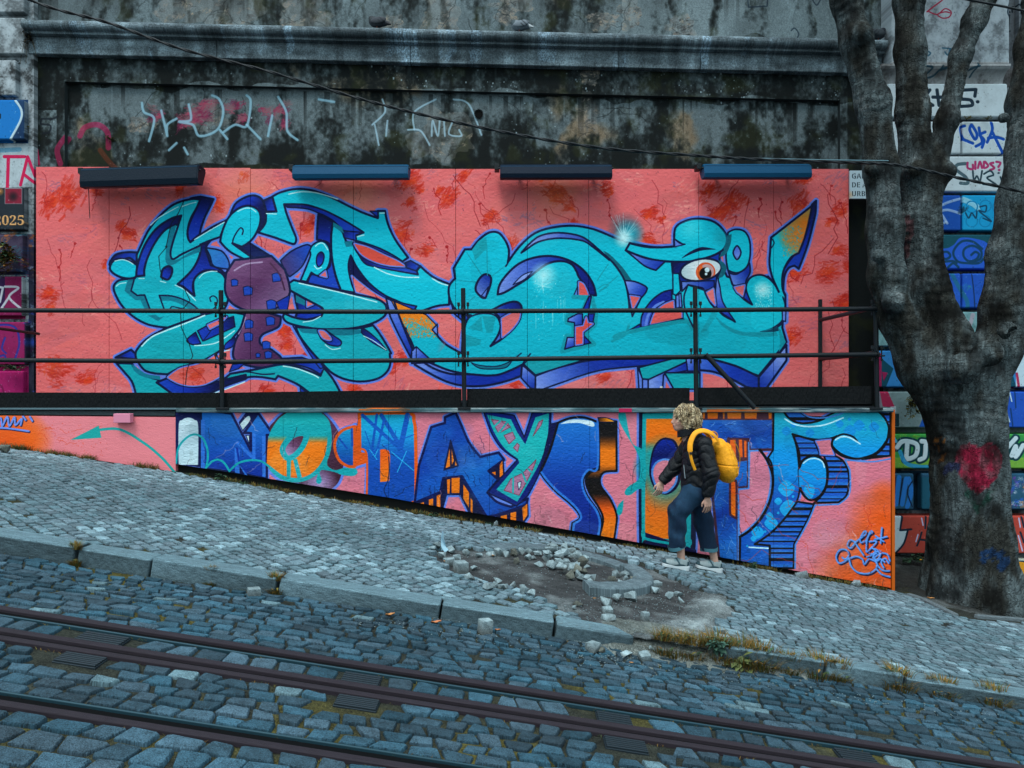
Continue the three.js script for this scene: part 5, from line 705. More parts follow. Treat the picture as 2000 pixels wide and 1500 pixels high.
{ // spray can left on the walkway
  const c = thing('spray_can', 'small red and white spray can standing on the walkway', 'spray can', [mx(1291.5, 8.05), 1.35, CAMZ - 8.05]);
  part('can_body', (() => { const g = new THREE.LatheGeometry([[0, 0], [0.03, 0], [0.032, 0.006], [0.032, 0.125], [0.028, 0.14], [0.014, 0.15]].map(([a, b]) => new THREE.Vector2(a, b)), 18); return g; })(), std({ color: sRGB('#b81e3a'), roughness: 0.35, metalness: 0.3 }), c);
  part('cap', new THREE.CylinderGeometry(0.015, 0.016, 0.025, 14).translate(0, 0.163, 0), M.white, c);
}
// wall washing lamps on top of the board
[[157, 387, 325, 322, 38, '#061826', 'first wall lamp from the left, near black and hanging askew over the mural'], [572, 797, 321, 320, 27, '#0a4464', 'second wall lamp from the left, blue trough with a hole in its side'], [977, 1195, 320, 319.5, 27, '#07182a', 'third wall lamp from the left, near black with scratched paint'], [1375, 1584, 319, 319, 27, '#0b4668', 'rightmost wall lamp over the mural, blue trough']].forEach(([x0, x1, ya, yb, h, col, label], i) => {
  const Z = 8.86, a = at(x0, ya, Z), b = at(x1, yb, Z), L = b.x - a.x, H = h * Z / F;
  const g = thing('wall_lamp', label, 'lamp', [(a.x + b.x) / 2, (a.y + b.y) / 2, a.z], 0, 'long wall lamps above the mural'); delete g.userData.group;
  g.rotation.z = Math.atan2(b.y - a.y, L) + (i === 0 ? 0.02 : 0);
  const m = std({ color: sRGB(col), roughness: 0.55, specularIntensity: 0.25, bumpMap: rep(grainT, 3), bumpScale: 0.0015 });
  // hood profile in (z, y): back edge, sloping top, rounded lip, open underside
  const out = [[-0.20, -0.015], [-0.05, 0], [0, -0.03], [0.028, -H * 0.75], [0.016, -H], [-0.10, -H * 0.98], [-0.2, -0.06]];
  const sh = new THREE.Shape(out.map(([z, y]) => new THREE.Vector2(z, y)));
  const hg = new THREE.ExtrudeGeometry(sh, { depth: L - 0.03, bevelEnabled: true, bevelSize: 0.006, bevelThickness: 0.006, bevelSegments: 2 }); hg.rotateY(-Math.PI / 2); hg.translate((L - 0.03) / 2, 0, 0);
  part('housing', hg, m, g);
  for (const s of [-1, 1]) { const e = new THREE.ExtrudeGeometry(new THREE.Shape(out.map(([z, y]) => new THREE.Vector2(z * 1.03, y * 1.04))), { depth: 0.014, bevelEnabled: false }); e.rotateY(-Math.PI / 2); e.translate(s * (L / 2 - 0.004) + 0.007, 0.002, 0); part('end_cap', e, m, g); part('end_screw', new THREE.CylinderGeometry(0.012, 0.012, 0.02, 10).rotateZ(Math.PI / 2).translate(s * (L / 2 + 0.012), -H * 0.3, -0.02), M.steel, g); }
  part('seam_strip', box(-L / 2 + 0.01, L / 2 - 0.01, -0.034, -0.026, -0.002, 0.008, 0.002), std({ color: sRGB(i % 2 ? '#0c2c46' : '#0d3c58'), roughness: 0.5 }), g);
  part('glass', box(-L / 2 + 0.04, L / 2 - 0.04, -H - 0.004, -H + 0.004, -0.092, 0.004), std({ color: new THREE.Color(0.05, 0.06, 0.07), roughness: 0.15 }), g);
  part('junction_box', box(-L / 2 - 0.07, -L / 2 - 0.012, -0.05, 0.02, -0.2, -0.06, 0.006), M.steel, g);
  for (const s of [-0.34, 0.34]) part('bracket', [box(L * s - 0.02, L * s + 0.02, -0.025, 0.005, -0.30, -0.18, 0.004)], M.steel, g);
  if (i === 0) part('loose_wire', sweep([V(-L / 2 - 0.02, -0.02, -0.05), V(-L / 2 - 0.03, -0.18, -0.2), V(-L / 2 - 0.045, -0.4, -0.24), V(-L / 2 - 0.042, -0.55, -0.24)], 0.005, 20, 6), M.steel, g);
  else part('supply_wire', sweep([V(-L / 2 - 0.01, -0.03, -0.06), V(-L / 2 - 0.05, 0.0, -0.15), V(-L / 2 - 0.03, 0.01, -0.24)], 0.007, 14, 6), M.steel, g);
});
{ // sign of the gallery, partly hidden by the tree
  const c = mkCanvas(512, 256), x = c.getContext('2d'); x.fillStyle = '#b7c9d2'; x.fillRect(0, 0, 512, 256); const r = rng(2); speckle(x, r, 0, 0, 512, 256, 300, ['#7f929c', '#d4e2e8', '#e08a3a'], 1, 4, 0.5); radial(x, 4, 220, 40, '#d88a48', 0.5);
  x.fillStyle = '#2f3f49'; x.font = 'bold 66px sans-serif'; x.fillText('GALERIA', 14, 74); x.fillText('DE ARTE', 14, 154); x.fillText('URBANA', 14, 234); x.fillStyle = '#b7c9d2'; for (let i = 0; i < 9; i++) for (const y of [46, 126, 206]) x.fillRect(34 + i * 46, y - 30, 4, 70);
  const g = thing('gallery_sign', 'pale stencilled sign at the right end of the mural board, half behind the tree', 'sign');
  const pg = pbox(1660, 1768, 333, 388, 9.1, 9.13, 0.004); part('sign_plate', planarUV(pg, { x0: 1660, x1: 1768, y0: 333, y1: 388 }, 9.1), std({ map: canvasTex(c), roughness: 0.6 }), g);
}
{ // sagging cable pair across the picture
  const pts = [[-260, -190, 6.7], [60, 0, 6.8], [210, 44, 6.85], [350, 94, 6.9], [525, 140, 6.95], [700, 192, 7], [825, 224, 7.02], [1000, 261, 7.05], [1175, 289, 7.05], [1350, 303, 7.05], [1475, 311, 7.05], [1650, 317, 7.05], [1755, 323, 7.02], [1860, 345, 7.0], [2000, 376, 6.95], [2260, 450, 6.9]].map(([a, b, Z]) => at(a, b, Z));
  const c = thing('overhead_cable', 'dark twisted cable sagging from the top left across the wall to the tree', 'cable');
  const cv = new THREE.CatmullRomCurve3(pts), n = 360, A = [], B = []; for (let i = 0; i <= n; i++) { const p = cv.getPoint(i / n), a = i * 0.55; A.push(p.clone().add(V(0, 0.007 * Math.cos(a), 0.007 * Math.sin(a)))); B.push(p.clone().add(V(0, -0.007 * Math.cos(a), -0.007 * Math.sin(a)))); }
  part('wire', sweep(A, 0.0095, 500, 6), M.steel, c); part('wire', sweep(B, 0.0095, 500, 6), M.steel, c);
  const d = thing('tie_wire', 'thin pale wire from the cable to the nick in the left limb of the tree', 'wire'); part('wire', sweep([at(1475, 309, 7.1), at(1600, 312, 7.2), at(1735, 314, 7.3)], 0.005, 30, 6), std({ color: new THREE.Color(0.12, 0.22, 0.26), roughness: 0.6 }), d);
  const e = thing('overhead_cable', 'short stretch of dark cable crossing the top right corner', 'cable'); part('wire', sweep([at(1780, -22, 6.9), at(1900, 1, 6.9), at(2000, 21, 6.9), at(2300, 90, 6.9)], 0.011, 40, 8), M.steel, e);
}
// ---------------------------------------------------------------- street
class Acc {                                                   // collects coloured stones into one geometry
  constructor() { this.p = []; this.c = []; this.uv = []; this.i = []; }
  geo() { const g = new THREE.BufferGeometry(); g.setAttribute('position', new THREE.Float32BufferAttribute(this.p, 3)); g.setAttribute('color', new THREE.Float32BufferAttribute(this.c, 3)); g.setAttribute('uv', new THREE.Float32BufferAttribute(this.uv, 2)); g.setIndex(this.i); g.computeVertexNormals(); return g; }
}
function pushStone(A, poly, y, col, r, o) {                   // poly: corner points [x,z] counter clockwise from above
  const cx = poly.reduce((s, q) => s + q[0], 0) / poly.length, cz = poly.reduce((s, q) => s + q[1], 0) / poly.length, ring = [];
  for (let k = 0; k < poly.length; k++) { const a = poly[k], b = poly[(k + 1) % poly.length], c = poly[(k + poly.length - 1) % poly.length], t = o.cut * rr(r, 0.6, 1.3); ring.push([lerp(a[0], c[0], t), lerp(a[1], c[1], t)], [lerp(a[0], b[0], t), lerp(a[1], b[1], t)]); }
  const n = ring.length, base = A.p.length / 3, tx = rr(r, -o.tilt, o.tilt), tz = rr(r, -o.tilt, o.tilt), dy = rr(r, -o.rise, o.rise), ou = r() * 7, ov = r() * 7, dome = o.dome * rr(r, 0.3, 1.4);
  const put = (x, z, h, k) => { A.p.push(x, y(x, z) + dy + (x - cx) * tx + (z - cz) * tz + h, z); A.c.push(col[0] * k, col[1] * k, col[2] * k); A.uv.push(x + ou, z + ov); };
  for (const [x, z] of ring) put(x, z, -0.045, 0.9);
  for (const [x, z] of ring) put(x, z, -o.bev, 0.95);
  for (const [x, z] of ring) { const s = o.inset * rr(r, 0.97, 1.02); put(cx + (x - cx) * s, cz + (z - cz) * s, dome * 0.35 + rr(r, -1, 1) * o.rough, 1); }
  for (let k = 0; k < n; k++) { const b = (base + 2 * n + k) * 3; A.p.push(A.p[b], A.p[b + 1], A.p[b + 2]); A.c.push(...col); A.uv.push(A.p[b] + ou, A.p[b + 2] + ov); }
  put(cx + rr(r, -0.01, 0.01), cz + rr(r, -0.01, 0.01), dome, 1);
  for (let k = 0; k < n; k++) { const q = (k + 1) % n; for (const s of [0, n]) A.i.push(base + s + k, base + s + n + k, base + s + q, base + s + q, base + s + n + k, base + s + n + q); A.i.push(base + 3 * n + k, base + 4 * n, base + 3 * n + q); }
}
// rows of stones in a turned frame; keep(x, z) says where they may lie
function layRows(o) {
  const r = rng(o.seed), out = [], ca = Math.cos(o.turn || 0), sa = Math.sin(o.turn || 0), wob = (u, k) => (o.wave ? o.wave(u) : 0) + o.wobble * (vnoise(u * 1.6 + k * 0.11, k * 0.37, 3) - 0.5);
  let v = o.v0, k = 0;
  while (v < o.v1) {
    const d = rr(r, o.d[0], o.d[1]); let u = o.u0 - r() * 0.1, j0 = rr(r, -0.25, 0.25) * o.skew;
    while (u < o.u1) {
      const w = rr(r, o.w[0], o.w[1]), j1 = rr(r, -0.5, 0.5) * o.skew, g = o.gap * rr(r, 0.7, 1.5) / 2, J = () => rr(r, -o.jit, o.jit);
      const q = [[u + g - j0 + J(), v + wob(u, k) + g + J()], [u + w - g - j1 + J(), v + wob(u + w, k) + g + J()], [u + w - g + j1 + J(), v + d + wob(u + w, k + 1) - g + J()], [u + g + j0 + J(), v + d + wob(u, k + 1) - g + J()]].map(([a, b]) => [a * ca - b * sa, a * sa + b * ca]).reverse();
      const cx = (q[0][0] + q[2][0]) / 2, cz = (q[0][1] + q[2][1]) / 2;
      if (o.keep(cx, cz) && r() > (o.miss || 0)) out.push({ q, cx, cz, area: w * d, col: o.color(cx, cz, r) });
      u += w; j0 = j1;
    }
    v += d; k++;
  }
  return out;
}
function laid(parent, name, stones, mat, y, opt, seed) {      // the 300 that show largest are parts of their own, the rest one part
  const r = rng(seed);
  for (const s of stones) { const Z = CAMZ - s.cz, px = 1000 + s.cx * F / Z, py = 750 + (EYE - y(s.cx, s.cz)) * F / Z; s.size = px > 4 && px < 1996 && py > 0 && py < 1490 ? s.area / (Z * Z * Z) : 0; }
  stones.sort((a, b) => b.size - a.size);
  stones.slice(0, 300).forEach((s, i) => { const A = new Acc(); pushStone(A, s.q, y, s.col, r, opt); const m = part(name, A.geo(), mat, parent); if (i) m.name = name + '_' + String(i).padStart(3, '0'); });
  const A = new Acc(); for (const s of stones.slice(300)) pushStone(A, s.q, y, s.col, r, opt);
  const m = part('small_' + name + 's', A.geo(), mat, parent); m.userData.kind = 'stuff';
}
function sheet(x0, x1, z0, z1, nx, nz, y, colour, keep) {
  const g = new THREE.BufferGeometry(), p = [], c = [], uv = [], ix = [], id = new Map();
  for (let j = 0; j <= nz; j++) for (let i = 0; i <= nx; i++) { const x = lerp(x0, x1, i / nx), z = lerp(z0, z1, j / nz); p.push(x, y(x, z), z); c.push(...colour(x, z)); uv.push(x, z); }
  for (let j = 0; j < nz; j++) for (let i = 0; i < nx; i++) { const a = j * (nx + 1) + i; if (keep && !keep(lerp(x0, x1, (i + 0.5) / nx), lerp(z0, z1, (j + 0.5) / nz))) continue; ix.push(a, a + nx + 1, a + 1, a + 1, a + nx + 1, a + nx + 2); }
  g.setAttribute('position', new THREE.Float32BufferAttribute(p, 3)); g.setAttribute('color', new THREE.Float32BufferAttribute(c, 3)); g.setAttribute('uv', new THREE.Float32BufferAttribute(uv, 2)); g.setIndex(ix); g.computeVertexNormals(); return g;
}
function inPoly(P, x, z) { let c = false; for (let i = 0, j = P.length - 1; i < P.length; j = i++) if ((P[i][1] > z) !== (P[j][1] > z) && x < (P[j][0] - P[i][0]) * (z - P[i][1]) / (P[j][1] - P[i][1]) + P[i][0]) c = !c; return c; }
const toXZ = (l) => l.map(([a, b]) => { const p = ground(a, b); return [p.x, p.z]; });
const PATCH = toXZ([[838, 1080], [872, 1066], [960, 1072], [1075, 1060], [1190, 1076], [1268, 1104], [1345, 1140], [1408, 1166], [1420, 1200], [1385, 1240], [1330, 1252], [1235, 1252], [1185, 1222], [1098, 1190], [1040, 1160], [985, 1142], [930, 1126], [880, 1112]]);
const SAND = toXZ([[1385, 1150], [1425, 1165], [1440, 1200], [1395, 1215], [1350, 1262], [1240, 1262], [1290, 1225], [1350, 1200]]);
const RIM = toXZ([[1742, 1152], [1790, 1164], [1868, 1204], [1940, 1213], [2080, 1218], [2200, 1150], [2100, 1060], [1742, 1060]]);
const inPatch = (x, z) => inPoly(PATCH, x + 0.05 * (vnoise(x * 7, z * 7) - 0.5), z + 0.05 * (vnoise(x * 7 + 9, z * 7) - 0.5)) || inPoly(SAND, x + 0.07 * (vnoise(x * 9, z * 9) - 0.5), z);
const inRim = (x, z) => inPoly(RIM, x, z) || (z < -0.02 && x > mx(1738, 7.75));
const dirtMat = std({ vertexColors: true, map: rep(speckT, 1.3), bumpMap: rep(grainT, 2.5), bumpScale: 0.014, roughness: 1 });
const mossy = (x, z, dark, moss) => { const n = sstep(0.48, 0.68, fbm(x * 2.2, z * 2.2, 3, 4)), k = 0.7 + 0.6 * vnoise(x * 23, z * 23); return [lerp(dark[0], moss[0], n) * k, lerp(dark[1], moss[1], n) * k, lerp(dark[2], moss[2], n) * k]; };
const RAILZ = [[3.955, 4.047], [4.208, 4.317], [4.783, 4.882]];
// far ground, road bed, pavement bed
struct('ground', sheet(-60, 60, -1.4, 60, 60, 30, (x, z) => -SLOPE * x - 0.22, () => [0.06, 0.07, 0.075]), dirtMat);
const road = struct('road', sheet(-9, 9, 2.85, 7.6, 260, 310, (x, z) => G(x, Math.max(z, 3.09)) - (RAILZ.some(([a, b]) => z > a && z < b) ? 0.10 : 0.011) - 0.006 * vnoise(x * 30, z * 30), (x, z) => mossy(x, z, [0.040, 0.042, 0.032], [0.115, 0.095, 0.022])), dirtMat);
const DEEP = (x, z) => { let d = 0; if (inPatch(x, z)) d = 1; return d; };
const pavement = struct('pavement', sheet(-9.5, 9.5, -0.3, 2.94, 360, 90, (x, z) => G(x, z) - 0.013 - 0.05 * DEEP(x, z), (x, z) => mossy(x, z, [0.038, 0.040, 0.034], [0.070, 0.066, 0.024])), dirtMat);
// bare earth: brown dug-out patch, pale sandy spill, dark tree pit and the bank behind it
const earth = (x, z) => { const s = inPoly(SAND, x, z) ? 1 : 0, n = fbm(x * 5, z * 5, 2, 4), k = 0.65 + 0.7 * n; const q = sstep(0.42, 0.62, n) * 0.35 + 0.75 * s; return [lerp(0.068, 0.25, q) * k, lerp(0.062, 0.265, q) * k, lerp(0.060, 0.25, q) * k]; };
const nearSand = (x, z) => { let m = 0; for (let a = 0; a < 8; a++) m += inPoly(SAND, x + 0.09 * Math.cos(a * 0.785), z + 0.09 * Math.sin(a * 0.785)) ? 0.125 : 0; return m; };
struct('gutter_earth', sheet(0.5, 2.0, 2.7, 3.45, 110, 60, (x, z) => G(x, 3.0) - 0.02 - 0.10 * sstep(2.9, 3.28, z) + 0.03 * (fbm(x * 6, z * 6, 8, 4) - 0.5) + 0.01 * (vnoise(x * 30, z * 30) - 0.5) - 0.04 * sstep(0.58, 0.76, Math.abs(x - 1.25)), (x, z) => { const k = 0.6 + 0.8 * fbm(x * 7, z * 7, 3, 4); return [0.21 * k, 0.225 * k, 0.21 * k]; }, (x, z) => true), dirtMat);
struct('bare_earth', sheet(-1.2, 2.6, 0.4, 3.05, 190, 150, (x, z) => { const s = nearSand(x, z); return G(x, z) - 0.030 * (1 - s) - 0.006 * s + 0.022 * (fbm(x * 4, z * 4, 6, 4) - 0.5) + 0.008 * (vnoise(x * 28, z * 28) - 0.5); }, (x, z) => { const s = nearSand(x, z), n = fbm(x * 5, z * 5, 2, 4), k = 0.55 + 0.8 * n + 0.3 * (vnoise(x * 40, z * 40) - 0.5), q = clamp(sstep(0.5, 0.7, n) * 0.3 + 0.8 * s); return [lerp(0.092, 0.40, q) * k, lerp(0.092, 0.45, q) * k, lerp(0.096, 0.46, q) * k]; }, (x, z) => inPatch(x, z) || (z < 3.05 && nearSand(x, z) > 0.2)), dirtMat);
struct('tree_pit_earth', sheet(3.7, 9, -1.9, 0.9, 150, 80, (x, z) => G(x, z) - 0.012 + 0.05 * (fbm(x * 3, z * 3, 4, 4) - 0.5) + 0.012 * (vnoise(x * 25, z * 25) - 0.5), (x, z) => { const n = fbm(x * 4, z * 4, 12, 4), k = 0.5 + n, q = sstep(0.55, 0.7, n); return [lerp(0.055, 0.13, q) * k, lerp(0.055, 0.14, q) * k, lerp(0.052, 0.14, q) * k]; }, (x, z) => inRim(x, z)), dirtMat);
// rails
const ANG = -Math.atan(SLOPE), LEN = 17;
const strip = (z0, z1, y0, y1, r = 0.006) => { const g = box(-LEN / 2, LEN / 2, y0, y1, z0, z1, r); g.rotateZ(ANG); return g; };
const RAILS = [[3.942, 4.056], [4.196, 4.328], [4.773, 4.892]];
{
  const a = thing('tram_rail', 'grooved tram rail farthest from the camera, nearest the kerb', 'rail');
  part('rail_head', strip(3.943, 3.991, -0.12, 0.008), M.rail, a); part('groove', strip(3.992, 4.041, -0.12, -0.006), M.railShade, a); part('guard_lip', strip(4.042, 4.054, -0.12, 0.004), M.railLip, a);
  const b = thing('cable_slot', 'double steel beam with a dark cable slot, between the two tram rails', 'rail');
  part('slot_beam', strip(4.198, 4.241, -0.12, 0.008), M.rail, b); part('slot_beam', strip(4.286, 4.326, -0.12, 0.008), M.rail, b); part('slot_shade', strip(4.242, 4.285, -0.12, -0.008), M.railShade, b);  // last strip is a black filler standing in for the shade down the slot
  const c = thing('tram_rail', 'grooved tram rail closest to the camera at the bottom of the picture', 'rail');
  part('guard_lip', strip(4.775, 4.786, -0.12, 0.004), M.railLip, c); part('groove', strip(4.787, 4.849, -0.12, -0.008), M.railShade, c); part('rail_head', strip(4.85, 4.891, -0.12, 0.008), M.rail, c);
}
const PLATES = [];
for (const [px0, px1, py, side] of [[155, 245, 1250, 0], [115, 200, 1280, 1], [668, 744, 1328, 0], [655, 740, 1365, 1], [1165, 1235, 1404, 0], [1180, 1265, 1450, 1], [1635, 1710, 1486, 0], [-390, -310, 1170, 0], [-430, -340, 1200, 1]]) {
  const z0 = side ? 4.333 : 4.075, z1 = side ? 4.44 : 4.19, Z = CAMZ - (z0 + z1) / 2, x0 = mx(px0, Z), x1 = mx(px1, Z), xc = (x0 + x1) / 2;
  PLATES.push([x0 - 0.02, x1 + 0.02, z0, z1]);
  const g = thing('ribbed_plate', `ribbed dark plate on the ${side ? 'near' : 'far'} side of the cable slot${px0 < 0 ? ', past the left edge' : px0 < 300 ? ' at the left edge' : px0 < 900 ? ', left of the middle' : px0 < 1300 ? ', below the broken pavement' : ', at the right bottom edge'}`, 'plate', [xc, -SLOPE * xc, (z0 + z1) / 2]);
  g.rotation.z = ANG; const w = x1 - x0, d = z1 - z0;
  part('plate', box(-w / 2, w / 2, -0.04, -0.006, -d / 2, d / 2, 0.003), M.plate, g); const n = side ? 6 : 5; for (let i = 0; i < n; i++) { const z = -d / 2 + (i + 0.5) * d / n; part('rib', box(-w / 2 + 0.004, w / 2 - 0.004, -0.008, 0.004, z - d / n * 0.3, z + d / n * 0.3, 0.003), M.plate, g); }
}
// setts of the road
const offRail = (z, m) => RAILS.every(([a, b]) => z < a - m || z > b + m), offPlate = (x, z) => PLATES.every(([a, b, c, d]) => x < a - 0.05 || x > b + 0.05 || z < c - 0.03 || z > d + 0.03);
const granite = (x, z, r) => { const n = fbm(x * 1.1, z * 2, 9, 3), k = rr(r, 0.55, 1.35) * (0.65 + 0.7 * n), p = r(); if (p > 0.975) { const q = rr(r, 0.8, 1.2); return [0.15 * q, 0.24 * q, 0.28 * q]; } const w = rr(r, -0.012, 0.016); return [(0.050 + w) * k, 0.112 * k, (0.158 - w * 0.5) * k]; };
const setts = [];
{
  const bands = [[3.10, 3.56, [0.062, 0.074], [0.08, 0.13], 5, 0.05], [3.56, 3.936, [0.076, 0.086], [0.10, 0.16], 15, 0.03], [4.062, 4.19, [0.120, 0.128], [0.10, 0.16], 25, 0], [4.334, 4.768, [0.085, 0.095], [0.10, 0.145], 35, 0.012], [4.897, 6.4, [0.10, 0.125], [0.11, 0.18], 45, 0.02]];
  for (const [z0, z1, d, w, seed, wobble] of bands) setts.push(...layRows({ seed, u0: -4.6, u1: 4.6, v0: z0, v1: z1 - d[0] * 0.5, d: d.map((q) => { const n = Math.round((z1 - z0) / ((d[0] + d[1]) / 2)); return z1 - z0 < 0.8 ? (z1 - z0) / n : q; }), w, wobble, skew: 0.035, jit: 0.009, gap: 0.015, miss: 0.012, color: granite, keep: (x, z) => offRail(z, 0.0) && offPlate(x, z) && z > 3.10 }));
}
laid(road, 'sett', setts, M.stone, (x, z) => G(x, Math.max(z, 3.09)), { cut: 0.085, bev: 0.006, inset: 0.925, tilt: 0.05, rise: 0.004, dome: 0.003, rough: 0.003 }, 71);
// small limestone paving of the pavement: diagonal courses on the left, running courses on the right
const lime = (x, z, r) => { const n = fbm(x * 0.9 + 4, z * 1.3, 4, 4), white = n > 0.55 ? 0.28 : 0.04, k = rr(r, 0.72, 1.25) * (0.75 + 0.5 * n), wall = sstep(1.4, 0.2, z) * 0.06; if (r() < white) return [(0.275 + wall) * k, (0.395 + wall) * k, (0.455 + wall) * k]; const w = rr(r, -0.01, 0.02); return [(0.158 + wall + w) * k, (0.242 + wall) * k, (0.285 + wall) * k]; };
const side = (x, z) => x - 0.25 * Math.sin(z * 2) - 1.55 - (z < 0.75 ? -2.2 : 0);
const free = (x, z) => z > 0.035 + 0.05 * vnoise(x * 6, 2) && z < 2.905 && !inPatch(x, z) && !inRim(x, z) && !(z < 0.06 && x < mx(343, 7.75));
const stones = [
  ...layRows({ seed: 101, turn: 0.62, u0: -8, u1: 6, v0: -6, v1: 8, d: [0.072, 0.084], w: [0.072, 0.102], wobble: 0.05, skew: 0.012, jit: 0.004, gap: 0.013, miss: 0.01, color: lime, keep: (x, z) => Math.abs(x) < 7 && side(x, z) < 0 && free(x, z) }),
  ...layRows({ seed: 102, turn: -0.06, u0: -8, u1: 8, v0: -1, v1: 4, d: [0.068, 0.080], w: [0.078, 0.125], wobble: 0.05, wave: (u) => 0.10 * Math.abs(Math.sin(u * 1.35)), skew: 0.012, jit: 0.004, gap: 0.013, miss: 0.008, color: lime, keep: (x, z) => Math.abs(x) < 7.5 && side(x, z) >= 0 && free(x, z) })];
laid(pavement, 'paving_stone', stones, M.pave, G, { cut: 0.08, bev: 0.005, inset: 0.925, tilt: 0.06, rise: 0.003, dome: 0.0015, rough: 0.001 }, 72);
// kerb: long granite stones, one broken away
function tint(g, f) { const p = g.attributes.position, c = new Float32Array(p.count * 3); for (let i = 0; i < p.count; i++) { const q = f(p.getX(i), p.getY(i), p.getZ(i)); c.set(q, 3 * i); } g.setAttribute('color', new THREE.BufferAttribute(c, 3)); return g; }
{
  const kerb = new THREE.Group(); kerb.name = 'kerb'; kerb.userData.kind = 'structure'; scene.add(kerb); const r = rng(55);
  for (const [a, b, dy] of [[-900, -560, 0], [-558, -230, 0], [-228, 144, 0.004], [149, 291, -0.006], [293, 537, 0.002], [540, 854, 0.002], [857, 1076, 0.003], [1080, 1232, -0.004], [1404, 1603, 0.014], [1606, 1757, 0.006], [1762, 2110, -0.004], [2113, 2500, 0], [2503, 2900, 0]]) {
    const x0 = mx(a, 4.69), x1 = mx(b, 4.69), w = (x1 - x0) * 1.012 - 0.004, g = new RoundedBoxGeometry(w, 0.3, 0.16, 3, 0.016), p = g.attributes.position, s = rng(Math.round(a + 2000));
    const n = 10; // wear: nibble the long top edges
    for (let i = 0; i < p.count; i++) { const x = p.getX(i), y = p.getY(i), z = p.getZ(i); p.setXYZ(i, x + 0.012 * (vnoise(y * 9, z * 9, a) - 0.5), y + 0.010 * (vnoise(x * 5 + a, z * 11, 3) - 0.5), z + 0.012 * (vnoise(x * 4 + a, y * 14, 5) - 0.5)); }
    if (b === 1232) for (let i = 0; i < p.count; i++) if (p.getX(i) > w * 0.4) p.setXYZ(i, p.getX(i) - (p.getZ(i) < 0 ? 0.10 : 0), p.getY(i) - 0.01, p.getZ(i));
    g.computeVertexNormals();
    tint(g, (x, y, z) => { const k = 0.8 + 0.4 * vnoise(x * 8 + a, y * 8, z * 8), st = y < 0.137 ? lerp(0.34, 0.62, vnoise(x * 5 + a, y * 20, 4)) : 1.1; return [0.225 * k * st, 0.345 * k * st, 0.405 * k * st]; });  // mottled stain plus painted-in shade: side faces darker than the tops
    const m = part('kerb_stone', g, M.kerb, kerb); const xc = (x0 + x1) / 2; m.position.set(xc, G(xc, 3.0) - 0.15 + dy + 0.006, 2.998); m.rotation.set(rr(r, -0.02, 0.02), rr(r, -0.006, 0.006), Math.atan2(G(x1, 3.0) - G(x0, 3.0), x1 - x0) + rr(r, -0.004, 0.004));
  }
}
// curved stone edging of a lost tree, and the straight one at the living tree
function ringStone(cx, cz, r0, r1, a0, a1, h, up, seed) {
  const n = 26, p = [], c = [], uv = [], ix = [];
  for (let i = 0; i <= n; i++) { const a = lerp(a0, a1, i / n), e = i === 0 || i === n ? 0.02 : 0.004; for (const [rad, y] of [[r0, -h], [r0, -0.012], [r0 + 0.012, 0], [r1 - 0.012, 0], [r1, -0.012], [r1, -h]]) { const q = rad + e * (vnoise(i * 1.3, rad * 9, seed) - 0.5) * 2, x = cx + q * Math.cos(a), z = cz + q * Math.sin(a); p.push(x, G(x, z) + up + y + 0.006 * (vnoise(i * 2.1, y * 40, seed) - 0.5), z); const k = 0.8 + 0.4 * vnoise(x * 14, z * 14, y * 9); c.push(0.17 * k, 0.225 * k, 0.255 * k); uv.push(x, z); } }
  for (let i = 0; i < n; i++) for (let j = 0; j < 6; j++) { const q = (j + 1) % 6, a = i * 6, b = a + 6; ix.push(a + j, b + j, a + q, a + q, b + j, b + q); }
  for (const a of [0, n * 6]) for (let j = 1; j < 5; j++) a ? ix.push(a, a + j, a + j + 1) : ix.push(a, a + j + 1, a + j);
  const g = new THREE.BufferGeometry(); g.setAttribute('position', new THREE.Float32BufferAttribute(p, 3)); g.setAttribute('color', new THREE.Float32BufferAttribute(c, 3)); g.setAttribute('uv', new THREE.Float32BufferAttribute(uv, 2)); g.setIndex(ix); const f = g.toNonIndexed(); f.computeVertexNormals(); return f;
}
{
  const A = ground(1050, 1064), B = ground(1255, 1118), C = ground(1150, 1155);   // three points on the outer rim give its circle
  const d = 2 * (A.x * (B.z - C.z) + B.x * (C.z - A.z) + C.x * (A.z - B.z)), s = (p) => p.x * p.x + p.z * p.z;
  const cx = (s(A) * (B.z - C.z) + s(B) * (C.z - A.z) + s(C) * (A.z - B.z)) / d, cz = (s(A) * (C.x - B.x) + s(B) * (A.x - C.x) + s(C) * (B.x - A.x)) / d, R = Math.hypot(A.x - cx, A.z - cz);
  const g = thing('stone_edging', 'curved pale stone edging of a vanished tree pit in the broken pavement', 'edging'); let aA = Math.atan2(A.z - cz, A.x - cx), aC = Math.atan2(C.z - cz, C.x - cx); if (aC < aA) aC += 6.2832;
  part('edging_stone', ringStone(cx, cz, R - 0.17, R, aA - 0.95, aA + (aC - aA) * 0.42, 0.11, 0.012, 3), M.rubble, g); part('edging_stone', ringStone(cx, cz, R - 0.17, R, aA + (aC - aA) * 0.43, aC, 0.16, 0.042, 9), M.rubble, g);
}
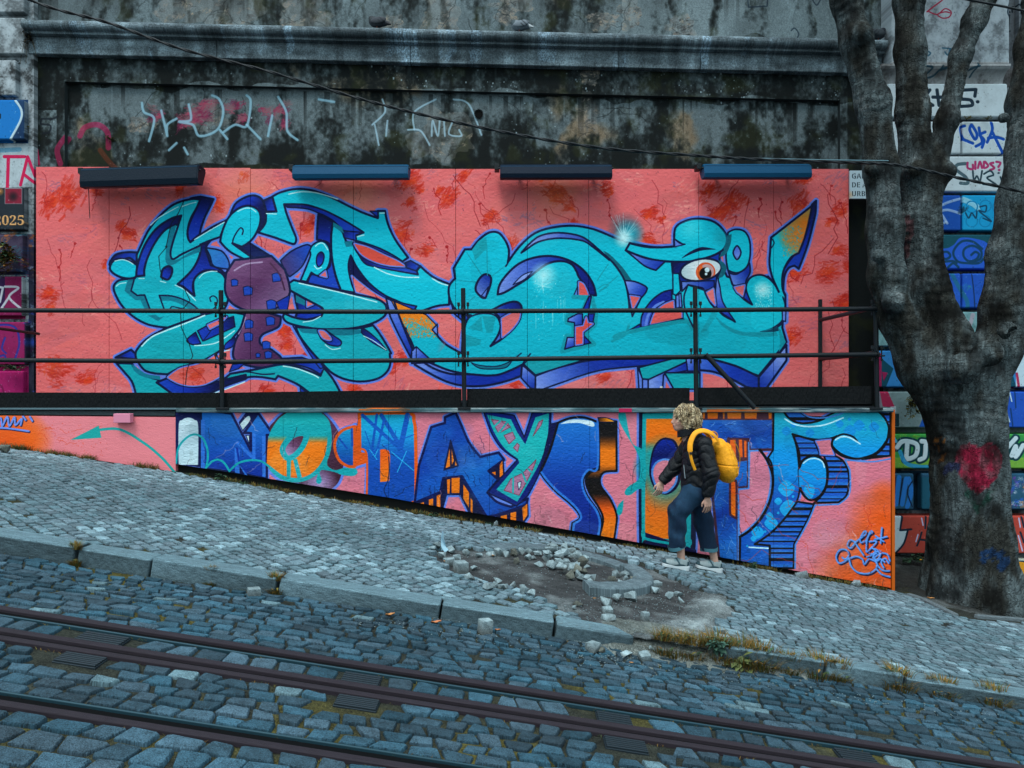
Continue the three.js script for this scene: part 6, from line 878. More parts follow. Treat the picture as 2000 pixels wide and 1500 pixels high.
{
  const g = thing('stone_edging', 'thin stone edging strip along the tree pit at the right', 'edging'), pts = [[1772, 1161], [1800, 1170], [1835, 1187], [1868, 1203], [1905, 1204], [2000, 1211], [2120, 1222]].map(([a, b]) => ground(a, b));
  for (let i = 0; i + 1 < pts.length; i++) { if (i === 3) continue; const a = pts[i], b = pts[i + 1], L = Math.hypot(b.x - a.x, b.z - a.z, b.y - a.y), q = tint(new RoundedBoxGeometry(L - 0.01, 0.08, 0.055, 1, 0.01), () => [0.27, 0.32, 0.35]), m = part('edging_stone', q, M.kerb, g); m.position.set((a.x + b.x) / 2, (a.y + b.y) / 2 - 0.022, (a.z + b.z) / 2); m.rotation.order = 'YZX'; m.rotation.y = -Math.atan2(b.z - a.z, b.x - a.x); m.rotation.z = Math.atan2(b.y - a.y, Math.hypot(b.x - a.x, b.z - a.z)); }
}
// loose paving stones
function rubbleGeo(s, r, cube) {
  const pts = []; const [a, b, c] = cube || [rr(r, 0.8, 1.1), rr(r, 0.55, 0.85), rr(r, 0.7, 1.0)];
  for (const x of [-1, 1]) for (const y of [-1, 1]) for (const z of [-1, 1]) { const k = cube ? 0.10 : 0.34; for (let i = 0; i < 2; i++) pts.push(V(x * a * (1 - k * r() * 1.3), y * b * (1 - k * r() * 1.3), z * c * (1 - k * r() * 1.3)).multiplyScalar(s / 2)); }
  if (!cube && r() < 0.88) { pts.length = 0; for (let i = 0; i < 13; i++) { const u = rr(r, -1, 1), t = r() * 6.28, q = Math.sqrt(1 - u * u), m = rr(r, 0.85, 1.15); pts.push(V(q * Math.cos(t) * a * m, u * b * m, q * Math.sin(t) * c * m).multiplyScalar(s * 0.58)); } }
  const g = new ConvexGeometry(pts), p = g.attributes.position, q = rr(r, 0.75, 1.2), br = r() < 0.10; let low = 9; for (let i = 0; i < p.count; i++) low = Math.min(low, p.getY(i)); g.translate(0, -low, 0);
  const uv = new Float32Array(p.count * 2); for (let i = 0; i < p.count; i++) { uv[2 * i] = p.getX(i) * 1.3 + p.getY(i) * 0.9 + s * 31; uv[2 * i + 1] = p.getZ(i) * 1.3 + p.getY(i) * 0.6; } g.setAttribute('uv', new THREE.BufferAttribute(uv, 2));
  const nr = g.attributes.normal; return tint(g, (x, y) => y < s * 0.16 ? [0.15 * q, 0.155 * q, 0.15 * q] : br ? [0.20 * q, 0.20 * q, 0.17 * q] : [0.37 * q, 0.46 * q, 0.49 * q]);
}
function looseStone(px, py, size, label, group, o = {}) {
  const p = ground(px, py), s = size * (o.cube ? 1.05 : 1.24) * p.Z / F, r = rng(Math.round(px * 13 + py * 7)), low = (inPatch(p.x, p.z) && !o.up ? -0.024 : 0) - s * 0.12;
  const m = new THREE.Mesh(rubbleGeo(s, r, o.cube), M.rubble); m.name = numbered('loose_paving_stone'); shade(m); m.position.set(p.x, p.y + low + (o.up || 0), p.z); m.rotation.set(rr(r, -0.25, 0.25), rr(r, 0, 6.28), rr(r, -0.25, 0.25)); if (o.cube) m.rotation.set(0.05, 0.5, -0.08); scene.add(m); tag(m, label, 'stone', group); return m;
}
for (const [x, y, s] of [[854, 1070, 14], [878, 1073, 17], [865, 1086, 20], [878, 1097, 18], [893, 1088, 16], [911, 1079, 13], [925, 1107, 16], [935, 1082, 12], [845, 1074, 12]]) looseStone(x, y, s, 'loose grey paving stone at the left end of the dug earth', 'loose stones at the left end of the dug earth');
looseStone(899, 1110, 23, 'square brownish stone block lying at the left end of the dug earth', undefined, { cube: [1, 0.95, 1] });
for (const [x, y, s] of [[921, 1130, 20], [970, 1131, 17], [952, 1150, 20], [985, 1148, 23], [1006, 1139, 17], [1022, 1158, 19], [1036, 1162, 15], [938, 1138, 11], [966, 1146, 14]]) looseStone(x, y, s, 'loose pale paving stone along the near edge of the dug earth, above the kerb', 'loose stones along the near edge of the dug earth');
for (const [x, y, s] of [[1008, 1094, 16], [1031, 1087, 13], [1053, 1100, 17], [975, 1081, 18], [990, 1080, 16], [1004, 1078, 15], [1018, 1078, 14], [960, 1080, 16], [1034, 1076, 14], [1050, 1078, 15], [1043, 1086, 12]]) looseStone(x, y, s, 'loose pale paving stone along the far edge of the dug earth', 'loose stones along the far edge of the dug earth');
{ const r = rng(404); for (let i = 0; i < 44; i++) { const t = Math.pow(r(), 0.8), px = lerp(1066, 1150, i / 43) + rr(r, -8, 8), py = lerp(1090, 1128, i / 43) + rr(r, -15, 13) - 6 * (i % 3); looseStone(px, py, rr(r, 13, 20), 'pale broken paving stone in the heap inside the curved stone edging', 'heap of pale stones inside the curved edging', { up: -0.02 + (i % 3) * 0.034 }); } }
for (const [x, y, s] of [[1206, 1120, 17], [1224, 1119, 16], [1238, 1136, 18], [1212, 1144, 19], [1252, 1138, 14], [1222, 1128, 12], [1206, 1167, 17], [1233, 1166, 22], [1195, 1130, 12]]) looseStone(x, y, s, 'pale loose stone on the earth right outside the curved stone edging', 'loose stones just outside the curved edging');
for (const [x, y, s] of [[1308, 1163, 16], [1325, 1158, 14], [1330, 1169, 15]]) looseStone(x, y, s, 'one of three small stones close together below the front shoe', 'three small stones below the front shoe');
looseStone(1279, 1137, 20, 'flat slab-like stone lying between the stone edging and the front shoe', undefined, { cube: [1.1, 0.45, 0.8] });
looseStone(1278, 1151, 20, 'angular pale stone with bright top face, below the flat slab-like stone', undefined);
looseStone(1182, 1174, 25, 'largest grey stone on the earth just below the end of the curved edging', undefined);
looseStone(1187, 1189, 19, 'upper one of two pale stones stacked in the middle of the dug earth', undefined); looseStone(1188, 1205, 22, 'lower one of two pale stones stacked in the middle of the dug earth', undefined);
looseStone(1259, 1205, 14, 'small upright brown stone cube alone on the earth', undefined, { cube: [0.9, 1.25, 0.9] });
looseStone(1127, 1175, 19, 'pale stone beside a chip at the lower left rim of the dug earth', undefined); looseStone(1122, 1182, 9, 'small chip beside the pale stone at the lower left rim of the dug earth', undefined);
for (const [x, y, s] of [[1257, 1262, 21], [1266, 1276, 20], [1258, 1288, 21], [1272, 1264, 14], [1246, 1258, 14]]) looseStone(x, y, s, 'pale stone in the tumbled pile in the gap of the broken kerb', 'stones in the gap of the broken kerb');
looseStone(1226, 1282, 20, 'upright rounded stone leaning just beyond the broken kerb end', undefined); looseStone(1157, 1271, 21, 'dark grey stone on the road below the last kerb stone before the gap', undefined); looseStone(1174, 1274, 13, 'small pale stone touching the dark grey stone below the kerb', undefined);
looseStone(947, 1234, 23, 'square stone block leaning on the kerb face, left of the kerb joint', undefined, { cube: [1, 1.15, 0.9] }); looseStone(495, 1163, 23, 'single pale stone lying against the kerb on the left half', undefined, { cube: [1, 0.75, 0.8] });
looseStone(1271, 1080, 15, 'small stone at the foot of the painted wall, left of the woman', undefined); looseStone(969, 1026, 12, 'small grey stone in the grass at the wall foot below the letter Y', undefined); looseStone(1568, 1128, 18, 'pale angular stone at the wall foot under the blue ladder pattern', undefined); looseStone(1672, 1144, 18, 'grey stone in the grass at the wall foot under the orange corner', undefined); looseStone(9, 884, 17, 'grey stone in weeds at the foot of the pink wall, left edge', undefined); looseStone(1412, 1238, 14, 'pale stone on the sandy spill right of the kerb gap', undefined);
// name the stones of a small group one by one, counted from the left
{ const ord = ['leftmost', 'second from the left', 'third from the left', 'fourth from the left', 'fifth from the left', 'sixth from the left', 'seventh from the left', 'eighth from the left', 'ninth from the left', 'tenth from the left', 'rightmost'], by = new Map();
  for (const o of scene.children) if (o.userData.group && o.userData.category === 'stone' && !o.userData.group.startsWith('heap')) { if (!by.has(o.userData.group)) by.set(o.userData.group, []); by.get(o.userData.group).push(o); }
  for (const [g, l] of by) { l.sort((a, b) => a.position.x / (CAMZ - a.position.z) - b.position.x / (CAMZ - b.position.z)); l.forEach((o, i) => { o.userData.label = `${i === l.length - 1 ? 'rightmost' : ord[i]} of the ${g}`; }); } }
// grit and small chips
{ const r = rng(88), g = mergeGeometries([0, 1, 2].map((i) => { const q = rubbleGeo(1, rng(i + 3)); q.translate(i * 0.9 - 0.9, 0, (i % 2) * 0.6); q.scale(0.5, 0.5, 0.5); return q; })), N = 2200, im = new THREE.InstancedMesh(rubbleGeo(1, rng(9)), M.rubble, N), d = new THREE.Object3D(); let k = 0;
  while (k < N) { let px, py; const t = r(); if (t < 0.45) { px = rr(r, 1120, 1420); py = rr(r, 1150, 1300); } else if (t < 0.8) { px = rr(r, 840, 1420); py = rr(r, 1062, 1250); } else { px = rr(r, 700, 1950); py = 1250 + (px - 1000) * 0.157 + rr(r, -4, 16); } const p = ground(px, py); if (t < 0.8 && !inPatch(p.x, p.z) && p.z < 3.05) { if (r() < 0.8) continue; } const s = rr(r, 0.004, 0.013); d.position.set(p.x, p.y - (inPatch(p.x, p.z) ? 0.02 : 0.004), p.z); d.scale.set(s, s * 0.7, s); d.rotation.set(0, r() * 6, 0); d.updateMatrix(); im.setMatrixAt(k++, d.matrix); }
  im.name = 'grit'; im.userData.kind = 'stuff'; shade(im); tag(im, 'scattered grit and chips on the dug earth and along the gutter', 'grit'); scene.add(im); }
// ---------------------------------------------------------------- smooth organic shapes: distance fields meshed with surface nets
const smin = (a, b, k) => { const h = Math.max(k - Math.abs(a - b), 0) / k; return Math.min(a, b) - h * h * k * 0.25; };
const smax = (a, b, k) => -smin(-a, -b, k);
function cone(x, y, z, a, b, ra, rb) { const bx = b[0] - a[0], by = b[1] - a[1], bz = b[2] - a[2], px = x - a[0], py = y - a[1], pz = z - a[2]; const t = clamp((px * bx + py * by + pz * bz) / (bx * bx + by * by + bz * bz)); return Math.hypot(px - bx * t, py - by * t, pz - bz * t) - (ra + (rb - ra) * t); }
function ell(x, y, z, c, r) { const a = (x - c[0]) / r[0], b = (y - c[1]) / r[1], d = (z - c[2]) / r[2], k = Math.hypot(a, b, d); return (k - 1) * Math.min(r[0], r[1], r[2]) * (k < 1 ? 1 : 1); }
function iso(f, lo, hi, h) {
  const nx = Math.ceil((hi[0] - lo[0]) / h) + 1, ny = Math.ceil((hi[1] - lo[1]) / h) + 1, nz = Math.ceil((hi[2] - lo[2]) / h) + 1, D = new Float32Array(nx * ny * nz), id = new Int32Array(nx * ny * nz).fill(-1), P = [], I = [];
  const S = 3, ok = (i, j, k) => (k * ny + j) * nx + i;
  // coarse skip: only sample finely where the field is near zero
  for (let k = 0; k < nz; k += S) for (let j = 0; j < ny; j += S) for (let i = 0; i < nx; i += S) {
    const d = f(lo[0] + (i + 1) * h, lo[1] + (j + 1) * h, lo[2] + (k + 1) * h), near = Math.abs(d) < h * S * 1.9;
    for (let c = k; c < Math.min(k + S, nz); c++) for (let b = j; b < Math.min(j + S, ny); b++) for (let a = i; a < Math.min(i + S, nx); a++) D[ok(a, b, c)] = near ? f(lo[0] + a * h, lo[1] + b * h, lo[2] + c * h) : d;
  }
  const E = [[0, 1], [0, 2], [0, 4], [1, 3], [1, 5], [2, 3], [2, 6], [3, 7], [4, 5], [4, 6], [5, 7], [6, 7]];
  for (let k = 0; k < nz - 1; k++) for (let j = 0; j < ny - 1; j++) for (let i = 0; i < nx - 1; i++) {
    const v = []; let m = 0; for (let q = 0; q < 8; q++) { const d = D[ok(i + (q & 1), j + ((q >> 1) & 1), k + (q >> 2))]; v.push(d); if (d < 0) m |= 1 << q; }
    if (m === 0 || m === 255) continue; let x = 0, y = 0, z = 0, n = 0;
    for (const [a, b] of E) if ((v[a] < 0) !== (v[b] < 0)) { const t = v[a] / (v[a] - v[b]); x += (a & 1) + t * ((b & 1) - (a & 1)); y += ((a >> 1) & 1) + t * (((b >> 1) & 1) - ((a >> 1) & 1)); z += (a >> 2) + t * ((b >> 2) - (a >> 2)); n++; }
    id[ok(i, j, k)] = P.length / 3; P.push(lo[0] + (i + x / n) * h, lo[1] + (j + y / n) * h, lo[2] + (k + z / n) * h);
  }
  for (let k = 1; k < nz - 1; k++) for (let j = 1; j < ny - 1; j++) for (let i = 1; i < nx - 1; i++) {
    const d0 = D[ok(i, j, k)];
    for (const [di, dj, dk, A, B] of [[1, 0, 0, [0, 1, 0], [0, 0, 1]], [0, 1, 0, [0, 0, 1], [1, 0, 0]], [0, 0, 1, [1, 0, 0], [0, 1, 0]]]) {
      const d1 = D[ok(i + di, j + dj, k + dk)]; if ((d0 < 0) === (d1 < 0)) continue;
      const q = [[0, 0], [1, 0], [1, 1], [0, 1]].map(([a, b]) => id[ok(i - A[0] * a - B[0] * b, j - A[1] * a - B[1] * b, k - A[2] * a - B[2] * b)]); if (q.some((w) => w < 0)) continue;
      if (d0 < 0) I.push(q[0], q[2], q[1], q[0], q[3], q[2]); else I.push(q[0], q[1], q[2], q[0], q[2], q[3]);
    }
  }
  // orient outward by checking one triangle against the field
  const g = new THREE.BufferGeometry(); g.setAttribute('position', new THREE.Float32BufferAttribute(P, 3));
  const N = new Float32Array(P.length), e = h * 0.5; for (let i = 0; i < P.length; i += 3) { const x = P[i], y = P[i + 1], z = P[i + 2], a = f(x + e, y, z) - f(x - e, y, z), b = f(x, y + e, z) - f(x, y - e, z), c = f(x, y, z + e) - f(x, y, z - e), l = Math.hypot(a, b, c) || 1; N[i] = a / l; N[i + 1] = b / l; N[i + 2] = c / l; }
  if (I.length) { let s = 0; for (let t = 0; t < Math.min(I.length, 900); t += 3) { const [a, b, c] = [I[t] * 3, I[t + 1] * 3, I[t + 2] * 3], ux = P[b] - P[a], uy = P[b + 1] - P[a + 1], uz = P[b + 2] - P[a + 2], vx = P[c] - P[a], vy = P[c + 1] - P[a + 1], vz = P[c + 2] - P[a + 2]; s += (uy * vz - uz * vy) * N[a] + (uz * vx - ux * vz) * N[a + 1] + (ux * vy - uy * vx) * N[a + 2]; } if (s < 0) for (let t = 0; t < I.length; t += 3) { const q = I[t]; I[t] = I[t + 1]; I[t + 1] = q; } }
  g.setAttribute('normal', new THREE.BufferAttribute(N, 3)); g.setIndex(I);
  const uv = new Float32Array(P.length / 3 * 2); for (let i = 0; i < P.length / 3; i++) { uv[2 * i] = P[3 * i] + P[3 * i + 2] * 0.8; uv[2 * i + 1] = P[3 * i + 1]; } g.setAttribute('uv', new THREE.BufferAttribute(uv, 2));
  return g;
}
function pick(g, want) { // the part of an indexed geometry whose triangles belong to one owner
  const map = new Map(), P = [], N = [], C = [], U = [], I = [], a = g.attributes, ix = g.index.array;
  for (let t = 0; t < ix.length; t += 3) { if (!want(ix[t])) continue; for (let q = 0; q < 3; q++) { const v = ix[t + q]; if (!map.has(v)) { map.set(v, P.length / 3); P.push(a.position.getX(v), a.position.getY(v), a.position.getZ(v)); N.push(a.normal.getX(v), a.normal.getY(v), a.normal.getZ(v)); C.push(a.color.getX(v), a.color.getY(v), a.color.getZ(v)); U.push(a.uv.getX(v), a.uv.getY(v)); } I.push(map.get(v)); } }
  const o = new THREE.BufferGeometry(); o.setAttribute('position', new THREE.Float32BufferAttribute(P, 3)); o.setAttribute('normal', new THREE.Float32BufferAttribute(N, 3)); o.setAttribute('color', new THREE.Float32BufferAttribute(C, 3)); o.setAttribute('uv', new THREE.Float32BufferAttribute(U, 2)); o.setIndex(I); return o;
}
// ---------------------------------------------------------------- the tree
{
  const chains = [
    ['trunk', 7.78, [[1903, 1225, 98], [1900, 1150, 88], [1896, 1060, 80], [1892, 920, 71], [1888, 840, 72], [1884, 770, 76]]],
    ['limb', 7.66, [[1855, 800, 58], [1800, 715, 52], [1752, 625, 38], [1732, 540, 36], [1728, 450, 36], [1722, 330, 33], [1704, 200, 34], [1672, 80, 31], [1652, 0, 29], [1630, -130, 26], [1600, -330, 22]]],
    ['limb', 7.80, [[1890, 770, 60], [1850, 665, 52], [1808, 560, 46], [1796, 450, 40], [1792, 350, 37], [1782, 220, 32], [1778, 100, 29], [1775, 0, 29], [1770, -150, 26], [1778, -340, 22]]],
    ['limb', 7.84, [[1800, 425, 34], [1824, 345, 27], [1850, 235, 22], [1877, 110, 20], [1904, 40, 22], [1924, -10, 23], [1958, -140, 18], [1985, -320, 14]]],
    ['limb', 7.72, [[1905, 780, 56], [1945, 690, 48], [1962, 600, 48], [1976, 500, 46], [1992, 390, 42], [2004, 290, 36], [2003, 200, 34], [2016, 90, 31], [2032, 0, 30], [2060, -160, 26], [2080, -330, 22]]],
  ].map(([n, Z, l]) => [n, l.map(([a, b, r0], i) => { const r = r0 * (n === 'trunk' ? 0.90 : i < 3 ? 0.82 : 0.88); const zz = n === 'trunk' ? Z : lerp(7.74, Z, clamp(i / 3)), p = at(a, b, zz); return [p.x, p.y, p.z, r * zz / F]; })]);
  const bones = []; chains.forEach(([n, l], c) => { for (let i = 0; i + 1 < l.length; i++) bones.push([c, l[i], l[i + 1]]); });
  const knots = [[1680, 66, 7.5, 26, 0.9], [1967, 645, 7.36, 24, 1], [1790, 330, 7.6, 20, 0.5], [1745, 590, 7.45, 28, 0.8], [1715, 500, 7.45, 18, 0.5], [1855, 335, 7.7, 16, 0.8], [1880, 720, 7.35, 40, 0.5], [1930, 690, 7.35, 36, 0.6], [1700, 330, 7.5, 14, 0.4], [1960, 230, 7.65, 14, 0.6]].map(([a, b, Z, r, w]) => { const p = at(a, b, Z); return [p.x, p.y, p.z, r * Z / F, w]; });
  const holes = [[1966, 634, 7.28, 9], [1988, 655, 7.3, 12], [1790, 12, 7.58, 6]].map(([a, b, Z, r]) => { const p = at(a, b, Z); return [p.x, p.y, p.z, r * Z / F]; });
  const base = chains[0][1][0];
  const field = (x, y, z) => {
    let d = 9; for (const [c, a, b] of bones) { const lx = Math.abs(x - (a[0] + b[0]) / 2) + Math.abs(y - (a[1] + b[1]) / 2); if (lx > 1.6) continue; d = smin(d, cone(x, y, z, a, b, a[3], b[3]), 0.11); }
    if (d > 0.25 || d < -0.25) return d;
    for (const k of knots) { const q = Math.hypot(x - k[0], y - k[1], z - k[2]); d = smin(d, q - k[3] * 0.75, 0.10); }
    for (const k of holes) d = smax(d, k[3] - Math.hypot(x - k[0], y - k[1], (z - k[2]) * 0.35), 0.03);
    // root flare with buttress ridges, wrinkled bark
    const a = Math.atan2(z - base[2], x - base[0]), low = sstep(0.9, -0.1, y - base[1] - 0.2);
    d -= low * (0.035 + 0.05 * Math.sin(a * 5 + 1.2 * Math.sin(a * 2)) + 0.02 * Math.sin(a * 11));
    d -= 0.020 * (fbm(x * 4.5, y * 2.6, z * 4.5, 3) - 0.5) + 0.012 * (fbm(x * 16, y * 11, z * 16, 2) - 0.5);
    d -= 0.004 * Math.sin(y * 70 + 9 * vnoise(x * 6, y * 2, z * 6)) * sstep(0.5, 0.7, vnoise(x * 3, y * 2.4, z * 3));
    return d;
  };
  const g = iso(field, [base[0] - 1.75, base[1] - 0.1, base[2] - 0.75], [base[0] + 1.5, at(0, -330, 7.7).y + 0.1, base[2] + 0.8], 0.024);
  const P = g.attributes.position, n = P.count, C = new Float32Array(n * 3), own = new Uint8Array(n);
  const heart = (px, py) => { const u = (px - 1912) / 40, v = (918 - py) / 46 + 0.1; const w = u * u + v * v - 1; return w * w * w - u * u * v * v * v < 0 ? 1 : 0; };
  for (let i = 0; i < n; i++) {
    const x = P.getX(i), y = P.getY(i), z = P.getZ(i); let best = 9; for (const [c, a, b] of bones) { const d = cone(x, y, z, a, b, a[3], b[3]); if (d < best) { best = d; own[i] = c; } }
    const s1 = fbm(x * 3.2, y * 1.3, z * 3.2, 5), s2 = fbm(x * 12, y * 7, z * 12, 3), fine = vnoise(x * 60, y * 40, z * 60), side = sstep(0.0, 0.5, fbm(x * 2.1 + 7, y * 0.7, z * 2, 3) - 0.22);
    const dark = sstep(0.46, 0.64, s1 * 0.72 + s2 * 0.28 + 0.1 * side - 0.04), pale = sstep(0.56, 0.72, fbm(x * 7 + 3, y * 9, z * 7, 4)) * (1 - dark);
    let c = [lerp(0.175, 0.060, dark), lerp(0.222, 0.062, dark), lerp(0.240, 0.056, dark)].map((v) => 0.78 * (v * (0.8 + 0.4 * fine) + 0.10 * pale));
    const px = 1000 + x * F / (CAMZ - z), py = 750 + (EYE - y) * F / (CAMZ - z);
    if (z > base[2] && own[i] === 0) {
      if (heart(px, py)) { const q = 0.55 + 0.45 * sstep(0.34, 0.55, fbm(x * 14, y * 14, z * 14, 3)); c = [lerp(c[0], 0.48, q), lerp(c[1], 0.022, q), lerp(c[2], 0.075, q)].map((v) => v * (0.6 + 0.6 * fine)); }
      const leaf = (ax, ay, bx, by, w) => { const t = clamp(((px - ax) * (bx - ax) + (py - ay) * (by - ay)) / ((bx - ax) ** 2 + (by - ay) ** 2)); return Math.hypot(px - ax - (bx - ax) * t, py - ay - (by - ay) * t) < w * (1 - 0.6 * t) ? 1 : 0; };
      if (leaf(1893, 965, 1912, 1002, 8) || leaf(1934, 965, 1914, 995, 8)) { const q = 0.75 * sstep(0.32, 0.6, fbm(x * 20, y * 20, z * 20, 2)); c = [lerp(c[0], 0.01, q), lerp(c[1], 0.10, q), lerp(c[2], 0.07, q)]; }
      if (Math.hypot(px - 1940, (py - 1095) * 1.3) < 32 && fbm(x * 15, y * 15, z * 15, 3) > 0.52) c = [0.015, 0.05, 0.14];
      if (Math.hypot(px - 1862, py - 922) < 20 && s2 > 0.5) c = [0.04, 0.05, 0.12]; if (Math.hypot(px - 1836, py - 880) < 26 && fbm(x * 25, y * 25, z * 25, 2) > 0.62) c = [0.34, 0.13, 0.03];
    } else if (own[i] === 2 && px > 1758 && px < 1785 && py > 420 && py < 505 && fbm(x * 22, y * 5, z * 22, 3) > 0.5) c = [lerp(c[0], 0.22, 0.7), c[1] * 0.6, lerp(c[2], 0.09, 0.7)];
    C.set(c.map((v) => Math.max(0.006, v)), 3 * i);
  }
  g.setAttribute('color', new THREE.BufferAttribute(C, 3));
  const bark = std({ vertexColors: true, map: rep(barkT, 0.9, 0.7), bumpMap: rep(barkT, 0.9, 0.7), bumpScale: 0.016, roughness: 0.95, specularIntensity: 0.25 });
  const tree = thing('street_tree', 'large grey barked tree with four limbs and a red heart painted on its trunk', 'tree');
  chains.forEach(([name], c) => { const m = part(name, pick(g, (v) => own[v] === c), bark, tree); if (c === 0) m.userData.label = 'trunk with a red painted heart'; });
  // crown above the picture: leafy twigs at the ends of the limbs
  { const r = rng(66), im = [], leaf = []; const pos = [], col = [], idx = []; for (let c = 1; c < 5; c++) { const e = chains[c][1][chains[c][1].length - 1]; for (let i = 0; i < 900; i++) { const a = r() * 6.28, b = Math.acos(rr(r, -0.4, 1)), q = 1.3 * Math.cbrt(r()), x = e[0] + q * Math.sin(b) * Math.cos(a), y = e[1] + 0.75 + q * Math.cos(b) * 0.8, z = e[2] + q * Math.sin(b) * Math.sin(a), s = rr(r, 0.03, 0.06), t = r() * 6.28, k = pos.length / 3, g0 = rr(r, 0.6, 1.3); const ux = Math.cos(t) * s, uz = Math.sin(t) * s, vy = rr(r, -0.5, 0.5) * s; pos.push(x - ux, y, z - uz, x + uz * 0.5, y + vy, z - ux * 0.5, x + ux, y - vy, z + uz, x - uz * 0.5, y - vy * 0.5, z + ux * 0.5); for (let w = 0; w < 4; w++) col.push(0.045 * g0, 0.085 * g0, 0.03 * g0); idx.push(k, k + 1, k + 2, k, k + 2, k + 3); } }
    const lg = new THREE.BufferGeometry(); lg.setAttribute('position', new THREE.Float32BufferAttribute(pos, 3)); lg.setAttribute('color', new THREE.Float32BufferAttribute(col, 3)); lg.setIndex(idx); lg.computeVertexNormals(); const m = part('crown', lg, std({ vertexColors: true, roughness: 0.8, side: THREE.DoubleSide }), tree); m.userData.kind = 'stuff'; }
}
// ---------------------------------------------------------------- the walking woman
{
  const foot = ground(1350, 1110), Z = foot.Z, S = F / Z;       // pixels per metre where she walks
  const O = [mx(1350, Z), my(1112, Z), CAMZ - Z];
  const KS = 196 / S; const person = thing('person', 'person with curly blond hair, black quilted jacket and wide jeans walking uphill', 'person', O); person.scale.setScalar(KS);
  const skinC = [0.50, 0.285, 0.215], gy = (x, z) => (G(O[0] + x * KS, O[2] + z * KS) - O[1]) / KS;
  const vcol = (g, f) => { const p = g.attributes.position, c = new Float32Array(p.count * 3); for (let i = 0; i < p.count; i++) c.set(f(p.getX(i), p.getY(i), p.getZ(i)), 3 * i); g.setAttribute('color', new THREE.BufferAttribute(c, 3)); return g; };
  const join = (gs) => { const q = gs.map((g) => { const c = g.toNonIndexed(); for (const k of Object.keys(c.attributes)) if (!['position', 'normal', 'uv', 'color'].includes(k)) c.deleteAttribute(k); return c; }); return mergeGeometries(q); };
  // head with profile turned to the left and bowed a little
  const hx = -0.072, hy = 1.508;
  const headF = (x, y, z) => {
    let d = ell(x, y, z, [hx, hy + 0.015, 0], [0.098, 0.105, 0.078]);
    d = smin(d, ell(x, y, z, [hx - 0.045, hy - 0.055, 0], [0.062, 0.070, 0.060]), 0.04);
    d = smin(d, ell(x, y, z, [hx - 0.066, hy - 0.100, 0], [0.030, 0.026, 0.034]), 0.03);     // chin
    d = smin(d, cone(x, y, z, [hx - 0.088, hy + 0.006, 0], [hx - 0.116, hy - 0.042, 0], 0.008, 0.013), 0.016); // nose
    d = smin(d, ell(x, y, z, [hx - 0.098, hy - 0.071, 0], [0.012, 0.007, 0.024]), 0.010); d = smin(d, ell(x, y, z, [hx - 0.095, hy - 0.083, 0], [0.012, 0.007, 0.021]), 0.008); // lips
    d = smin(d, ell(x, y, z, [hx - 0.080, hy + 0.026, 0], [0.016, 0.010, 0.055]), 0.02);      // brow
    for (const s of [-1, 1]) { d = smax(d, -ell(x, y, z, [hx - 0.088, hy + 0.004, s * 0.032], [0.014, 0.011, 0.017]), 0.014); d = smin(d, ell(x, y, z, [hx - 0.060, hy - 0.045, s * 0.046], [0.024, 0.022, 0.018]), 0.02); d = smin(d, ell(x, y, z, [hx + 0.016, hy - 0.015, s * 0.080], [0.017, 0.030, 0.010]), 0.008); }
    d = smin(d, cone(x, y, z, [-0.048, hy - 0.09, 0], [-0.025, 1.30, 0], 0.052, 0.062), 0.03);
    return d;
  };
  // hands: palm, four unequal curled fingers and a thumb off the side
  const hand = (W, dir, side, bend) => { // W wrist, dir unit vector down the hand (x,y), side: thumb direction along -x
    const fw = dir, up = [0, 0, 1], acr = [-fw[1], fw[0], 0].map((v) => v * side), pt = (f, a, z) => [W[0] + fw[0] * f + acr[0] * a, W[1] + fw[1] * f + acr[1] * a, W[2] + z];
    const bones = [];
    const L = [0.066, 0.076, 0.072, 0.056]; for (let i = 0; i < 4; i++) { const a0 = 0.027 - i * 0.018, k0 = pt(0.076, a0, 0.006), c = bend; const k1 = pt(0.076 + L[i] * 0.45, a0 * 1.15 + 0.004, -0.002 - 0.010 * c), k2 = pt(0.076 + L[i] * 0.75, a0 * 1.15 + 0.010 * c, -0.012 - 0.016 * c), k3 = pt(0.076 + L[i] * 0.92, a0 * 1.15 + 0.016 * c, -0.024 - 0.02 * c); bones.push([pt(0.02, a0 * 0.7, 0.004), k0, 0.012, 0.0095], [k0, k1, 0.0092, 0.0082], [k1, k2, 0.0082, 0.0074], [k2, k3, 0.0074, 0.0062]); }
    bones.push([pt(0.018, 0.024, 0), pt(0.050, 0.050, -0.008), 0.013, 0.0105], [pt(0.050, 0.050, -0.008), pt(0.078, 0.054, -0.018), 0.010, 0.008]);
    return (x, y, z) => { let d = ell(x, y, z, pt(0.043, 0.0, 0), [0.036, 0.036, 0.017]); d = smin(d, cone(x, y, z, pt(-0.06, 0, 0), pt(0.01, 0, 0), 0.026, 0.022), 0.02); let f = 9; for (let i = 0; i < bones.length; i++) { const b = bones[i]; f = Math.min(f, cone(x, y, z, b[0], b[1], b[2], b[3])); } return smin(d, f, 0.008); };
  };
  const hw1 = [0.106, 0.742, 0.215], hw2 = [-0.262, 0.838, -0.19];
  const h1 = iso(hand(hw1, [0.06, -0.998], -1, 0.9), [0.02, 0.56, 0.14], [0.20, 0.82, 0.28], 0.0035), h2 = iso(hand(hw2, [-0.20, -0.98], -1, 1.1), [-0.38, 0.66, -0.27], [-0.17, 0.92, -0.11], 0.0035);
  const leg = (a, b, ra, rb) => (x, y, z) => cone(x, y, z, a, b, ra, rb);
  const gF = gy(-0.17, 0.10), gR = gy(0.17, -0.06);
  const ankF = [-0.122, gF + 0.075, 0.10], ankR = [0.252, gR + 0.075, -0.06];
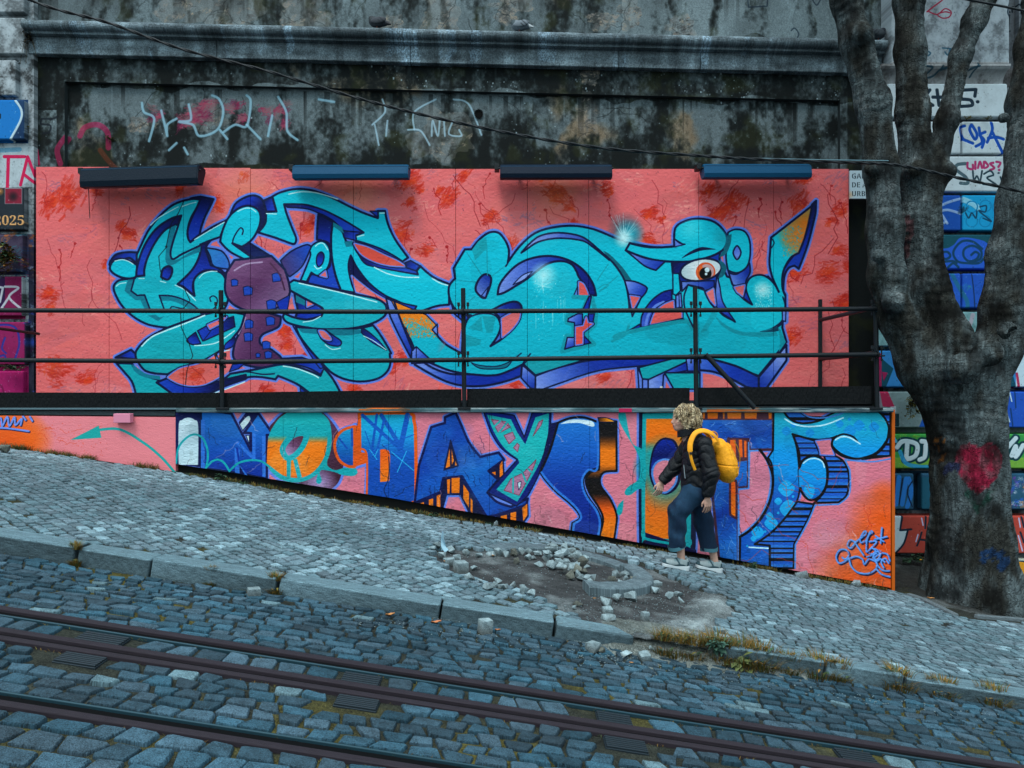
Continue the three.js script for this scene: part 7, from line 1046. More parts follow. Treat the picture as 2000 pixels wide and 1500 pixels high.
  const an1 = iso(leg(ankF, [-0.135, gF + 0.30, 0.10], 0.036, 0.042), [-0.24, gF, 0.02], [0, gF + 0.33, 0.18], 0.008), an2 = iso(leg(ankR, [0.21, gR + 0.30, -0.06], 0.036, 0.042), [0.12, gR, -0.14], [0.34, gR + 0.33, 0.02], 0.008);
  const headG = iso(headF, [-0.24, 1.26, -0.12], [0.08, 1.66, 0.12], 0.0048);
  // hidden torso and limbs tie the skin into one figure
  const coreF = (x, y, z) => { let d = cone(x, y, z, [0.03, 1.26, 0], [0.05, 0.85, 0], 0.09, 0.10); d = smin(d, cone(x, y, z, [0.03, 1.29, 0], [-0.03, 1.40, 0], 0.07, 0.05), 0.05); for (const [a, b, c, w] of [[[0.08, 1.26, 0.15], [0.125, 0.98, 0.215], hw1, 0.036], [[0.04, 1.26, -0.15], [-0.115, 1.0, -0.21], hw2, 0.034]]) { d = smin(d, cone(x, y, z, a, b, 0.045, 0.036), 0.05); d = smin(d, cone(x, y, z, b, c, 0.036, 0.026), 0.02); } for (const [a, b, c] of [[[0.03, 0.80, 0.08], [-0.16, 0.60, 0.10], [-0.135, gF + 0.28, 0.10]], [[0.09, 0.80, -0.08], [0.14, 0.46, -0.08], [0.21, gR + 0.28, -0.06]]]) { d = smin(d, cone(x, y, z, a, b, 0.07, 0.055), 0.04); d = smin(d, cone(x, y, z, b, c, 0.055, 0.04), 0.03); } return d; };
  const coreG = iso(coreF, [-0.34, gR + 0.2, -0.32], [0.36, 1.46, 0.32], 0.014);
  const skin = [coreG, headG, h1, h2, an1, an2].map((g) => vcol(g, (x, y, z) => { const k = 0.85 + 0.3 * vnoise(x * 60, y * 60, z * 60), lip = y < hy - 0.064 && y > hy - 0.092 && x < hx - 0.088 && Math.abs(z) < 0.025 ? 1 : 0, red = sstep(0.05, 0.0, Math.hypot(x - hx + 0.075, y - hy + 0.045)) * 0.25; return [skinC[0] * k * (1 - 0.15 * lip), skinC[1] * k * (1 - 0.45 * lip - red * 0.5), skinC[2] * k * (1 - 0.35 * lip - red * 0.5)]; }));
  part('body', join(skin), std({ vertexColors: true, roughness: 0.6 }), person);
  for (const s of [-1, 1]) { part('eye', new THREE.SphereGeometry(0.0115, 14, 10).translate(hx - 0.082, hy + 0.003, s * 0.032), std({ color: new THREE.Color(0.04, 0.05, 0.05), roughness: 0.15 }), person); part('eyebrow', cap([hx - 0.097, hy + 0.026, s * 0.016], [hx - 0.086, hy + 0.026, s * 0.050], 0.0045), std({ color: new THREE.Color(0.14, 0.09, 0.05), roughness: 0.9 }), person); }
  function cap(a, b, r) { return tube(V(...a), V(...b), r, 8); }
  // hair: a loose mass of separate curls over a cap
  { const hc = [-0.050, 1.540, 0]; const hairF = (x, y, z) => { let d = ell(x, y, z, hc, [0.112, 0.092, 0.098]); d = smin(d, ell(x, y, z, [-0.015, 1.50, 0], [0.096, 0.100, 0.098]), 0.05); for (const [a, b, c, q] of [[-0.15, 1.585, 0.05, 0.05], [-0.09, 1.635, 0.03, 0.05], [-0.01, 1.635, 0.05, 0.05], [0.055, 1.585, 0.05, 0.055], [0.075, 1.52, 0.06, 0.05], [0.045, 1.445, 0.07, 0.048], [-0.165, 1.55, 0.02, 0.04], [-0.04, 1.60, 0.10, 0.05], [0.0, 1.50, 0.11, 0.045]]) d = smin(d, Math.hypot(x - (-0.05 + (a + 0.05) * 0.76), y - (1.53 + (b - 1.53) * 0.80), z - c * 0.85) - q * 0.82, 0.02); d = smax(d, -ell(x, y, z, [hx - 0.115, hy - 0.062, 0], [0.080, 0.094, 0.13]), 0.02); d -= 0.026 * (fbm(x * 21, y * 21, z * 21, 2) - 0.5); return d; };
    const base = vcol(iso(hairF, [-0.24, 1.36, -0.15], [0.13, 1.70, 0.15], 0.008), (x, y, z) => { const k = 0.5 + 0.8 * vnoise(x * 70, y * 70, z * 70); return [0.17 * k, 0.12 * k, 0.07 * k]; });
    const r = rng(515), gs = [base]; const p = base.attributes.position, nn = base.attributes.normal;
    for (let i = 0; i < 1000; i++) { const v = Math.floor(r() * p.count), a = V(p.getX(v), p.getY(v), p.getZ(v)), n = V(nn.getX(v), nn.getY(v), nn.getZ(v)); if (a.z < -0.09 && r() < 0.6) continue; const t = V(rr(r, -1, 1), rr(r, -1.6, 0.5), rr(r, -1, 1)).cross(n).normalize(), b = t.clone().cross(n), R = rr(r, 0.004, 0.009), turns = rr(r, 1.0, 2.2), L = rr(r, 0.015, 0.05), pts = []; const down = V(0, -1, 0).addScaledVector(n, 0.35).normalize(); for (let k = 0; k <= 12; k++) { const q = k / 12, w = q * turns * 6.28; pts.push(a.clone().addScaledVector(n, -0.004 + R * (1 - Math.cos(w)) * 0.8).addScaledVector(t, R * Math.sin(w)).addScaledVector(down, L * q)); } const q = rr(r, 0.55, 1.45), pale = r(); gs.push(vcol(new THREE.TubeGeometry(new THREE.CatmullRomCurve3(pts), 16, rr(r, 0.0018, 0.0042), 4), () => [lerp(0.24, 0.72, pale) * q, lerp(0.16, 0.59, pale) * q, lerp(0.075, 0.39, pale) * q])); }
    part('hair', join(gs), std({ vertexColors: true, roughness: 0.55 }), person, 'short curly blond hair'); }
  // quilted jacket
  const quilt = (x, y, z) => { const a = Math.abs(Math.sin((y + 0.035 * Math.sin(x * 19 + z * 21 + 2 * Math.sin(y * 9))) * 41)), b = Math.abs(Math.sin((x * 0.7 + z * 0.7 + y * 0.5) * 30)); return 0.010 * Math.pow(a, 0.6) * (0.55 + 0.45 * Math.pow(b, 0.5)) + 0.007 * (fbm(x * 18, y * 22, z * 18, 2) - 0.5); };
  const jackF = (x, y, z) => {
    const zz = z / 1.18; let d = cone(x, y, zz, [0.045, 1.20, 0], [0.055, 0.86, 0], 0.126, 0.158); d = smin(d, cone(x, y, zz, [0.035, 1.275, 0.055], [0.035, 1.275, -0.055], 0.09, 0.09), 0.07); d = smax(d, -(y - 0.785 - 0.10 * Math.max(0, 0.02 - x) + 0.008 * Math.sin(x * 40)), 0.02);
    d = smax(d, y - 1.395, 0.05);
    let a = cone(x, y, z, [0.085, 1.265, 0.165], [0.135, 0.985, 0.235], 0.080, 0.078); a = smin(a, cone(x, y, z, [0.135, 0.985, 0.235], [0.112, 0.795, 0.222], 0.078, 0.060), 0.03); a = smax(a, -(y - 0.752), 0.012);
    let b = cone(x, y, z, [0.045, 1.265, -0.165], [-0.105, 1.005, -0.215], 0.085, 0.078); b = smin(b, cone(x, y, z, [-0.105, 1.005, -0.215], [-0.245, 0.862, -0.195], 0.078, 0.056), 0.03); b = smax(b, -((x + 0.262) * -0.68 * -1 + (y - 0.846) * 0.73), 0.012) ;
    d = smin(d, a, 0.025); d = smin(d, b, 0.025); return d - quilt(x, y, z) + 0.006;
  };
  const collarF = (x, y, z) => { const cy = 1.385 + (x + 0.02) * 0.30, q = Math.hypot((x + 0.024) / 1.15, z / 1.0); let d = Math.max(Math.abs(q - 0.082) - 0.013, Math.abs(y - cy) - 0.032) - 0.004; return d; };
  const jm = std({ color: new THREE.Color(0.004, 0.005, 0.0075), roughness: 0.42, specularIntensity: 0.5, bumpMap: rep(plasterT, 4), bumpScale: 0.004 });
  const jacket = part('jacket', join([iso(jackF, [-0.36, 0.70, -0.36], [0.30, 1.46, 0.38], 0.0085), iso(collarF, [-0.16, 1.28, -0.13], [0.12, 1.48, 0.13], 0.006)]), jm, person, 'black quilted puffer jacket');
  part('zip', tube(V(-0.115, 1.06, 0.175), V(-0.104, 0.93, 0.185), 0.004, 6), std({ color: new THREE.Color(0.35, 0.4, 0.42), roughness: 0.4, metalness: 0.6 }), person);
  part('collar_button', new THREE.SphereGeometry(0.008, 10, 8).translate(-0.112, 1.372, 0.035), M.white, person);
  // wide jeans with turned-up hems
  const hemF = 0.215 + gF - 0.02, hemR = 0.20 + gR;
  const fold = (x, y, z) => 0.007 * Math.sin(y * 34 + x * 22 + 5 * vnoise(x * 7, y * 5, z * 7)) * sstep(0.45, 0.7, vnoise(x * 5, y * 6, z * 5)) + 0.010 * (fbm(x * 9, y * 6, z * 9, 2) - 0.5);
  const jeansF = (x, y, z) => {
    let d = cone(x, y, z / 1.15, [0.055, 0.90, 0], [0.05, 0.80, 0], 0.14, 0.145);
    let a = cone(x, y, z, [0.02, 0.775, 0.085], [-0.155, 0.605, 0.105], 0.116, 0.093); a = smin(a, cone(x, y, z, [-0.153, 0.595, 0.105], [-0.172, 0.19, 0.105], 0.092, 0.081), 0.05); a = smax(a, hemF - y + (x + 0.16) * 0.25, 0.008);
    let b = cone(x, y, z, [0.085, 0.775, -0.075], [0.142, 0.46, -0.08], 0.112, 0.090); b = smin(b, cone(x, y, z, [0.142, 0.46, -0.08], [0.222, 0.06, -0.065], 0.090, 0.080), 0.05); b = smax(b, hemR - y + (x - 0.2) * 0.12, 0.008);
    d = smin(d, smin(a, b, 0.03), 0.06); return d + fold(x, y, z);
  };
  const jeans = vcol(iso(jeansF, [-0.32, gR + 0.08, -0.24], [0.36, 1.06, 0.27], 0.0095), (x, y, z) => { const w = sstep(0.45, 0.7, fbm(x * 8, y * 4, z * 8, 3)) * (y > 0.35 ? 1 : 0.4), k = 0.8 + 0.35 * vnoise(x * 110, y * 50, z * 110); return [lerp(0.004, 0.010, w) * k, lerp(0.017, 0.038, w) * k, lerp(0.042, 0.078, w) * k]; });
  part('trousers', jeans, std({ vertexColors: true, roughness: 0.85, bumpMap: rep(grainT, 14), bumpScale: 0.0012 }), person, 'wide dark blue jeans with turned-up hems');
  const cuffM = std({ color: new THREE.Color(0.055, 0.16, 0.20), roughness: 0.85 });
  const cuff = (cx, cz, cy, tilt, R, seed) => { const g = new THREE.CylinderGeometry(R + 0.004, R + 0.002, 0.036, 30, 2, true), q = new THREE.CylinderGeometry(R - 0.006, R - 0.006, 0.034, 30, 1, true); const m = merge([g, q]); const p = m.attributes.position; for (let i = 0; i < p.count; i++) { const a = Math.atan2(p.getZ(i), p.getX(i)), k = 1 + 0.05 * Math.sin(a * 3 + seed); p.setXYZ(i, p.getX(i) * k, p.getY(i) + 0.006 * Math.sin(a * 2 + seed), p.getZ(i) * k); } m.rotateZ(tilt); m.translate(cx, cy, cz); m.computeVertexNormals(); return m; };
  part('turned_up_hem', cuff(-0.170, 0.105, hemF + 0.012, 0.24, 0.085, 1), cuffM, person); part('turned_up_hem', cuff(0.197, -0.067, hemR + 0.010, 0.12, 0.085, 3), cuffM, person);
  // trainers
  const shoe = (cx, cz, gyy, tilt, seed) => {
    const T = new THREE.Group(); T.name = 'shoe'; T.position.set(cx, gyy, cz); T.rotation.z = tilt; person.add(T);
    const up = (x, y, z) => { let d = ell(x, y, z, [-0.062, 0.047, 0], [0.078, 0.030, 0.041]); d = smin(d, ell(x, y, z, [0.045, 0.056, 0], [0.080, 0.040, 0.038]), 0.05); d = smin(d, cone(x, y, z, [0.070, 0.06, 0], [0.078, 0.088, 0], 0.036, 0.036), 0.03); d = smin(d, cone(x, y, z, [-0.02, 0.068, 0], [0.045, 0.092, 0], 0.022, 0.030), 0.03); d = smax(d, -cone(x, y, z, [0.066, 0.10, 0], [0.066, 0.15, 0], 0.032, 0.036), 0.008); return smax(d, 0.026 - y, 0.006); };
    const so = (x, y, z) => { const w = 0.042 - 0.006 * Math.cos(x * 26), q = Math.hypot(Math.max(Math.abs(x) - 0.095, 0), Math.max(Math.abs(z) - 0.012, 0)) - (w - 0.012); return Math.max(q, Math.abs(y - 0.019 - 0.05 * Math.max(0, -x - 0.07)) - 0.010 - 0.008 * sstep(0.0, 0.10, x)) - 0.004; };
    const ug = vcol(iso(up, [-0.16, 0.01, -0.06], [0.15, 0.14, 0.06], 0.0042), (x, y, z) => { const band = y < 0.046 + 0.012 * Math.sin(x * 34) || Math.abs(x - 0.03 + (y - 0.05) * 0.8) < 0.010 || x < -0.105 || (x > 0.10 && y < 0.085), tongue = x < 0.03 && x > -0.03 && y > 0.075; const k = 0.9 + 0.2 * vnoise(x * 90, y * 90, z * 90); return band ? [0.03 * k, 0.065 * k, 0.08 * k] : tongue ? [0.16 * k, 0.23 * k, 0.25 * k] : [0.23 * k, 0.28 * k, 0.29 * k]; });
    part('upper', ug, std({ vertexColors: true, roughness: 0.8, bumpMap: rep(grainT, 8), bumpScale: 0.001 }), T); part('sole', iso(so, [-0.17, -0.01, -0.065], [0.17, 0.06, 0.065], 0.0045), std({ color: new THREE.Color(0.48, 0.53, 0.55), roughness: 0.7 }), T);
    for (let i = 0; i < 4; i++) part('lace', tube(V(-0.028 + i * 0.018, 0.079 + i * 0.007, -0.022), V(-0.022 + i * 0.018, 0.081 + i * 0.007, 0.022), 0.0028, 6), M.white, T);
  };
  shoe(-0.182, 0.105, gF - 0.002, Math.atan(-SLOPE), 1); shoe(0.190, -0.062, gR - 0.002, Math.atan(-SLOPE) * 1.1, 2);
  // backpack
  const pack = thing('backpack', 'bright yellow backpack on the back of the walking person', 'backpack', O); pack.scale.setScalar(KS);
  const pm = std({ vertexColors: true, roughness: 0.62, bumpMap: rep(plasterT, 3), bumpScale: 0.005 });
  const packF = (x, y, z) => {
    const c = Math.cos(0.22), s = Math.sin(0.22), dx = x - 0.318, dy = y - 1.10, u = dx * c - dy * s * -1, v = dy * c - dx * s;   // leans with the back
    let d = ell(u, v, z, [0.005, -0.02, 0], [0.114, 0.210, 0.150]); d = smin(d, ell(u, v, z, [0.01, -0.10, 0], [0.108, 0.120, 0.154]), 0.06); d = smax(d, -(u + 0.095), 0.03); d = smin(d, ell(u, v, z, [-0.05, 0.15, 0], [0.085, 0.07, 0.12]), 0.05);
    d += 0.012 * Math.sin((v + u * 0.6) * 55 + 6 * vnoise(u * 9, v * 9, z * 6)) * sstep(0.4, 0.65, vnoise(u * 8 + 3, v * 7, z * 8)) * 0.6 + 0.014 * (fbm(u * 12, v * 12, z * 12, 2) - 0.5);
    d += 0.006 * sstep(0.012, 0.0, Math.abs(v + 0.055 + 0.3 * u)) + 0.006 * sstep(0.01, 0, Math.abs(u - 0.062)); return d;
  };
  const yellow = (x, y, z) => { const k = 0.85 + 0.3 * vnoise(x * 40, y * 40, z * 40); return [0.86 * k, 0.345 * k, 0.012 * k]; };
  part('bag', vcol(iso(packF, [0.12, 0.82, -0.2], [0.52, 1.40, 0.2], 0.0085), yellow), pm, pack);
  const ribbon = (pts, w, t) => { const cv = new THREE.CatmullRomCurve3(pts.map((p) => V(...p))), n = 40, P = [], I = []; for (let i = 0; i <= n; i++) { const p = cv.getPoint(i / n), tg = cv.getTangent(i / n), out = V(p.x - 0.05, (p.y - 1.1) * 0.6, p.z).normalize(), sd = tg.clone().cross(out).normalize(); const ww = w * (i / n > 0.72 ? 0.55 : 1); for (const [a, b] of [[-1, 0], [-0.8, 1], [0.8, 1], [1, 0]]) { const q = p.clone().addScaledVector(sd, a * ww / 2).addScaledVector(out, b * t); P.push(q.x, q.y, q.z); } } for (let i = 0; i < n; i++) for (let j = 0; j < 3; j++) { const a = i * 4 + j; I.push(a, a + 4, a + 1, a + 1, a + 4, a + 5); } const g = new THREE.BufferGeometry(); g.setAttribute('position', new THREE.Float32BufferAttribute(P, 3)); g.setAttribute('uv', new THREE.Float32BufferAttribute(new Float32Array(P.length / 3 * 2), 2)); g.setIndex(I); g.computeVertexNormals(); return vcol(g, yellow); };
  const ym = std({ vertexColors: true, roughness: 0.6, side: THREE.DoubleSide });
  part('shoulder_strap', ribbon([[0.235, 1.285, 0.12], [0.17, 1.355, 0.155], [0.075, 1.392, 0.175], [-0.005, 1.370, 0.190], [-0.055, 1.285, 0.205], [-0.062, 1.19, 0.215], [-0.045, 1.10, 0.215], [-0.012, 1.015, 0.205]], 0.052, 0.012), ym, pack);
  part('shoulder_strap', ribbon([[0.235, 1.285, -0.12], [0.16, 1.36, -0.13], [0.06, 1.385, -0.15], [-0.02, 1.36, -0.16], [-0.075, 1.27, -0.15]], 0.052, 0.012), ym, pack);
  part('haul_loop', vcol(new THREE.TorusGeometry(0.042, 0.0075, 8, 24, 3.6).scale(1, 0.9, 1.6).rotateZ(-0.6).translate(0.215, 1.335, 0.02), yellow), pm, pack);
  part('zip', sweep([V(0.395, 1.29, 0.10), V(0.43, 1.22, 0.11), V(0.452, 1.12, 0.11), V(0.448, 1.02, 0.10)], 0.0045, 20, 6), std({ color: new THREE.Color(0.32, 0.16, 0.01), roughness: 0.5 }), pack);
  part('buckle', box(-0.072, -0.044, 1.165, 1.190, 0.214, 0.236, 0.004), std({ color: new THREE.Color(0.02, 0.02, 0.02), roughness: 0.5 }), pack);
}
// ---------------------------------------------------------------- pigeons, weeds, leaves, litter
{
  const bird = (pos, look, label, cols) => {
    const t = thing('pigeon', label, 'pigeon', pos, look);
    const f = (x, y, z) => { let d = ell(x, y, z, [0, 0.075, 0], [0.095, 0.062, 0.058]); d = smin(d, ell(x, y, z, [-0.065, 0.105, 0], [0.045, 0.045, 0.040]), 0.04); d = smin(d, ell(x, y, z, [-0.092, 0.142, 0], [0.026, 0.024, 0.022]), 0.03); d = smin(d, cone(x, y, z, [0.07, 0.065, 0], [0.165, 0.035, 0], 0.030, 0.012), 0.04); d = smin(d, cone(x, y, z, [-0.11, 0.140, 0], [-0.130, 0.134, 0], 0.007, 0.003), 0.006); return d; };
    const g = iso(f, [-0.15, -0.01, -0.08], [0.20, 0.19, 0.08], 0.0075); tint(g, (x, y, z) => { const k = 0.8 + 0.4 * vnoise(x * 70, y * 70, z * 70); return (x < -0.05 && y > 0.085 ? cols[1] : x > 0.12 ? cols[2] : cols[0]).map((v) => v * k); });
    part('body', g, std({ vertexColors: true, roughness: 0.7 }), t);
    for (const s of [-1, 1]) { const w = iso((x, y, z) => Math.max(ell(x, y, z, [0.03, 0.080, s * 0.05], [0.105, 0.042, 0.016]), -(0.115 - x) * 0.01 - 1), [-0.1, 0.02, s * 0.05 - 0.03], [0.16, 0.14, s * 0.05 + 0.03], 0.008); tint(w, (x, y) => { const bar = Math.abs(((x + y) * 40) % 2) < 0.5 && x > 0.03; return bar ? [0.02, 0.022, 0.028] : cols[3]; }); part('wing', w, std({ vertexColors: true, roughness: 0.7 }), t); part('leg', tube(V(0.0, 0.03, s * 0.02), V(-0.005, 0.0, s * 0.02), 0.005, 6), std({ color: new THREE.Color(0.2, 0.06, 0.05) }), t); }
  };
  const top = (px, Z) => { const X = mx(px, Z); return [X, my(62, 9.1) - X * 0.0237 + 0.008, CAMZ - Z]; };
  bird(top(738, 9.12), -0.25, 'dark hunched pigeon on the cornice, the left one of three', [[0.035, 0.04, 0.05], [0.025, 0.03, 0.035], [0.03, 0.03, 0.035], [0.045, 0.05, 0.06]]);
  bird(top(1016, 9.12), -0.35, 'grey pigeon with pale tail on the cornice, in the middle', [[0.15, 0.18, 0.21], [0.05, 0.07, 0.08], [0.42, 0.45, 0.47], [0.16, 0.19, 0.22]]);
  bird(top(1713, 9.12), 3.4, 'dark pigeon on the cornice end, seen between the tree limbs', [[0.04, 0.045, 0.055], [0.02, 0.025, 0.035], [0.03, 0.03, 0.04], [0.05, 0.06, 0.07]]);
}
class Leaves { constructor() { this.p = []; this.c = []; this.i = []; }
  leaf(o, d, w, col) { const s = V(-d.z, 0, d.x); if (s.lengthSq() < 1e-9) s.set(1, 0, 0); s.normalize().multiplyScalar(w); const m = o.clone().addScaledVector(d, 0.5), e = o.clone().add(d); m.y += d.length() * 0.12; const k = this.p.length / 3; this.p.push(o.x, o.y, o.z, m.x - s.x, m.y, m.z - s.z, e.x, e.y, e.z, m.x + s.x, m.y, m.z + s.z); for (let i = 0; i < 4; i++) this.c.push(...col); this.i.push(k, k + 1, k + 2, k, k + 2, k + 3); }
  blade(o, d, w, col, bend = 0.4) { const s = V(-d.z, 0, d.x); if (s.lengthSq() < 1e-9) s.set(1, 0, 0); s.normalize().multiplyScalar(w); const m = o.clone().addScaledVector(d, 0.55), e = o.clone().addScaledVector(d, 1); const h = V(d.x, 0, d.z); e.addScaledVector(h, bend); e.y -= d.y * bend * 0.4; const k = this.p.length / 3; this.p.push(o.x - s.x, o.y, o.z - s.z, o.x + s.x, o.y, o.z + s.z, m.x - s.x * 0.8, m.y, m.z - s.z * 0.8, m.x + s.x * 0.8, m.y, m.z + s.z * 0.8, e.x, e.y, e.z); for (let i = 0; i < 5; i++) this.c.push(...col.map((v) => v * (i < 2 ? 0.8 : 1))); this.i.push(k, k + 1, k + 3, k, k + 3, k + 2, k + 2, k + 3, k + 4); }
  geo() { const g = new THREE.BufferGeometry(); g.setAttribute('position', new THREE.Float32BufferAttribute(this.p, 3)); g.setAttribute('color', new THREE.Float32BufferAttribute(this.c, 3)); g.setIndex(this.i); g.computeVertexNormals(); return g; } }
const leafM = std({ vertexColors: true, roughness: 0.75, side: THREE.DoubleSide });
const straw = (r) => { const t = r(), k = rr(r, 0.6, 1.4); return t < 0.55 ? [0.17 * k, 0.095 * k, 0.018 * k] : t < 0.8 ? [0.12 * k, 0.10 * k, 0.022 * k] : [0.05 * k, 0.075 * k, 0.025 * k]; };
const green = (r) => { const k = rr(r, 0.5, 1.4); return [0.035 * k, 0.078 * k, 0.040 * k]; };
function tuft(L, r, c, rad, h, n, col) { for (let i = 0; i < n; i++) { const a = r() * 6.28, q = rad * Math.sqrt(r()), o = V(c.x + q * Math.cos(a) * 1.5, 0, c.z + q * Math.sin(a)); o.y = G(o.x, o.z) - 0.012; const l = h * rr(r, 0.4, 1.2); L.blade(o, V(Math.cos(a) * l * rr(r, 0.1, 0.7), l, Math.sin(a) * l * rr(r, 0.1, 0.7)), rr(r, 0.0012, 0.0028), col(r), rr(r, 0.1, 0.6)); } }
{ // dry grass along the wall foot: one uncountable strip
  const L = new Leaves(), r = rng(909);
  for (const [a, b, dens, h] of [[440, 540, 26, 0.05], [545, 800, 34, 0.035], [690, 720, 8, 0.05], [800, 905, 26, 0.05], [905, 1010, 12, 0.04], [1010, 1050, 10, 0.05], [1090, 1140, 6, 0.035], [1180, 1240, 8, 0.03], [1225, 1310, 14, 0.035], [1430, 1520, 24, 0.05], [1560, 1640, 22, 0.05], [1640, 1725, 22, 0.045], [5, 60, 14, 0.07], [60, 190, 16, 0.05], [100, 190, 14, 0.07], [265, 310, 12, 0.07], [345, 440, 10, 0.03]])
    for (let i = 0; i < dens; i++) { const px = rr(r, a, b), p = V(mx(px, px < 343 ? 7.76 : 7.73), 0, rr(r, 0.0, 0.09)); tuft(L, r, p, rr(r, 0.02, 0.05), h, 24, r() < 0.82 ? straw : green); }
  const m = part('grass', L.geo(), leafM, scene); m.userData.kind = 'stuff'; tag(m, 'dry grass and weeds growing along the foot of the painted walls', 'grass');
  const K = new Leaves(), q = rng(911); // moss and grass in the joints of the road
  for (let i = 0; i < 520; i++) { const z = [3.095, 4.06, 4.192, 4.333, 4.77, 4.897, 3.938][i % 7] + rr(q, -0.008, 0.012), x = rr(q, -4, 4); for (let j = 0; j < 7; j++) { const a = q() * 6.28, l = rr(q, 0.006, 0.016), o = V(x + rr(q, -0.05, 0.05), 0, z + rr(q, -0.008, 0.008)); o.y = G(o.x, Math.max(o.z, 3.09)) - 0.012; K.blade(o, V(Math.cos(a) * l, l, Math.sin(a) * l), 0.0013, straw(q), 0.3); } }
  const mm = part('moss', K.geo(), leafM, scene); mm.userData.kind = 'stuff'; tag(mm, 'short moss and grass sprouting beside the rails and the kerb', 'moss');
}
// separate weed clumps at the broken kerb and in the gutter
[[1292, 1268, 0.035, 0.075, 'brown grass clump beside the tumbled stones in the kerb gap'], [1322, 1276, 0.06, 0.08, 'large brown grass clump just right of the tumbled stones'], [1356, 1268, 0.05, 0.08, 'brown grass clump at the left of the leafy green weed'], [1400, 1262, 0.05, 0.10, 'tall brown and green clump at the start of the right kerb'], [1415, 1290, 0.05, 0.08, 'brown clump in the gutter under the first right kerb stone'], [1452, 1296, 0.07, 0.11, 'bushy brown clump against the face of the right kerb'], [1486, 1300, 0.06, 0.10, 'broad brown clump in the gutter, right of the bushy one'], [1540, 1310, 0.04, 0.06, 'low brown clump in the gutter before the kerb joint'], [1602, 1312, 0.06, 0.08, 'brown clump growing out of the kerb joint'], [1640, 1316, 0.04, 0.06, 'small brown clump just right of the kerb joint'], [1755, 1338, 0.06, 0.08, 'brown clump at the second right kerb joint'], [1840, 1358, 0.06, 0.05, 'flat mossy clump in the gutter near the right edge'], [1940, 1374, 0.06, 0.06, 'low brown clump in the gutter at the right edge'], [148, 1076, 0.02, 0.05, 'small rusty weed in the first kerb joint at the left'], [538, 1143, 0.025, 0.05, 'small rusty weed in the kerb joint at the middle left'], [410, 1140, 0.02, 0.03, 'tiny weed at the kerb foot, left of the middle']].forEach(([px, py, rad, h, label], i) => {
  const p = ground(px, py), L = new Leaves(), r = rng(1000 + i); const c = V(0, 0, 0); tuft(L, r, p, rad * 1.15, h * 1.15, 260, straw); for (let j = 0; j < 24; j++) { const a = r() * 6.28, l = rr(r, 0.02, 0.05) * h / 0.08; const o = V(p.x + rr(r, -rad, rad), 0, p.z + rr(r, -rad, rad) * 0.6); o.y = G(o.x, o.z) + r() * h * 0.5; L.leaf(o, V(Math.cos(a) * l, l * 0.4, Math.sin(a) * l), l * 0.22, r() < 0.7 ? straw(r) : green(r)); }
  const t = thing('weed_clump', label, 'weed', [p.x, p.y, p.z]); const g = L.geo(); g.translate(-p.x, -p.y, -p.z); part('blades', g, leafM, t);
});
// leafy weeds and wall plants
function leafy(name, label, pos, R, n, size, cols, seed, hang = 0) {
  const r = rng(seed), L = new Leaves(), St = []; const t = thing(name, label, 'plant', pos);
  const stems = Math.max(4, Math.round(n / 22)); for (let s = 0; s < stems; s++) { const a = r() * 6.28, u = rr(r, 0.2, 1), tip = V(Math.cos(a) * R[0] * u, R[1] * rr(r, hang ? -1 : 0.1, hang ? 0.5 : 1), Math.abs(Math.sin(a)) * R[2]), mid = tip.clone().multiplyScalar(0.5).add(V(0, R[1] * 0.18, R[2] * 0.2)); const cv = new THREE.CatmullRomCurve3([V(0, 0, 0), mid, tip]); St.push(new THREE.TubeGeometry(cv, 8, 0.0028, 4)); for (let i = 0; i < n / stems; i++) { const q = cv.getPoint(rr(r, 0.15, 1)), b = r() * 6.28, l = size * rr(r, 0.5, 1.3); L.leaf(q.add(V(rr(r, -1, 1), rr(r, -1, 1), rr(r, -1, 1)).multiplyScalar(size * 0.6)), V(Math.cos(b) * l, rr(r, -0.7, 0.5) * l, Math.abs(Math.sin(b)) * l), l * 0.34, cols(r)); } }
  part('stems', merge(St), std({ color: new THREE.Color(0.08, 0.06, 0.03), roughness: 0.9 }), t); part('foliage', L.geo(), leafM, t);
}
const autumn = (r) => { const t = r(), k = rr(r, 0.5, 1.4); return t < 0.25 ? [0.24 * k, 0.10 * k, 0.025 * k] : t < 0.5 ? [0.14 * k, 0.12 * k, 0.03 * k] : [0.035 * k, 0.075 * k, 0.03 * k]; };
const onWall = (px, py, Z) => { const p = at(px, py, Z); return [p.x, p.y, p.z]; };
leafy('wall_plant', 'green and orange leafy plant growing out of the painted pier at the left edge', onWall(28, 505, 9.1), [0.30, 0.34, 0.16], 420, 0.055, autumn, 21, 1);
leafy('wall_plant', 'ferny olive plant on the pier between the walkway end and the tree trunk', onWall(1776, 786, 9.04), [0.14, 0.20, 0.14], 260, 0.04, (r) => { const k = rr(r, 0.5, 1.4); return [0.11 * k, 0.095 * k, 0.022 * k]; }, 22, 1);
leafy('wall_plant', 'small yellow green fern under the blue block at the left', onWall(54, 250, 9.24), [0.05, 0.15, 0.06], 90, 0.026, (r) => { const k = rr(r, 0.5, 1.4); return [0.16 * k, 0.14 * k, 0.03 * k]; }, 23, 1);
leafy('wall_plant', 'tiny fern in a crack of the sunken panel, above the first lamp', onWall(218, 276, 9.36), [0.06, 0.07, 0.06], 70, 0.026, (r) => { const k = rr(r, 0.5, 1.4); return [0.09 * k, 0.11 * k, 0.03 * k]; }, 24, 0);
leafy('wall_plant', 'yellow weed tuft over the block with the blue tag', onWall(1887, 234, 9.06), [0.07, 0.04, 0.05], 60, 0.02, (r) => { const k = rr(r, 0.6, 1.4); return [0.26 * k, 0.20 * k, 0.05 * k]; }, 25, 0);
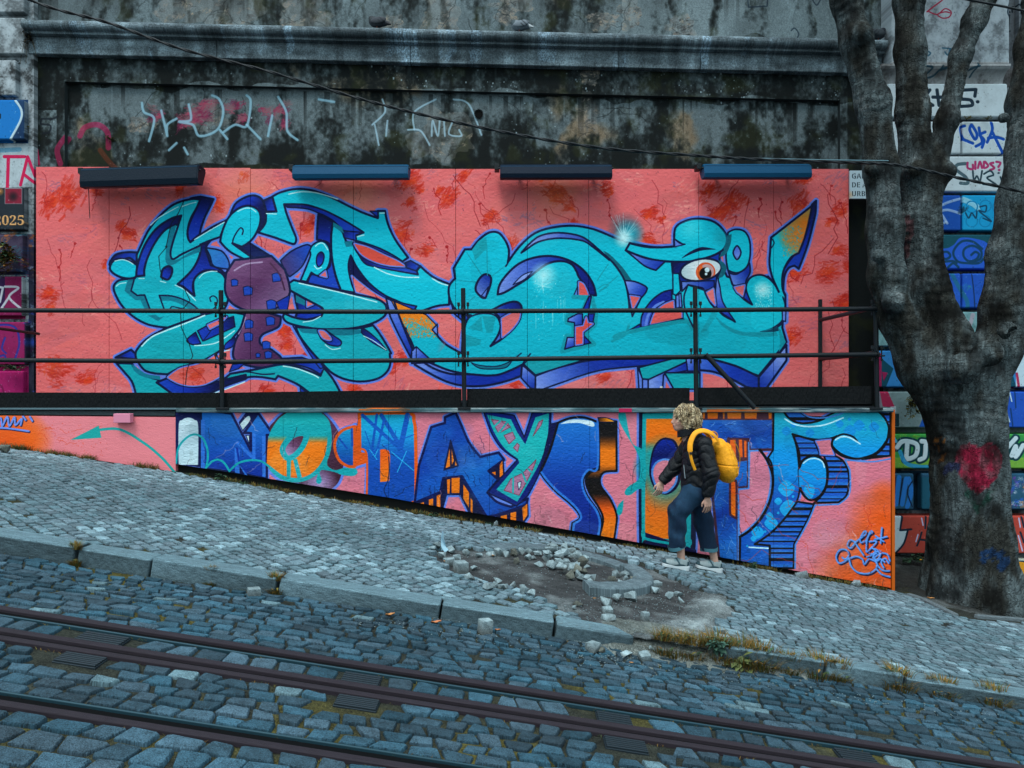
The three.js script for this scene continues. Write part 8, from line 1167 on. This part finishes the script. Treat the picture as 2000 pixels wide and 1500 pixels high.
leafy('wall_plant', 'second yellow weed tuft over the block with the blue tag, further right', onWall(1927, 234, 9.06), [0.05, 0.035, 0.05], 40, 0.02, (r) => { const k = rr(r, 0.6, 1.4); return [0.22 * k, 0.19 * k, 0.05 * k]; }, 26, 0);
leafy('wall_plant', 'dry dark creeper hanging at the left end of the cornice', onWall(60, 78, 9.2), [0.13, 0.34, 0.10], 300, 0.022, (r) => { const k = rr(r, 0.4, 1.3); return [0.035 * k, 0.030 * k, 0.030 * k]; }, 27, 1);
leafy('wall_plant', 'greenery at the deck end behind the left end of the railing', onWall(34, 722, 9.1), [0.30, 0.06, 0.10], 200, 0.03, green, 28, 0);
{ const g1 = ground(1398, 1262), g2 = ground(1450, 1300), g3 = ground(424, 942), g4 = ground(850, 1002); g4.z = 0.06; g4.y = G(g4.x, 0.06); g3.z = 0.06; g3.y = G(g3.x, 0.06); const g5 = ground(1480, 1118); g5.z = 0.07; g5.y = G(g5.x, 0.07); const g6 = at(1772, 1100, 8.9);
  leafy('leafy_weed', 'green leafy weed at the broken start of the right kerb', [g1.x, g1.y, g1.z], [0.08, 0.06, 0.06], 60, 0.045, (r) => { const k = rr(r, 0.6, 1.4); return [0.05 * k, 0.11 * k, 0.08 * k]; }, 31);
  leafy('leafy_weed', 'broad leaved weed in the gutter below the right kerb', [g2.x, g2.y, g2.z], [0.09, 0.06, 0.06], 30, 0.06, (r) => { const k = rr(r, 0.6, 1.4); return [0.10 * k, 0.12 * k, 0.04 * k]; }, 32);
  leafy('leafy_weed', 'small green weed under the dark gap below the letter N', [g3.x, g3.y, g3.z], [0.07, 0.07, 0.05], 60, 0.035, green, 33); leafy('leafy_weed', 'small green weed at the wall foot below the letter A', [g4.x, g4.y, g4.z], [0.07, 0.06, 0.05], 60, 0.03, green, 34); leafy('leafy_weed', 'dark green weed at the wall foot under the blue letter foot', [g5.x, g5.y, g5.z], [0.09, 0.06, 0.05], 80, 0.03, green, 35); leafy('leafy_weed', 'green weeds on the dark bank between wall end and tree', [g6.x, G(g6.x, g6.z) + 0.01, g6.z], [0.20, 0.09, 0.10], 90, 0.05, green, 36); }
// dry leaves and litter
{ const r = rng(606); const dry = [[762, 1203, 20, 'curled orange dry leaf on the road below the kerb, left of the middle'], [852, 1218, 22, 'long orange dry leaf against the kerb face'], [972, 1232, 12, 'small orange dry leaf right of the leaning stone block'], [1818, 1170, 13, 'yellow dry leaf on the earth left of the tree base'], [1161, 1170, 7, 'tiny orange leaf scrap on the dug earth'], [963, 1086, 7, 'tiny orange leaf scrap at the far rim of the dug earth'], [870, 1098, 9, 'brown leaf scrap among the stones at the left of the earth'], [1233, 1296, 9, 'small brown leaf at the kerb gap']];
  for (const [px, py, s, label] of dry) { const p = ground(px, py), q = s * p.Z / F, t = thing('dry_leaf', label, 'leaf', [p.x, p.y + 0.004, p.z], rr(r, -0.6, 0.6)), P = [], I = []; for (let i = 0; i <= 6; i++) { const u = i / 6 - 0.5, w = 0.22 * Math.sin((u + 0.5) * Math.PI) + 0.02; for (const v of [-1, 0, 1]) P.push(u * q, q * (0.14 * Math.abs(v) + 0.16 * u * u * 2 + 0.03 * Math.sin(i * 2)), v * w * q); } for (let i = 0; i < 6; i++) for (let j = 0; j < 2; j++) { const a = i * 3 + j; I.push(a, a + 1, a + 3, a + 1, a + 4, a + 3); } const g = new THREE.BufferGeometry(); g.setAttribute('position', new THREE.Float32BufferAttribute(P, 3)); g.setIndex(I); g.computeVertexNormals(); part('blade', g, std({ color: new THREE.Color(0.42, rr(r, 0.14, 0.2), 0.06), roughness: 0.8, side: THREE.DoubleSide }), t); } }
{ const p = ground(864, 1076), t = thing('plastic_scrap', 'crumpled translucent white plastic scrap standing up at the left end of the dug earth', 'litter', [p.x, p.y - 0.02, p.z]); const P = [], I = [], n = 12; for (let i = 0; i <= n; i++) { const u = i / n, w = lerp(0.030, 0.006, Math.pow(u, 0.6)), cx = 0.02 - 0.05 * u + 0.03 * u * u, y = 0.02 + 0.16 * u; for (let j = 0; j <= 4; j++) { const v = j / 2 - 1; P.push(cx + v * w, y + 0.008 * Math.sin(j * 2 + i), 0.015 * Math.cos(v * 2.2 + i * 0.6) - 0.02 * u); } } for (let i = 0; i < n; i++) for (let j = 0; j < 4; j++) { const a = i * 5 + j; I.push(a, a + 1, a + 5, a + 1, a + 6, a + 5); } const g = new THREE.BufferGeometry(); g.setAttribute('position', new THREE.Float32BufferAttribute(P, 3)); g.setIndex(I); const f = g.toNonIndexed(); f.computeVertexNormals(); part('sheet', f, std({ color: new THREE.Color(0.30, 0.48, 0.58), roughness: 0.35, side: THREE.DoubleSide }), t); }
renderer.render(scene, camera);
